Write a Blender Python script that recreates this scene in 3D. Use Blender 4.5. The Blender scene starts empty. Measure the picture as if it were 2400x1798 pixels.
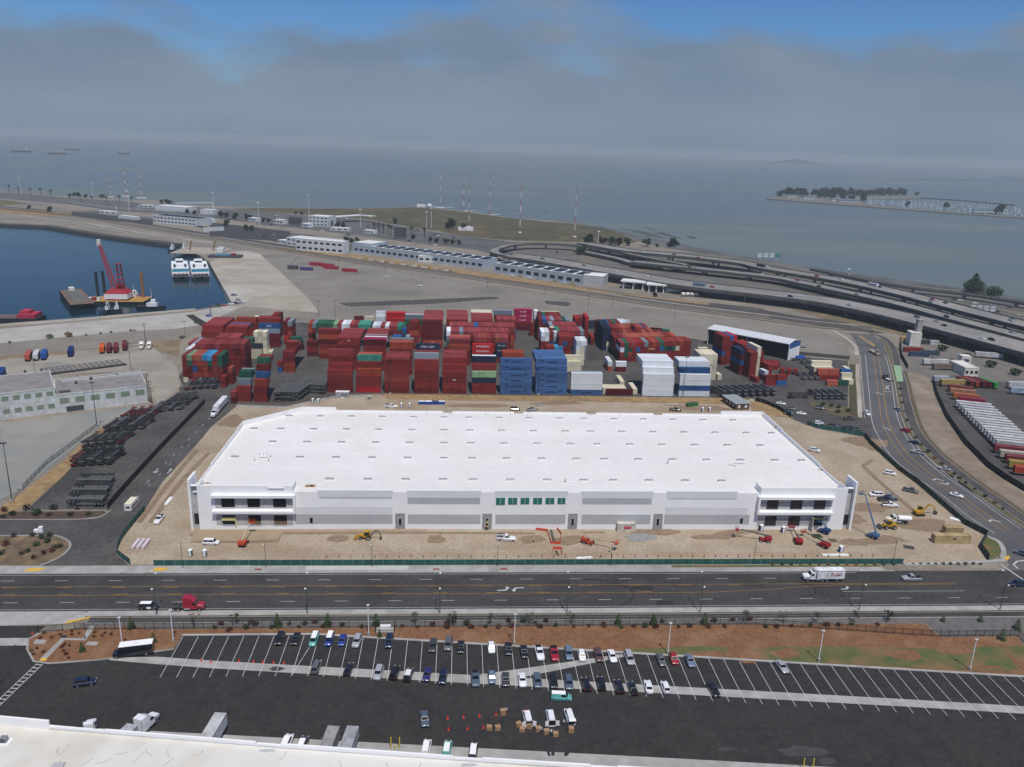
import bpy, math, random
from mathutils import Vector, Matrix
R = math.radians
random.seed(7)
S = bpy.context.scene
COL = S.collection
# ---------------- camera (drone at 122 m) ----------------
F_PX, TH, RO, PS, HC = 1885.0, 0.2880573, -0.0328552, 0.0704636, 122.0
_w = Vector((math.sin(PS)*math.cos(TH), math.cos(PS)*math.cos(TH), -math.sin(TH)))
_r0 = Vector((math.cos(PS), -math.sin(PS), 0)); _d0 = _w.cross(_r0)
_r = math.cos(RO)*_r0 + math.sin(RO)*_d0
_d = -math.sin(RO)*_r0 + math.cos(RO)*_d0
cam = bpy.data.cameras.new('camera'); camo = bpy.data.objects.new('camera', cam); COL.objects.link(camo)
cam.sensor_fit = 'HORIZONTAL'; cam.sensor_width = 36; cam.lens = F_PX/2400*36
cam.clip_start = 1; cam.clip_end = 60000
camo.matrix_world = Matrix(((_r.x, -_d.x, -_w.x, 0), (_r.y, -_d.y, -_w.y, 0), (_r.z, -_d.z, -_w.z, HC), (0, 0, 0, 1)))
S.camera = camo
# ---------------- world, sun, exposure ----------------
SUN = Vector((1.0, -4.1, 8.95)).normalized()          # towards the sun
W = bpy.data.worlds.new('World'); S.world = W; W.use_nodes = True
nt = W.node_tree; nt.nodes.clear()
def N(t, typ, **kw):
    n = t.nodes.new(typ)
    for k, v in kw.items(): setattr(n, k, v)
    return n
def L(t, a, b): t.links.new(a, b)
def math_(t, op, a, b=None, clamp=False):
    n = N(t, 'ShaderNodeMath', operation=op, use_clamp=clamp)
    for i, x in enumerate((a, b)):
        if x is None: continue
        if isinstance(x, (int, float)): n.inputs[i].default_value = x
        else: L(t, x, n.inputs[i])
    return n.outputs[0]
def ramp(t, fac, stops, interp='LINEAR'):
    n = N(t, 'ShaderNodeValToRGB'); cr = n.color_ramp; cr.interpolation = interp
    while len(cr.elements) > 1: cr.elements.remove(cr.elements[-1])
    for i, (p, c) in enumerate(stops):
        e = cr.elements[0] if i == 0 else cr.elements.new(p)
        e.position = p; e.color = (*c, 1) if len(c) == 3 else c
    L(t, fac, n.inputs[0]); return n.outputs[0]
def mix(t, fac, a, b, typ='MIX'):
    n = N(t, 'ShaderNodeMix', data_type='RGBA', blend_type=typ)
    for sock, x in ((n.inputs[0], fac), (n.inputs[6], a), (n.inputs[7], b)):
        if isinstance(x, (int, float)): sock.default_value = x
        elif isinstance(x, tuple): sock.default_value = (*x, 1)
        else: L(t, x, sock)
    return n.outputs[2]
out = N(nt, 'ShaderNodeOutputWorld'); bg = N(nt, 'ShaderNodeBackground'); bg.inputs[1].default_value = 1.0
sky = N(nt, 'ShaderNodeTexSky', sky_type='NISHITA', sun_disc=False)
sky.sun_elevation = math.asin(SUN.z); sky.sun_rotation = math.atan2(SUN.x, SUN.y)
sky.altitude = 20; sky.air_density = 1.0; sky.dust_density = 0.0; sky.ozone_density = 3.5
sk = N(nt, 'ShaderNodeVectorMath', operation='SCALE'); sk.inputs['Scale'].default_value = 0.085
L(nt, mix(nt, 1.0, sky.outputs[0], (.45, .68, .98), 'MULTIPLY'), sk.inputs[0])
geo = N(nt, 'ShaderNodeTexCoord'); sep = N(nt, 'ShaderNodeSeparateXYZ'); L(nt, geo.outputs['Generated'], sep.inputs[0])
mp = N(nt, 'ShaderNodeMapping'); mp.inputs['Scale'].default_value = (2.6, 2.6, 7); L(nt, geo.outputs['Generated'], mp.inputs[0])
n1 = N(nt, 'ShaderNodeTexNoise'); n1.inputs['Scale'].default_value = 1.7; n1.inputs['Detail'].default_value = 7; n1.inputs['Roughness'].default_value = 0.5
L(nt, mp.outputs[0], n1.inputs['Vector'])
zz = math_(nt, 'ADD', sep.outputs[2], math_(nt, 'MULTIPLY', math_(nt, 'SUBTRACT', n1.outputs['Fac'], 0.5), -0.30))
mask = ramp(nt, zz, [(0.0, (1,)*3), (0.095, (1,)*3), (0.115, (0.6,)*3), (0.145, (0,)*3)])
n2 = N(nt, 'ShaderNodeTexNoise'); n2.inputs['Scale'].default_value = 2.4; n2.inputs['Detail'].default_value = 5; L(nt, mp.outputs[0], n2.inputs['Vector'])
cl = ramp(nt, sep.outputs[2], [(0.0, (.20, .26, .325)), (0.03, (.22, .285, .365)), (0.06, (.20, .265, .36)), (0.10, (.175, .24, .335)), (0.18, (.17, .24, .35))])
cl = mix(nt, ramp(nt, n2.outputs['Fac'], [(0.40, (0,)*3), (0.8, (.75,)*3)]), cl, (.26, .325, .41))
L(nt, mix(nt, mask, sk.outputs[0], cl), bg.inputs[0]); L(nt, bg.outputs[0], out.inputs[0])
sl = bpy.data.lights.new('sun', 'SUN'); sl.energy = 3.65; sl.angle = R(0.53); sl.color = (1, .95, .875)
so = bpy.data.objects.new('sun', sl); COL.objects.link(so); so.location = (60, -250, 500)
so.rotation_euler = SUN.to_track_quat('Z', 'Y').to_euler()
S.view_settings.view_transform = 'Standard'; S.view_settings.look = 'None'
S.view_settings.exposure = 0.0; S.view_settings.gamma = 1.0; S.view_settings.use_curve_mapping = False
S.cycles.max_bounces = 5; S.cycles.volume_bounces = 0
# ---------------- photo pixel -> place on the ground (or a height) ----------------
def G(u, v, z=0.0):
    q = _r*((u-1200)/F_PX) + _d*((v-899)/F_PX) + _w
    t = (z-HC)/q.z
    return Vector((q.x*t, q.y*t))
def zoom(ox, oy, k=3.6817):
    return lambda x, y, z=0.0: G(ox+x/k, oy+y/k, z)
a0, a1, a2, a3 = (zoom(x, 380) for x in (0, 600, 1200, 1800))
b0, b1, b2, b3, b4 = zoom(0, 700), zoom(400, 680), zoom(900, 680), zoom(1300, 680), zoom(1800, 680)
c0, c1, c2, c3, c4 = (zoom(x, 1000) for x in (0, 400, 900, 1300, 1800))
d0, d1, d2, d3, d4 = (zoom(x, 1348) for x in (0, 500, 1000, 1500, 1900))
e1, e2, e3, e4, e5 = (zoom(x, 710, 6.903) for x in (400, 660, 940, 1220, 1420)); e6 = zoom(1640, 740, 6.903)
# ---------------- helpers ----------------
class MB:
    def __init__(s): s.v = []; s.f = []; s.m = []
    def add(s, vs, fs, mi=0):
        o = len(s.v); s.v += [tuple(p) for p in vs]
        for f in fs: s.f.append(tuple(i+o for i in f)); s.m.append(mi)
        return s
    def box(s, x0, x1, y0, y1, z0, z1, mi=0):
        return s.add([(x0, y0, z0), (x1, y0, z0), (x1, y1, z0), (x0, y1, z0), (x0, y0, z1), (x1, y0, z1), (x1, y1, z1), (x0, y1, z1)],
                     [(0, 3, 2, 1), (4, 5, 6, 7), (0, 1, 5, 4), (1, 2, 6, 5), (2, 3, 7, 6), (3, 0, 4, 7)], mi)
    def frus(s, b, t, mi=0):      # b, t: (x0,x1,y0,y1,z)
        x0, x1, y0, y1, z0 = b; X0, X1, Y0, Y1, z1 = t
        return s.add([(x0, y0, z0), (x1, y0, z0), (x1, y1, z0), (x0, y1, z0), (X0, Y0, z1), (X1, Y0, z1), (X1, Y1, z1), (X0, Y1, z1)],
                     [(0, 3, 2, 1), (4, 5, 6, 7), (0, 1, 5, 4), (1, 2, 6, 5), (2, 3, 7, 6), (3, 0, 4, 7)], mi)
    def prism(s, pts, z0, z1, mi=0):
        n = len(pts)
        if sum(pts[i][0]*pts[(i+1) % n][1]-pts[(i+1) % n][0]*pts[i][1] for i in range(n)) < 0: pts = pts[::-1]
        vs = [(p[0], p[1], z0) for p in pts]+[(p[0], p[1], z1) for p in pts]
        return s.add(vs, [tuple(range(n-1, -1, -1)), tuple(range(n, 2*n))]+[(i, (i+1) % n, n+(i+1) % n, n+i) for i in range(n)], mi)
    def xprism(s, pts, y0, y1, mi=0):   # side profile (x,z) extruded along y
        n = len(pts)
        if sum(pts[i][0]*pts[(i+1) % n][1]-pts[(i+1) % n][0]*pts[i][1] for i in range(n)) < 0: pts = pts[::-1]
        vs = [(p[0], y0, p[1]) for p in pts]+[(p[0], y1, p[1]) for p in pts]
        return s.add(vs, [tuple(range(n)), tuple(range(2*n-1, n-1, -1))]+[((i+1) % n, i, n+i, n+(i+1) % n) for i in range(n)], mi)
    def cyl(s, p0, p1, r0, r1=None, n=8, mi=0):
        r1 = r0 if r1 is None else r1
        a = Vector(p0); b = Vector(p1); d = (b-a).normalized()
        x = d.orthogonal().normalized(); y = d.cross(x)
        vs = []
        for p, r in ((a, r0), (b, r1)):
            for i in range(n):
                t = 2*math.pi*i/n; vs.append(p+(x*math.cos(t)+y*math.sin(t))*r)
        return s.add(vs, [(i, (i+1) % n, n+(i+1) % n, n+i) for i in range(n)]+[tuple(range(n-1, -1, -1)), tuple(range(n, 2*n))], mi)
    def bar(s, p0, p1, w, h=None, mi=0):
        h = h or w; a = Vector(p0); b = Vector(p1); d = (b-a).normalized()
        up = Vector((0, 0, 1)) if abs(d.z) < .95 else Vector((1, 0, 0))
        x = d.cross(up).normalized()*(w/2); y = x.cross(d).normalized()*(h/2)
        vs = [p+q for p in (a, b) for q in (-x-y, x-y, x+y, -x+y)]
        return s.add(vs, [(0, 1, 2, 3), (7, 6, 5, 4), (4, 5, 1, 0), (5, 6, 2, 1), (6, 7, 3, 2), (7, 4, 0, 3)], mi)
    def loft(s, secs, mi=0, cap=True):
        n = len(secs[0]); o = [p for q in secs for p in q]; fs = []
        for j in range(len(secs)-1):
            for i in range(n):
                fs.append((j*n+i, j*n+(i+1) % n, (j+1)*n+(i+1) % n, (j+1)*n+i))
        if cap: fs += [tuple(range(n-1, -1, -1)), tuple(range((len(secs)-1)*n, len(secs)*n))]
        return s.add(o, fs, mi)
    def ball(s, c, r, mi=0, sz=1.0, n=6):
        secs = []
        for j in range(5):
            t = -math.pi/2+math.pi*(j+.35)/4.7
            secs.append([(c[0]+r*math.cos(t)*math.cos(2*math.pi*i/n), c[1]+r*math.cos(t)*math.sin(2*math.pi*i/n), c[2]+r*sz*math.sin(t)) for i in range(n)])
        return s.loft(secs, mi)
    def mesh(s, name, mats, smooth=None):
        me = bpy.data.meshes.new(name); me.from_pydata(s.v, [], s.f)
        for m in (mats if isinstance(mats, (list, tuple)) else [mats]): me.materials.append(m)
        if any(s.m): me.polygons.foreach_set('material_index', s.m)
        if smooth:
            me.shade_smooth(); me.set_sharp_from_angle(angle=R(smooth))
        me.update(); return me
def B(*a, mi=0): return MB().box(*a, mi=mi)
def tag(o, label=None, cat=None, group=None, kind=None):
    if label: o['label'] = label
    if cat: o['category'] = cat
    if group: o['group'] = group
    if kind: o['kind'] = kind
    return o
def ob(name, me, parent=None, loc=None, rz=0, color=None):
    o = bpy.data.objects.new(name, me); COL.objects.link(o)
    if parent is not None: o.parent = parent
    if loc is not None: o.location = loc if len(loc) == 3 else (loc[0], loc[1], 0)
    if rz: o.rotation_euler = (0, 0, rz)
    if color: o.color = (*color, 1)
    return o
def thing(name, label, cat, loc, rz=0, group=None):
    return tag(ob(name, None, None, loc, rz), label, cat, group)
class T:     # template of a part: mesh, place, sub-parts
    def __init__(s, name, me, loc=(0, 0, 0), rz=0, kids=(), color=None): s.name, s.me, s.loc, s.rz, s.kids, s.color = name, me, loc, rz, kids, color
def grow(t, parent, color):
    o = ob(t.name, t.me, parent, t.loc, t.rz, t.color or color)
    for k in t.kids: grow(k, o, color)
    return o
def spawn(parts, name, label, cat, loc, rz=0, group=None, color=None, rot=None):
    r = thing(name, label, cat, loc, rz, group)
    if rot: r.rotation_euler = rot
    if color: r.color = (*color, 1)
    for p in parts: grow(p, r, color)
    return r
# ---------------- materials ----------------
def M(name, c, c2=None, sc=1.0, rough=.85, metal=0.0, c3=None, sc3=.05, bump=0, bsc=8, objc=False, spec=.3, lo=.38, hi=.62, stretch=None, coat=0, fine=0, fsc=1.3):
    m = bpy.data.materials.new(name); m.use_nodes = True; t = m.node_tree; t.nodes.clear()
    o = N(t, 'ShaderNodeOutputMaterial'); p = N(t, 'ShaderNodeBsdfPrincipled'); L(t, p.outputs[0], o.inputs[0])
    p.inputs['Roughness'].default_value = rough; p.inputs['Metallic'].default_value = metal
    p.inputs['Specular IOR Level'].default_value = spec
    if coat: p.inputs['Coat Weight'].default_value = coat; p.inputs['Coat Roughness'].default_value = .06
    tc = N(t, 'ShaderNodeNewGeometry').outputs['Position']
    def nz(s, det=5, st=None):
        n = N(t, 'ShaderNodeTexNoise'); n.inputs['Scale'].default_value = s; n.inputs['Detail'].default_value = det
        if st:
            mpp = N(t, 'ShaderNodeMapping'); mpp.inputs['Scale'].default_value = st; L(t, tc, mpp.inputs[0]); L(t, mpp.outputs[0], n.inputs['Vector'])
        else: L(t, tc, n.inputs['Vector'])
        return n.outputs['Fac']
    base = tuple(c)
    if objc: base = N(t, 'ShaderNodeObjectInfo').outputs['Color']
    if c2 is not None:
        f = ramp(t, nz(sc, 6, stretch), [(lo, (0,)*3), (hi, (1,)*3)])
        if objc: base = mix(t, f, base, mix(t, 1.0, base, tuple(c2), 'MULTIPLY'))
        else: base = mix(t, f, base, tuple(c2))
    if c3 is not None:
        f = ramp(t, nz(sc3, 4), [(.5, (0,)*3), (.66, (1,)*3)])
        base = mix(t, f, base, tuple(c3))
    if fine:
        f = ramp(t, nz(fsc, 8), [(.3, (1-fine,)*3), (.7, (1+fine*.4,)*3)])
        base = mix(t, 1.0, base, f, 'MULTIPLY')
    if isinstance(base, tuple): p.inputs['Base Color'].default_value = (*base, 1)
    else: L(t, base, p.inputs['Base Color'])
    if bump:
        b = N(t, 'ShaderNodeBump'); b.inputs['Strength'].default_value = bump; b.inputs['Distance'].default_value = .3
        L(t, nz(bsc, 3), b.inputs['Height']); L(t, b.outputs[0], p.inputs['Normal'])
    return m
m_land = M('land_ground', (.235, .20, .155), (.30, .26, .205), .05, c3=(.20, .18, .15), sc3=.012, fine=.3, fsc=.6)
m_dirt = M('site_dirt', (.42, .345, .255), (.365, .29, .20), .11, c3=(.33, .255, .17), sc3=.05, bump=.5, bsc=1.5, fine=.22, fsc=.9)
m_dirt_dark = M('dug_dirt', (.27, .195, .125), (.21, .15, .1), .5, bump=.5, bsc=2)
m_road = M('road_asphalt', (.060, .057, .056), (.074, .070, .068), .25, c3=(.050, .048, .047), sc3=.06, stretch=(.25, 1.5, 1), spec=.12, fine=.25, fsc=.8)
m_lot = M('lot_asphalt', (.038, .036, .035), (.046, .044, .0425), .2, c3=(.046, .043, .041), sc3=.05, spec=.1, fine=.25, fsc=.7)
m_yard = M('yard_asphalt', (.082, .076, .072), (.108, .10, .094), .08, c3=(.068, .064, .061), sc3=.03, spec=.12, fine=.3, fsc=.6)
m_conc = M('concrete', (.39, .38, .36), (.33, .32, .30), .3, c3=(.30, .29, .27), sc3=.15)
m_pave = M('pavement_concrete', (.31, .30, .28), (.36, .35, .33), .5, c3=(.26, .25, .23), sc3=.1)
m_oldc = M('weathered_concrete', (.39, .345, .28), (.33, .285, .225), .06, c3=(.44, .41, .36), sc3=.02)
m_paint_w = M('white_paint', (.62, .62, .60), (.45, .45, .44), 1.5, rough=.6)
m_paint_y = M('yellow_paint', (.50, .27, .06), (.36, .20, .06), 1.5, rough=.6)
m_gold = M('tactile_yellow', (.72, .43, .06), (.6, .36, .06), 2)
m_mulch = M('wood_mulch', (.245, .125, .063), (.20, .10, .052), .6, c3=(.27, .155, .085), sc3=.12, bump=.4, bsc=5, spec=.1, fine=.3, fsc=1.6)
m_drygrass = M('dry_grass', (.36, .25, .12), (.27, .17, .075), .35, c3=(.22, .15, .07), sc3=.1, bump=.6, bsc=3)
m_grass = M('green_grass', (.075, .105, .032), (.13, .12, .045), .25, c3=(.20, .125, .055), sc3=.1, bump=.5, bsc=4)
m_marsh = M('marsh_plants', (.085, .082, .046), (.12, .105, .062), .02, c3=(.145, .11, .06), sc3=.008, spec=.05, fine=.3, fsc=.05)
m_mud = M('tidal_mud', (.10, .10, .095), (.14, .14, .135), .03, fine=.3, fsc=.08)
m_rock = M('shore_rock', (.05, .048, .045), (.10, .09, .08), .4, bump=.8, bsc=1)
m_white = M('white_wall', (.87, .865, .855), (.83, .825, .815), .15, rough=.7)
m_roofw = M('white_roof_membrane', (.78, .765, .735), (.72, .707, .68), .035, c3=(.73, .71, .67), sc3=.06, rough=.7, spec=.15, fine=.05, fsc=.5, stretch=(.3, 1.4, 1))
m_lgrey = M('light_grey_wall', (.70, .71, .725), (.67, .68, .695), .3, rough=.75)
m_mgrey = M('grey_wall', (.45, .455, .46), (.42, .425, .43), .3, rough=.8)
m_rgrey = M('raw_concrete_panel', (.48, .475, .46), (.39, .385, .375), .8, rough=.85)
m_glass = M('dark_glass', (.008, .010, .012), rough=.08, spec=.5)
m_hole = M('dark_opening', (.006, .006, .007), rough=.9)
m_black = M('black_metal', (.012, .012, .014), rough=.55)
m_dgrey = M('dark_grey_metal', (.05, .05, .055), (.08, .08, .085), 1, rough=.6)
m_steel = M('grey_steel', (.28, .29, .30), rough=.5, metal=.3)
m_rubber = M('tyre_rubber', (.018, .018, .018), rough=.9)
m_rim = M('wheel_rim', (.45, .45, .46), rough=.35, metal=.6)
m_car = M('car_paint', (1, 1, 1), objc=True, rough=.32, spec=.5, coat=.7)
m_obj = M('painted_metal', (1, 1, 1), (.74, .70, .68), .25, objc=True, rough=.7, spec=.12, lo=.45, hi=.7, fine=.28, fsc=1.1)
m_objm = M('matt_colour', (1, 1, 1), objc=True, rough=.85)
m_lamp = M('lamp_lens', (.75, .74, .7), rough=.2)
m_red = M('red_lens', (.35, .01, .01), rough=.3)
m_green = M('green_screen_mesh', (.018, .085, .072), (.03, .115, .095), .35, rough=.9)
m_teal = M('teal_tarp', (.015, .14, .10), (.025, .19, .14), 2, rough=.8)
m_orange = M('orange_plastic', (.62, .07, .025), rough=.6)
m_wood = M('timber', (.40, .24, .12), (.3, .18, .09), 2)
m_leaf = M('leaves', (.035, .065, .02), (.06, .09, .028), 1.5, rough=.8)
m_leafd = M('dark_leaves', (.02, .036, .018), (.035, .055, .022), .6, rough=.8)
m_shrub = M('red_shrub_leaves', (.11, .03, .025), (.06, .035, .02), 3, rough=.8)
m_bark = M('bark', (.10, .07, .045), rough=.9)
m_card = M('cardboard', (.40, .25, .14), (.34, .2, .11), 3, rough=.9)
m_skin = M('skin', (.42, .25, .17), rough=.6)
LAYER = [0.0]
def sheet(name, pts, mat, z=None, skirt=0.0, kind='structure'):
    if z is None: LAYER[0] += .004; z = .02+LAYER[0]
    pts = [(p[0], p[1]) for p in pts]; n = len(pts)
    if sum(pts[i][0]*pts[(i+1) % n][1]-pts[(i+1) % n][0]*pts[i][1] for i in range(n)) < 0: pts = pts[::-1]
    mb = MB()
    if skirt: mb.prism(pts, z-skirt, z)
    else: mb.add([(x, y, z) for x, y in pts], [tuple(range(n))])
    return tag(ob(name, mb.mesh(name, mat)), kind=kind)
def strip(line, w0, w1=None):           # polyline -> band polygon, offsets w0 (left) .. w1
    w1 = -w0 if w1 is None else w1; Lp, Rp = [], []
    for i, p in enumerate(line):
        a = Vector(line[max(i-1, 0)]); b = Vector(line[min(i+1, len(line)-1)]); d = (b-a).normalized(); nn = Vector((-d.y, d.x))
        Lp.append(Vector(p)+nn*w0); Rp.append(Vector(p)+nn*w1)
    return Lp+Rp[::-1]
def band(mb, line, w0, w1, z, mi=0):    # ribbon of quads at height z (float or list)
    q = strip(line, w0, w1); n = len(line); zs = z if isinstance(z, list) else [z]*n
    mb.add([(p.x, p.y, zs[i]) for i, p in enumerate(q[:n])]+[(p.x, p.y, zs[n-1-i]) for i, p in enumerate(q[n:])],
           [(i+1, i, 2*n-1-i, 2*n-2-i) for i in range(n-1)], mi)
    return mb
def smooth_line(pts, n=6):
    pts = [Vector((p[0], p[1])) for p in pts]; o = []
    P = [pts[0]*2-pts[1]]+pts+[pts[-1]*2-pts[-2]]
    for i in range(1, len(P)-2):
        for k in range(n):
            t = k/n; a, b, c, d = P[i-1:i+3]
            o.append(.5*((2*b)+(c-a)*t+(2*a-5*b+4*c-d)*t*t+(3*b-a-3*c+d)*t**3))
    return o+[pts[-1]]
ORD = ['first', 'second', 'third', 'fourth', 'fifth', 'sixth', 'seventh', 'eighth', 'ninth', 'tenth', 'eleventh', 'twelfth', 'thirteenth', 'fourteenth', 'fifteenth', 'sixteenth', 'seventeenth', 'eighteenth', 'nineteenth', 'twentieth', 'twenty-first', 'twenty-second', 'twenty-third', 'twenty-fourth', 'twenty-fifth']
# ================= setting: water, land, roads =================
def water_mat(name, c, c2, rough, bs, bstr, st, sp=.5):
    m = bpy.data.materials.new(name); m.use_nodes = True; t = m.node_tree; p = t.nodes['Principled BSDF']
    tc = N(t, 'ShaderNodeNewGeometry').outputs['Position']
    mpp = N(t, 'ShaderNodeMapping'); mpp.inputs['Scale'].default_value = st; mpp.inputs['Rotation'].default_value = (0, 0, R(8)); L(t, tc, mpp.inputs[0])
    n = N(t, 'ShaderNodeTexNoise'); n.inputs['Scale'].default_value = 1; n.inputs['Detail'].default_value = 5; L(t, mpp.outputs[0], n.inputs['Vector'])
    L(t, ramp(t, n.outputs['Fac'], [(.36, c), (.62, c2)]), p.inputs['Base Color'])
    L(t, ramp(t, n.outputs['Fac'], [(.40, (rough*.7,)*3), (.60, (rough*1.25,)*3)]), p.inputs['Roughness'])
    p.inputs['IOR'].default_value = 1.33; p.inputs['Specular IOR Level'].default_value = sp
    w = N(t, 'ShaderNodeTexNoise'); w.inputs['Scale'].default_value = bs; w.inputs['Detail'].default_value = 4; L(t, tc, w.inputs['Vector'])
    b = N(t, 'ShaderNodeBump'); b.inputs['Strength'].default_value = bstr; b.inputs['Distance'].default_value = .5
    L(t, w.outputs['Fac'], b.inputs['Height']); L(t, b.outputs[0], p.inputs['Normal'])
    return m
m_bay = water_mat('bay_water', (.085, .112, .110), (.15, .172, .152), .34, .05, .05, (.0008, .0042, 1), .4)
m_harb = water_mat('harbour_water', (.003, .020, .030), (.005, .026, .036), .12, .25, .3, (.01, .02, 1), .22)
WZ = -3.0
sheet('water', [(-15000, 150), (15000, 150), (15000, 15500), (-15000, 15500)], m_bay, z=WZ)
harb = [G(0, 523), G(117, 530), G(244, 552), G(391, 565), G(424, 570), G(489, 613), G(545, 712), G(462, 726), G(272, 739), G(62, 754), G(0, 759)]
far = lambda p, q, x: Vector((x, p.y+(q.y-p.y)*(x-p.x)/(q.x-p.x)))
harb_s = [(-1600, far(harb[0], harb[1], -1600).y+60)]+harb+[(-1600, 420)]
sheet('harbour_water', [(p[0]*1.0, p[1]+(-6 if i > 6 else 6)) for i, p in enumerate(harb_s)], m_harb, z=WZ+.03)
bay = [(2500, 620), G(2400, 706), G(2251, 682), G(2096, 665), G(1909, 634), G(1800, 613), G(1690, 601), G(1569, 583), G(1496, 566), G(1471, 554),
       G(1430, 545), G(1349, 523), G(1280, 517), G(1200, 511), G(1090, 494), G(975, 485), G(817, 488.6), G(600, 486), G(402, 478), G(361, 469), G(330, 470), G(147, 460), G(0, 447), (-1700, 2050)]
land = [(-1700, -250), (2500, -250)]+bay+[(-1700, 1330), (-1600, 1290)]+harb+[(-1600, 440), (-1700, 440)]
sheet('land', land, m_land, z=0.0, skirt=4.5)
# mudflat just off the freeway shore, and marsh
sheet('mudflat', [G(2400, 700), G(2400, 692), G(2250, 668), G(2060, 643), G(1930, 625), G(1800, 605), G(1620, 572), G(1540, 556), G(1440, 535), G(1330, 514), G(1260, 512),
                  G(1349, 523), G(1430, 546), G(1480, 558), G(1569, 584), G(1690, 603), G(1800, 615), G(1909, 636), G(2096, 667), G(2251, 684)], m_mud, z=WZ+.12)
def blob(c, rx, ry, a=0, n=14, jit=.25):
    return [(c[0]+math.cos(a)*rx*math.cos(t)*j-math.sin(a)*ry*math.sin(t)*j, c[1]+math.sin(a)*rx*math.cos(t)*j+math.cos(a)*ry*math.sin(t)*j)
            for t, j in ((2*math.pi*i/n, 1+random.uniform(-jit, jit)) for i in range(n))]
for i, (x0, y0, x1, y1) in enumerate([(730, 543, 860, 578), (860, 565, 960, 600), (950, 560, 1160, 600), (1030, 570, 1260, 615), (1130, 548, 1240, 568), (1050, 590, 1300, 632),
                                      (1260, 590, 1440, 640), (1150, 622, 1380, 645), (400, 525, 560, 535), (530, 545, 690, 575), (0, 395, 38, 398), (250, 415, 318, 420), (1520, 622, 1580, 642)]):
    p, q = a2(x0, y0), a2(x1, y1)
    sheet('mud_bank', strip([p, p.lerp(q, .35)+Vector((0, 5)), p.lerp(q, .7)-Vector((0, 4)), q], 5, -5), m_mud if i % 3 else m_rock, z=WZ+.2+.01*i)
sheet('marsh', [a1(-250, 410), a1(0, 396), a1(800, 402), a1(1380, 390), a1(1560, 402), a1(2209, 484), a2(300, 515), a2(560, 535), a2(860, 590), a2(1000, 645), a2(1085, 690), a2(900, 715),
                a2(600, 690), a2(0, 678), a1(1800, 640), a1(1550, 592), a1(1300, 562), a1(1000, 500), a1(600, 460), a1(200, 440)], m_marsh)
m_fwy = M('freeway_asphalt', (.105, .103, .10), (.135, .13, .125), .05, c3=(.088, .086, .084), sc3=.02, spec=.1)
sheet('freeway', [a0(-900, 215), a0(0, 262), a0(300, 280), a0(540, 305), a0(1000, 335), a0(1330, 365), a0(1480, 378), a0(2209, 420), a1(450, 462), a1(1000, 508), a1(1300, 566), a1(1700, 625), a1(2209, 690),
                  a2(0, 690), a2(560, 705), a2(1000, 800), a2(1500, 1000), a2(1000, 960), a2(400, 850), a2(0, 790), a1(2209, 850), a1(1900, 760), a1(1300, 690), a1(800, 622), a1(300, 565), a1(0, 540), a0(2209, 525), a0(1500, 450),
                  a0(1000, 425), a0(600, 365), a0(0, 318), a0(-900, 262)], m_fwy)
sheet('service_road', [a0(620, 430), a0(1000, 460), a0(1320, 500), a0(2209, 640), a1(270, 720), a1(800, 800), a1(850, 720), a1(450, 620), a1(0, 600), a0(1700, 560), a0(1300, 480), a0(800, 420)], m_fwy)
sheet('freeway_lanes', [a2(540, 712), a2(1000, 752), a2(1569, 782), a2(2209, 858), a3(400, 942), a3(1090, 1058), a3(1660, 1118), a3(2500, 1240), a3(2500, 1660), a3(1700, 1480), a3(900, 1310), a3(0, 1150), a2(1500, 1060), a2(900, 960), a2(400, 880), a2(0, 810), a2(0, 720)], M('freeway_ground', (.12, .112, .10), (.16, .145, .12), .03, c3=(.18, .15, .10), sc3=.015))
for _o in (.2, .5, .8):
    sheet('freeway_lane', strip([a3(1100, 1080).lerp(a3(1100, 1130), _o), a3(1700, 1150).lerp(a3(1700, 1260), _o), a3(2500, 1260).lerp(a3(2500, 1420), _o)], 5), m_fwy)
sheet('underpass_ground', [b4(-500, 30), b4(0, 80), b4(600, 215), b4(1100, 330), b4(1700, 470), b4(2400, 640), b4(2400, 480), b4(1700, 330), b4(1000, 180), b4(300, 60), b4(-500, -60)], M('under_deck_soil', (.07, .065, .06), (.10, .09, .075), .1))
for ln_, wd_, mt_ in (([a0(-200, 312), a0(0, 318), a0(400, 355), a0(800, 400), a0(1320, 470)], 1.6, m_conc), ([a0(600, 345), a0(800, 372), a0(1000, 395), a0(1500, 430)], 1.5, m_conc), ([a0(170, 458), a0(300, 480), a0(700, 520), a0(1200, 610), a0(1830, 700)], 3.0, m_oldc), ([a0(250, 490), a0(700, 545), a0(1200, 630), a0(1760, 706)], 1.5, m_pave), ([a1(200, 448), a1(700, 470), a1(1000, 510), a1(1300, 560)], 1.5, m_conc)):
    sheet('barrier_line', strip(ln_, wd_), mt_, z=.5, skirt=.45)
for _i in range(4):
    sheet('freeway_line', strip([a0(-300, 250+_i*12), a0(300, 288+_i*14), a0(1000, 345+_i*18), a0(2209, 430+_i*22), a1(800, 555+_i*14), a1(1700, 650+_i*10)], .35), m_pave, z=.2+.005*_i)
sheet('grass_verge', [a0(-200, 330), a0(0, 325), a0(250, 355), a0(0, 375), a0(-200, 370)], m_grass, z=.2); sheet('dry_verge_far', [a0(0, 400), a0(500, 430), a0(640, 450), a0(500, 470), a0(0, 430)], m_drygrass, z=.2)
sheet('car_park', [a0(620, 425), a0(1320, 500), a0(1320, 540), a0(900, 500), a0(620, 460)], m_road, z=.2); sheet('car_park', [a1(-400, 520), a1(300, 600), a1(270, 690), a1(-400, 640)], m_road, z=.2)
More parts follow.
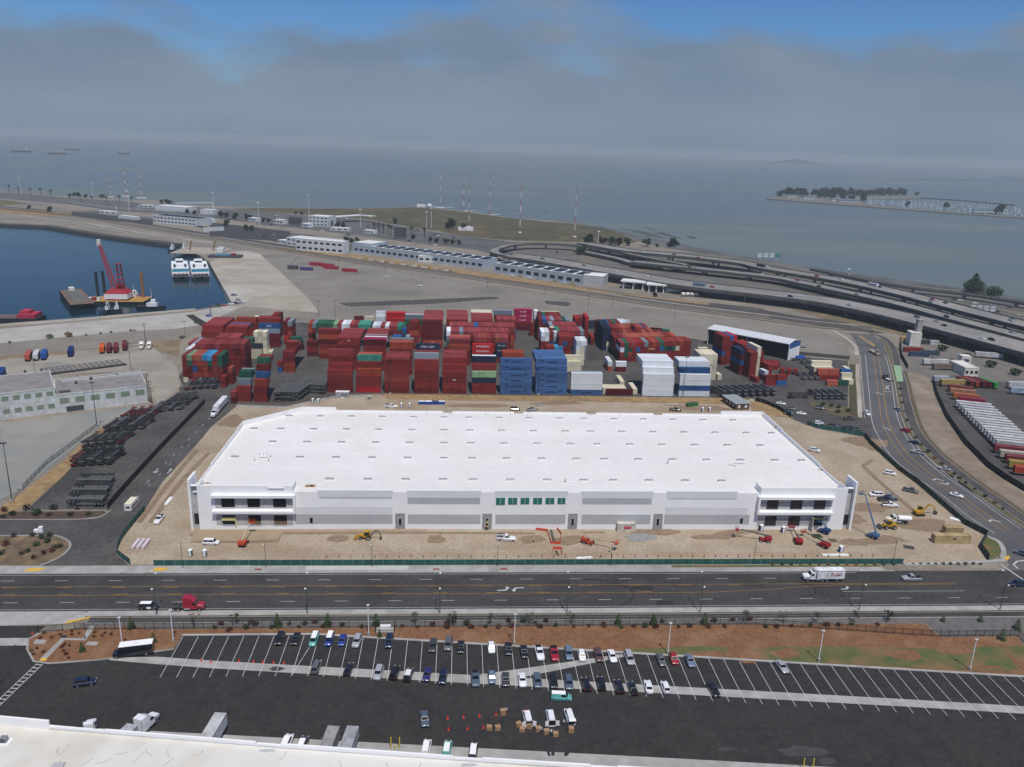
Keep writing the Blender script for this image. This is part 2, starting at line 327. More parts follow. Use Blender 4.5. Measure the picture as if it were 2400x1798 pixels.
sheet('dry_verge_far', [a1(200, 740), a1(830, 800), a1(2000, 960), a2(900, 1130), a2(1700, 1220), a2(1690, 1235), a2(600, 1105), a1(1900, 985), a1(800, 825), a1(150, 750)], m_drygrass, z=.2)
# frontage road and rail corridor that sweep across behind the containers
front = smooth_line([a0(-700, 310), a0(0, 385), a0(700, 455), a0(1500, 580), a0(2209, 690), a1(900, 830), a1(1600, 925), a1(2209, 1010), a2(500, 1080), a2(1200, 1180), a2(1760, 1255), a2(2209, 1310), a3(400, 1365), a3(860, 1400)], 4)
sheet('frontage_road', strip(front, 9, -4), m_yard)
sheet('road_edge', strip(front, -4.2, -6.0), m_pave, z=.14, skirt=.12)
sheet('rail_ballast', strip(front, -7, -38), M('ballast', (.24, .205, .165), (.28, .245, .20), .1))
m_rail = M('rail_steel', (.10, .075, .06), rough=.6)
m_sleep = M('sleeper_band', (.15, .13, .115), (.19, .165, .14), .5)
for off in (-11, -16, -22, -29):
    o = ob('rail_track', band(MB(), front, off+1.4, off-1.4, .20).mesh('track_bed', m_sleep)); tag(o, kind='structure')
    for s in (-.72, .72):
        mb = MB(); q = strip(front, off+s+.12, off+s-.12); n = len(front)
        for i in range(n-1):
            a, b = (q[i]+q[2*n-1-i])/2, (q[i+1]+q[2*n-2-i])/2
            mb.bar((a.x, a.y, .26), (b.x, b.y, .26), .16, .16)
        ob('rail', mb.mesh('rail', m_rail), o)
m_grav = M('gravel_yard', (.225, .20, .165), (.27, .245, .205), .04, c3=(.19, .17, .145), sc3=.02, fine=.28, fsc=.5)
sheet('gravel_yard', [a1(30, 800), a1(300, 800), a1(900, 880), a1(1600, 990), a1(2209, 1110), a2(500, 1170), a2(1000, 1240), a2(1700, 1330), a2(2209, 1400), a3(500, 1470), b4(680, 480), b4(720, 600), b4(250, 560),
                      (160, 530), (60, 560), (-100, 548), (-118, 560), a1(540, 1300), a1(460, 1185), a1(250, 985)], m_grav)
for pts in ([a1(720, 1220), a1(1300, 1195), a1(2060, 1165), a1(2100, 1180), a1(1500, 1225), a1(800, 1245)], [a2(280, 1200), a2(470, 1210), a2(510, 1225), a2(480, 1245), a2(300, 1225)]):
    sheet('dirt_berm', pts, m_rock, z=.35, skirt=.3)
sheet('pier', [a0(1985, 778), a0(1806, 868), a0(2004, 1222), a1(-160, 1240), a1(540, 1300), a1(460, 1185), a1(250, 985), a1(30, 790), a0(2130, 765)], m_oldc, z=.10, skirt=3.6)
sheet('pier_patch', [a1(-40, 950), a1(40, 940), a1(230, 1140), a1(160, 1145)], m_yard)
sheet('quay_apron', [b0(-300, 290), b0(0, 262), b0(500, 218), b0(1000, 178), b0(1700, 110), b0(1985, 60), b0(2100, 70), b0(1720, 230), b0(1500, 262), b0(1000, 290), b0(600, 330), b0(0, 388), b0(-300, 410)], M('pale_concrete', (.43, .41, .37), (.36, .34, .30), .07, c3=(.34, .31, .26), sc3=.03))
sheet('quay_edge', strip([b0(-300, 262), b0(0, 236), b0(500, 200), b0(1000, 155), b0(1690, 98)], 3.5, -3.5), m_oldc, z=.5, skirt=4)
sheet('back_lane', [b0(0, 388), b0(600, 330), b0(1000, 290), b0(1500, 262), b0(1740, 262), b0(1560, 350), b0(1200, 380), b0(800, 440), b0(0, 500)], m_grav)
sheet('weed_strip', [b0(0, 500), b0(800, 430), b0(1200, 375), b0(1560, 350), b0(1540, 500), b0(1330, 440), b0(1300, 400), b0(840, 450), b0(0, 535)], M('weeds', (.23, .17, .10), (.17, .13, .07), .2, c3=(.28, .22, .15), sc3=.1))
sheet('trailer_yard', [b0(0, 530), b0(840, 455), b0(1300, 402), b0(1520, 590), b0(1560, 760), b0(1400, 900), b0(1280, 900), b0(1260, 620), b0(0, 680)], M('yard_concrete', (.335, .305, .25), (.29, .262, .215), .06, c3=(.25, .23, .2), sc3=.04))
sheet('concrete_lot', [b0(-200, 1080), b0(0, 1075), b0(640, 1000), b0(1290, 915), b0(1330, 920), b0(830, 1130), b0(200, 1640), c0(0, 640), c0(-300, 800)], M('stained_concrete', (.25, .245, .22), (.30, .285, .25), .07, c3=(.19, .205, .20), sc3=.035))
sheet('dry_verge', [b0(860, 1120), b0(940, 1100), b0(540, 1540), c0(240, 700), c0(0, 760), c0(-120, 780), c0(200, 560), b0(500, 1440)], m_drygrass)
# container yard, chassis yard and lane beside the site
LAYER[0] = .02
sheet('container_yard', [(-143, 396), (-150, 440), (-160, 490), (-160, 540), (-118, 552), (60, 560), (150, 530), (200, 490), b4(240, 570), b4(690, 610), b4(690, 1000), b4(640, 1110), b4(330, 1160),
                         b3(1730, 1000), b3(1350, 925), (150, 389), (-40, 389), b1(1430, 900), b1(900, 1000), b1(570, 1000), b0(2030, 935), b0(1820, 1110), b0(1650, 1310), c0(1400, 480), c0(1250, 720), c0(1060, 960), c0(1012, 1060), c0(1012, 1110), c0(1110, 1196),
                         c0(330, 1200), c0(520, 1120), c0(610, 1040), c0(605, 990), c0(520, 945), c0(400, 935), c0(-200, 945), c0(-200, 805), c0(700, 802), c0(860, 785), c0(950, 735), c0(915, 715), c0(235, 715), b0(545, 1535), b0(940, 1095), b0(1400, 905), b0(1560, 790)], m_yard)
kerb = lambda pts, w=.35, name='kerb', m=m_pave, h=.15: sheet(name, strip(pts, w/2), m, z=h, skirt=h-.01)
kerb(smooth_line([c0(-200, 803), c0(400, 803), c0(700, 800), c0(860, 783), c0(960, 722)]))
kerb(smooth_line([c0(-200, 945), c0(300, 940), c0(480, 942), c0(580, 980), c0(608, 1030), c0(560, 1095), c0(450, 1160), c0(340, 1200)]), .5)
sheet('planted_island', [c0(-200, 950), c0(300, 945), c0(480, 947), c0(570, 985), c0(600, 1030), c0(555, 1090), c0(450, 1155), c0(335, 1198), c0(-200, 1190)], M('shrub_bed', (.17, .12, .075), (.12, .085, .05), .4, c3=(.24, .17, .09), sc3=.15))
sheet('hedge_bed', [c0(-200, 735), c0(900, 730), c0(915, 745), c0(850, 775), c0(700, 795), c0(-200, 798)], M('hedge_soil', (.10, .065, .045), (.07, .045, .03), .6))
# construction site
SITE = [c0(1125, 1193), c0(1025, 1112), c0(1018, 1060), c0(1062, 962), c0(1252, 722), c0(1400, 482), c0(1650, 222), b0(1820, 1112), b0(2030, 940), b1(575, 1003), b1(900, 1020), b1(1440, 930), b1(1800, 912), (-40, 386), (148, 386),
        b3(1700, 935), b3(2040, 1110), b4(330, 1165), b4(430, 1200), b4(830, 1275), b4(880, 1340), b4(1130, 1560), b4(1290, 1680), c4(1290, 495), c4(1690, 850), c4(1885, 950), c4(1830, 1050), c4(1905, 1160), (140, 217.6)]
sheet('construction_ground', SITE, m_dirt)
for c, rx, ry, a in [((120, 372), 16, 5, 0), ((50, 377), 14, 3, .1), ((10, 372), 18, 3, 0)]: sheet('soil_mound', blob(c, rx, ry, a), m_dirt_dark)
for p, rx, ry in [(c4(880, 700), 9, 4), (c4(1350, 850), 10, 4.5), (c4(700, 800), 6, 5), (c4(1000, 980), 8, 3), (c4(820, 130), 10, 7), (c4(780, 1000), 6, 2.5), (c2(1280, 970), 5, 3), (c2(1600, 985), 7, 3), (c3(880, 910), 8, 2.5), (c1(500, 940), 7, 2),
                  (c1(430, 945), 9, 3.5), (c3(1400, 950), 8, 2), (b1(520, 1130), 5, 8), (c3(1600, 910), 8, 1.6), (b4(860, 1330), 4, 9), (c2(450, 970), 3, 3), (c1(1450, 965), 3.4, 2.4)]:
    sheet('soil_patch', blob(p, rx, ry, .1), m_dirt_dark)
sheet('gravel_heap', blob(c3(750, 960), 5.4, 2.6), M('blue_grey_gravel', (.23, .23, .225), (.28, .28, .27), 1), z=.14, skirt=.1)
for ln in ([c4(820, 340), c4(1000, 510), c4(1250, 720), c4(1330, 780)], [c4(820, 340), c4(900, 290)], [c0(1200, 830), c0(1450, 500), c0(1700, 200)], [c0(1300, 830), c0(1560, 480), c0(1800, 230)]):
    sheet('wheel_track', strip(smooth_line(ln), .9), m_dirt_dark)
sheet('excavation_edge', strip([c1(175, 995), c1(700, 998), c1(920, 993), c1(965, 925), c1(2209, 918), c2(1300, 922)], .5), m_dirt_dark)
sheet('excavation_edge', strip([c2(1700, 915), c2(1900, 915)], .4), m_dirt_dark)
sheet('dug_bench', [c1(190, 990), c1(700, 990), c1(905, 985), c1(950, 915), c1(2209, 905), c1(2209, 885), c1(190, 895)], M('bench_soil', (.36, .275, .185), (.31, .23, .15), .2, bump=.4, bsc=2))
sheet('dry_grass_bank', [(-38, 389), (150, 389), b3(1640, 960), (140, 379), (60, 380.5), (0, 380), (-34, 381)], m_drygrass)
sheet('dry_grass_bank', [b3(1690, 960), b3(1900, 980), b3(2060, 1110), b3(1900, 1090), b3(1700, 1040)], m_drygrass)
LAYER[0] = .03
# main road
XL, XR = -240, 150
YS, YN = 193.5, 213.3
sheet('main_road', [(XL, YS), (XR+150, YS), (XR+150, YN), (XL, YN)], m_road)
def mark(name, x0, x1, y, w, m, z=.135):
    return sheet(name, [(x0, y-w/2), (x1, y-w/2), (x1, y+w/2), (x0, y+w/2)], m, z=z)
mark('edge_line', XL, 122, 212.05, .14, m_paint_w); mark('edge_line', XL, 210, 194.25, .14, m_paint_w)
mark('edge_line', XL, 135, 213.15, .5, m_pave, z=.13)
for i in range(-7, 20):
    x = -127.3+14.63*i
    if x < 118: mark('lane_dash', x, x+3.66, 209.0, .16, m_paint_w)
    x = -120.7+14.63*i
    mark('lane_dash', x, x+3.66, 197.7, .16, m_paint_w)
# yellow two-way turn lane lines, the southern one swings over at the right
for dy in (.0,):
    mark('centre_line', XL, 150, 205.75, .13, m_paint_y)
    ys = [(XL, 201.25), (62, 201.25), (75, 201.4), (90, 202.6), (100, 203.8), (108, 204.7), (116, 205.1), (150, 205.2)]
    sheet('centre_line', strip([Vector(p) for p in ys], .065), m_paint_y, z=.135)
for i in range(-8, 18):
    x = -125+14.63*i
    if x < 90: mark('centre_dash', x, x+3.9, 205.3, .16, m_paint_y)
    if x < 60: mark('centre_dash', x+2, x+5.9, 201.7, .16, m_paint_y)
mark('turn_line', 113, 150, 201.4, .12, m_paint_w)
def arrow(p, a, kind='left', s=1.0, name='lane_arrow'):      # curved turn arrow painted on the road
    if kind == 'left': pts = [(-1.9, -.15), (-.2, -.15), (.5, .1), (.75, .55), (.75, .75), (.35, .75), (1.0, 1.75), (1.75, .75), (1.25, .75), (1.2, .3), (.8, -.3), (-.1, -.6), (-1.9, -.6)]
    else: pts = [(-2.4, -.14), (.5, -.14), (.5, -.6), (2.0, 0), (.5, .6), (.5, .14), (-2.4, .14)]
    c, q = math.cos(a), math.sin(a)
    return sheet(name, [(p[0]+s*(x*c-y*q), p[1]+s*(x*q+y*c)) for x, y in pts], m_paint_w, z=.137)
arrow(c2(1035, 1410), 0); arrow(c2(1150, 1400), math.pi); arrow(c4(670, 1400), 0, s=.8)
sheet('road_patch', [(51, 203.0), (57.5, 203.0), (57.5, 205.2), (51, 205.2)], m_lot, z=.132)
sheet('road_patch', [(56.6, 195), (61.5, 195), (61.5, 197), (56.6, 197)], m_lot, z=.132)
for cx, cy, r in [(38, 201, 13), (38.5, 201, 12.4), (30, 201, 5.2), (98, 203, 7.5), (98.3, 203, 7.1), (-92, 208, 9)]:
    pts = [(cx+r*math.cos(t*.1), cy+r*.62*math.sin(t*.1)) for t in range(-14, 26)]
    sheet('skid_mark', strip([Vector(p) for p in pts], .10), m_lot, z=.134)
# pavements north and south of the road
for x0, x1, m in ((XL, -60, m_conc), (-60, -26, m_pave), (-26, 10, m_conc), (10, 100, m_pave), (100, 132, m_conc)):
    sheet('pavement', [(x0, YN+.05), (x1, YN+.05), (x1, YN+3.9 if x0 > -95 else YN+4.1), (x0, YN+3.9 if x0 > -95 else YN+4.1)], m, z=.15, skirt=.12)
sheet('pavement_slab', [(-44, 214.6), (-14, 214.6), (-14, 216.9), (-44, 216.9)], M('new_concrete', (.50, .50, .48), (.46, .46, .44), .5), z=.165)
sheet('planter_strip', [(66, 215.5), (132, 215.6), (132, 216.9), (66, 216.9)], m_grass, z=.17)
for x0, x1 in ((-87.3, -83), (-123, -118)):
    sheet('tactile_paving', [(x0-1, 214.3), (x1-2, 214.3), (x1, 216.2), (x0, 216.2)], m_gold, z=.168)
sheet('pavement', [(-97, 191.1), (XR+60, 191.1), (XR+60, YS-.05), (-97, YS-.05)], m_conc, z=.15, skirt=.12)
sheet('planter_strip', [(-94, 190.35), (XR+60, 190.35), (XR+60, 191.05), (-94, 191.05)], M('planter_soil', (.12, .085, .06), (.17, .13, .09), .8), z=.14)
sheet('cycle_path', [(-95, 188.0), (XR+60, 188.0), (XR+60, 190.2), (-95, 190.2)], m_road)
mark('path_edge', -95, XR+60, 190.28, .16, m_pave, z=.15); mark('path_edge', -95, XR+60, 187.75, .4, m_pave, z=.15)
mark('path_centre', -95, 120, 189.1, .08, m_pave, z=.137)
sheet('gravel_bed', [(-96, 185.0), (XR+60, 185.0), (XR+60, 187.5), (-96, 187.5)], M('grey_gravel', (.13, .115, .105), (.17, .15, .135), .6))
sheet('driveway_apron', [(XL, 187), (-116, 187), (-100.5, 187.6), (-96.5, 190.5), (-97.5, YS), (XL, YS)], m_conc, z=.125)
for i in range(6): sheet('tactile_paving', [(-100.3+i*.85, 187.7+.42*i), (-99.6+i*.85, 187.7+.42*i), (-99.2+i*.85, 189.0+.36*i), (-99.9+i*.85, 189.0+.36*i)], m_gold, z=.17)
# parking lot
KL = lambda x: 182.15 if x < -35.6 else 182.15-(x+35.6)*.1163
sheet('parking_lot', [(XL, 60), (XR+120, 60), (XR+120, KL(XR+120)), (-35.6, 182.1), (-68.9, 182.2), (-69.1, 176.3), (-85.4, 172.2), (-97, 171), (-104.2, 177), (-106, 181.5), (-104.5, 187), (XL, 187)], m_lot, z=.016)
MUL = [(-104.3, 183.6), (-106, 181.2), (-104.3, 177.2), (-100.4, 172.3), (-96.4, 171.4), (-85.4, 172.6), (-69.3, 176.7), (-69.1, 182.6), (-35.6, 182.5), (140.6, 162.0), (175, 158), d4(1841, 620), d4(1790, 532), d4(1115, 538), d4(988, 422), (80, 185), (-78, 185), (-83, 186.5), (-98, 185.4)]
sheet('mulch_bed', MUL, m_mulch, z=.10, skirt=.09)
kerb([Vector(p) for p in [(-104.3, 183.5), (-106.1, 181.2), (-104.3, 177), (-100.3, 172), (-96.4, 171.1), (-85.4, 172.3), (-69.1, 176.4)]], .45)
kerb([Vector((-69, 182.35)), Vector((-35.6, 182.3)), Vector((175, KL(175)+.15))], .7, m=m_conc)
sheet('gravel_corner', [d4(985, 375), d4(1841, 375), d4(1841, 600), d4(1795, 520), d4(1125, 530), d4(1000, 415)], M('dark_gravel', (.12, .11, .105), (.15, .14, .13), .5), z=.11)
sheet('lawn', [d2(1640, 668), d2(1760, 640), d2(2209, 625), d3(500, 615), d3(760, 625), d3(1010, 640), d3(1150, 625), d3(1700, 618), d4(700, 625), d4(1100, 640), d4(1600, 615), d4(1660, 640), d4(1800, 820), d4(1500, 830), d4(700, 790), d3(1700, 770), d3(1100, 735), d3(500, 705), d3(0, 670)], m_grass, z=.115)
sheet('lawn', [d4(1640, 625), d4(1841, 610), d4(1841, 780)], m_grass, z=.115)
for i, (p, rx, ry) in enumerate([(d3(900, 690), 5, 3), (d3(1250, 680), 4, 2), (d4(820, 690), 5, 2.5), (d4(1250, 660), 5, 1.5), (d3(600, 690), 6, 1.5), (d4(1500, 800), 6, 1)]):
    sheet('bare_patch', blob(p, rx, ry), m_mulch, z=.12+i*.001)
for i in range(-40, 60):
    x = -68.6+3.78*i
    if -69 < x < 150:
        top = min(KL(x)-.2, 181.7); bot = top-16.4
        sheet('stall_line', [(x-.06, bot), (x+.06, bot), (x+.06+(.5 if x > 40 else 0)*0, top), (x-.06, top)], m_paint_w, z=.034)
sheet('stall_line', strip([Vector((-38.4, 165.2)), Vector((-35.2, 181.5))], .06), m_paint_w, z=.034)
band_top = [Vector(p) for p in [(-83, 173.2), (-72, 173.4), (-58.2, 171.6), (3.7, 165.0), (54.2, 159.6), (103.9, 154.3), (175, 146.3)]]
band_bot = [Vector(p) for p in [(-83, 172.3), (-72, 170.6), (-57.3, 168.6), (3.7, 161.9), (54.2, 156.8), (103.9, 151.6), (175, 143.6)]]
sheet('concrete_strip', band_top+band_bot[::-1], m_conc, z=.026)
sheet('concrete_strip', [(5.5, 165.0), (17.6, 167.4), (42.6, 172.7), (42.9, 171.6), (17.3, 164.2), (15, 163.4)], m_conc, z=.030)
sheet('concrete_strip', [(XL, 178.5), (-104.2, 178.5), (-106.2, 181.7), (XL, 181.7)], m_conc, z=.026)
lad = [d0(345, 765), d0(0, 1095)]; dv = (lad[1]-lad[0]).normalized(); nv = Vector((-dv.y, dv.x))
for s in (-.75, .75): sheet('crosswalk_line', strip([lad[0]+nv*s, lad[1]+nv*s+dv*8], .07), m_paint_w, z=.034)
for i in range(22): sheet('crosswalk_bar', strip([lad[0]+dv*(.4+1.25*i)-nv*.7, lad[0]+dv*(.4+1.25*i)+nv*.7], .12), m_paint_w, z=.035)
PATH = [d0(365, 735), d0(545, 555), d0(725, 558), d0(800, 440)]
sheet('garden_path', strip(PATH, .75), m_pave, z=.13); sheet('tactile_paving', [d0(340, 745), d0(395, 745), d0(410, 720), d0(360, 720)], m_gold, z=.14)
for q in ([d0(285, 595), d0(380, 598), d0(405, 565), d0(310, 560)], [d0(735, 608), d0(835, 610), d0(852, 580), d0(760, 578)]): sheet('utility_slab', q, m_pave, z=.15, skirt=.05)
sheet('loading_apron', [(-100, 150.8), (-63.4, 147.3), (48, 136.4), (150, 126), (150, 118), (-100, 142)], m_conc, z=.03)
for ln, w in ([[d1(60, 850), d1(-60, 1000), d0(1300, 1200)], .35], [[d0(1990, 830), d0(1700, 1100), d0(1400, 1300)], .3], [[d0(1820, 830), d0(1600, 1000), d0(1350, 1150)], .3], [[d2(1030, 1010), d2(1080, 1200), d2(1090, 1560)], .7], [[d2(1290, 800), d2(1500, 1100), d2(1400, 1300), d2(1200, 1560)], .6], [[d2(1330, 800), d2(1390, 1000), d2(1280, 1300), d2(1190, 1560)], .4], [[d2(1000, 1400), d2(1060, 1560)], .6], [[d0(80, 850), d0(-20, 950)], .3], [[d0(130, 600), d0(90, 800), d0(0, 930)], .3]):
    sheet('tyre_mark', strip(smooth_line(ln), w/2), M('tyre_black', (.028, .028, .03), rough=.8), z=.032)
for p, rx, ry in [(d3(1400, 1520), 5, 1.5), (d3(1610, 1610), 2, 1), (d3(740, 1500), 2, .6), (d1(550, 810), 2, 1)]: sheet('dust_patch', blob(p, rx, ry), M('dusty_asphalt', (.065, .062, .06), (.05, .05, .052), .4), z=.031)
# curved road at the right with cycle path and verge
LK = [b4(650, 350), b4(720, 390), b4(775, 480), b4(795, 560), b4(800, 640), b4(812, 800), b4(826, 960), b4(836, 1105), b4(870, 1220), b4(1000, 1440), b4(1200, 1610), b4(1330, 1700), c4(1430, 590), c4(1700, 810), c4(1900, 935), c4(2050, 1060), c4(2080, 1200), (170, YN), (260, YN), (300, 150)]
RK = [b4(820, 370), b4(900, 385), b4(985, 450), b4(1030, 560), b4(1062, 650), b4(1095, 800), b4(1112, 920), b4(1140, 1070), b4(1205, 1235), b4(1330, 1405), b4(1500, 1560), b4(1640, 1660), c4(1600, 430), c4(1800, 590), c4(2000, 735), c4(2209, 880), c4(2900, 1330)]
LAYER[0] = .03
sheet('curved_road', LK+RK[::-1], M('grey_asphalt', (.10, .098, .098), (.125, .12, .118), .1, c3=(.085, .083, .084), sc3=.05))
sheet('access_road', [b4(840, 1040), b4(640, 1110), b4(420, 1035), b4(300, 960), b4(0, 880), b4(-160, 1000), b4(0, 1010), b4(330, 1165), b4(430, 1190), b4(830, 1265), b4(900, 1300), b4(900, 1150)], m_yard)
kerb(RK[3:], .4)
kerb(LK[3:8], .4)
CP = smooth_line([b4(880, 380), b4(985, 405), b4(1075, 490), b4(1115, 640), b4(1160, 800), b4(1195, 970), b4(1270, 1200), b4(1420, 1390), b4(1600, 1540), b4(1750, 1657), c4(2000, 650), c4(2209, 800), c4(2500, 990)], 3)
sheet('cycle_path', strip(CP, 2.0), m_yard); sheet('path_edge', strip(CP, 2.25, 2.0), m_pave, z=.145); sheet('path_edge', strip(CP, -2.0, -2.25), m_pave, z=.145)
sheet('verge', strip(CP[6:], 2.4, 4.2), M('verge_plants', (.13, .10, .055), (.08, .075, .035), .5, c3=(.17, .08, .05), sc3=.2))
sheet('verge', strip(CP[4:], -2.4, -4.8), M('verge_dry', (.15, .12, .07), (.10, .09, .045), .4))
sheet('green_crossing', [b4(1083, 652), b4(1147, 655), b4(1168, 790), b4(1112, 792)], M('green_paint', (.24, .38, .21), (.30, .42, .27), .6), z=.16, skirt=.02)
sheet('pavement', strip([b4(775, 640), b4(770, 760), b4(785, 900), b4(795, 1100)], 1.0), m_oldc, z=.15, skirt=.1)
sheet('pavement', strip(smooth_line([b4(560, 350), b4(680, 420), b4(755, 490), b4(765, 560)]), 1.3), m_oldc, z=.15, skirt=.1)
sheet('verge', [b4(700, 640), b4(752, 640), b4(768, 1000), b4(770, 1120), b4(700, 1060)], M('hedge_plants', (.05, .07, .025), (.10, .06, .03), .4))
sheet('verge', [b4(345, 965), b4(690, 1000), b4(700, 1060), b4(760, 1120), b4(640, 1100), b4(420, 1030)], M('scrub', (.12, .10, .05), (.08, .075, .035), .4, c3=(.19, .13, .09), sc3=.2))
sheet('median', [b4(760, 385), b4(810, 400), b4(930, 480), b4(905, 490), b4(850, 450)], m_drygrass, z=.15, skirt=.1)
LM = [(LK[i], RK[i]) for i in range(3, 12)]
for f, w, mm in ((.18, .12, m_paint_w), (.45, .12, m_paint_y), (.62, .14, m_paint_y), (.9, .12, m_paint_w)):
    sheet('road_line', strip(smooth_line([a.lerp(b, f) for a, b in LM]+[c4(1430, 590).lerp(c4(1800, 590), f)+Vector((0, 0)), c4(1700, 810).lerp(c4(2000, 735), f), c4(1900, 935).lerp(c4(2209, 880), f)]), w), mm, z=.15)
for p, a in [(b4(965, 895), 1.6), (b4(1030, 1200), 1.5), (c4(1465, 460), 2.4), (c4(1520, 495), -.7), (c4(1950, 815), 2.4)]: tag(arrow(p, a, 'left', 1.1), kind='structure').location.z = .015
sheet('keep_clear_mark', strip([b4(1010, 825), b4(1045, 860)], .25), m_paint_w, z=.152); sheet('keep_clear_mark', strip([b4(1045, 825), b4(1010, 860)], .25), m_paint_w, z=.156)
sheet('stop_line', strip([b4(1000, 878), b4(1060, 880)], .3), m_paint_w, z=.152)
for p in (b0(1345, 1490), b0(1465, 1490)): pass
lane = (b0(1960, 850)-b0(1350, 1520)); la = math.atan2(lane.y, lane.x)
arrow(b0(1345, 1490), la+math.pi, 'straight', 1.1).location.z = .015; arrow(b0(1465, 1488), la, 'straight', 1.1).location.z = .015
for i in range(12):
    p = b0(1950, 890).lerp(b0(1270, 1590), i/11); d = lane.normalized()
    sheet('lane_dash', strip([p, p+d*2.4], .09), m_paint_w, z=.152)
for i in range(6):
    p = b0(1620, 1280).lerp(c0(1180, 620), i/5)
    sheet('lane_dash', strip([p, p+lane.normalized()*2], .09), m_paint_w, z=.152)
# crossing at the right-hand corner
sheet('corner_lawn', [c4(1890, 950), c4(1960, 970), c4(2010, 1040), c4(2000, 1110), c4(1930, 1150), c4(1905, 1160), c4(1835, 1050)], m_grass, z=.155)
kerb(smooth_line([c4(1900, 955), c4(1990, 1000), c4(2030, 1070), c4(2020, 1130), c4(1960, 1165), (140, 216.9)]), 1.5, 'pavement', m_conc, .32)
sheet('tactile_paving', [c4(2030, 1140), c4(2070, 1120), c4(2090, 1135), c4(2060, 1165)], m_gold, z=.35)
for pts in ([c4(2010, 1195), c4(2209, 1330)], [c4(2115, 1195), c4(2150, 1165), c4(2209, 1160)], [c4(2115, 1195), c4(2160, 1230)]): sheet('stop_line', strip(pts, .25), m_paint_w, z=.155)
FL_ = [b4(1420, 765), b4(1450, 900), b4(1540, 1100), b4(1700, 1330), b4(1900, 1535), c4(2060, 470), c4(2209, 560), c4(2600, 790)]
sheet('embankment', strip(CP[10:], 4.9, 5.2)[:len(CP[10:])]+FL_[::-1], M('bank_soil', (.25, .20, .15), (.20, .155, .11), .15, c3=(.30, .245, .185), sc3=.06))
sheet('trailer_lot', [b4(1430, 770), b4(2209, 800), b4(3200, 900), b4(3200, 1900), c4(2600, 790), c4(2209, 560), c4(2060, 470), b4(1900, 1535), b4(1700, 1330), b4(1540, 1100), b4(1450, 900)], m_yard)
sheet('depot_ground', [b4(1150, 690), b4(1430, 765), b4(2209, 795), b4(2900, 820), b4(2900, 640), b4(2209, 700), b4(1900, 560), b4(1600, 480), b4(1140, 460)], M('depot_soil', (.19, .17, .145), (.15, .135, .12), .1))
sheet('scrub_ground', [b4(-200, 110), b4(0, 110), b4(500, 250), b4(900, 330), b4(1200, 400), b4(1600, 470), b4(2209, 640), b4(2900, 900), b4(2900, 700), b4(2209, 520), b4(1200, 270), b4(600, 120), b4(0, 20), b4(-500, -30)], M('scrub_dry', (.21, .16, .09), (.14, .115, .07), .1, c3=(.10, .09, .07), sc3=.05))
sheet('side_lane', [b4(900, 375), b4(600, 330), b4(0, 240), b3(1900, 200), b3(1500, 160), b3(1200, 130), b3(1340, 110), b3(1800, 160), b4(0, 180), b4(500, 270), b4(1000, 370)], m_yard, z=.135)
# ================= big white warehouse under construction =================
def text_mesh(s, size, mat, name='lettering', depth=.01):
    cu = bpy.data.curves.new('t', 'FONT'); cu.body = s; cu.size = size; cu.align_x = 'CENTER'; cu.align_y = 'CENTER'; cu.extrude = depth; cu.resolution_u = 2
    o = bpy.data.objects.new('t', cu); COL.objects.link(o)
    me = bpy.data.meshes.new_from_object(o.evaluated_get(bpy.context.evaluated_depsgraph_get()))
    bpy.data.objects.remove(o); bpy.data.curves.remove(cu); me.materials.clear(); me.materials.append(mat); me.name = name
    for v in me.vertices: v.co = (v.co.x, -v.co.z, v.co.y)      # stands upright facing -y
    return me
FY, XLW, XRW, BY, RZ = 241.1, -84.0, 132.0, 322.8, 13.0
wh = thing('warehouse', 'huge new white warehouse with flat white roof standing on bare dirt', 'building', (24, FY, 0))
def wp(name, mb, mat, parent=None, **k):
    return ob(name, mb.mesh(name, mat, **k), parent or wh, None if parent else (-24, -FY, 0))
ROOF = [(XLW+.3, FY+.3), (XRW-.3, FY+.3), (XRW-.3, BY-.3), (-50, BY-.3), (-64.5, BY-.6), (XLW+.3, 303.6)]
roof = wp('roof', MB().prism(ROOF, RZ-.3, RZ), m_roofw)
# roof seams
mb = MB()
for i in range(16): mb.box(XLW+2, XRW-2, FY+4.8*i+4, FY+4.8*i+4.08, RZ, RZ+.012) if FY+4.8*i < 300 else None
ob('seam', mb.mesh('seam', m_lgrey), roof)
# walls: left, chamfer, back, right
wp('wall', B(XLW, XLW+.3, FY+3, 262, 0, 13.7), m_white); wp('wall', B(XLW, XLW+.3, 262, 296, 0, 14.3), m_white); wp('wall', B(XLW, XLW+.3, 296, 304, 0, 14.9), m_white)
wp('wall', MB().prism([(XLW, 303.9), (-64.5, BY), (-64.3, BY-.32), (XLW+.32, 303.6)], 0, 14.9), m_white)
wp('wall', B(-64.4, -50.4, BY-.3, BY, 0, 14.9), m_white); wp('wall', B(113.4, XRW, BY-.3, BY, 0, 14.9), m_white)
x = -50.4; gaps = [-6, 24, 55, 84]
for g_ in gaps+[113.4]:
    wp('wall', B(x, g_, BY-.3, BY, 0, 13.65), m_white)
    if g_ < 113: wp('roof_scupper', B(g_, g_+4, BY-.3, BY+.02, 0, 13.15), m_oldc)
    x = g_+4
wp('wall', B(XRW-.3, XRW, FY+3, 264, 0, 13.8), m_white); wp('wall', B(XRW-.3, XRW, 264, 300, 0, 14.4), m_white); wp('wall', B(XRW-.3, XRW, 300, BY-.3, 0, 14.9), m_white)
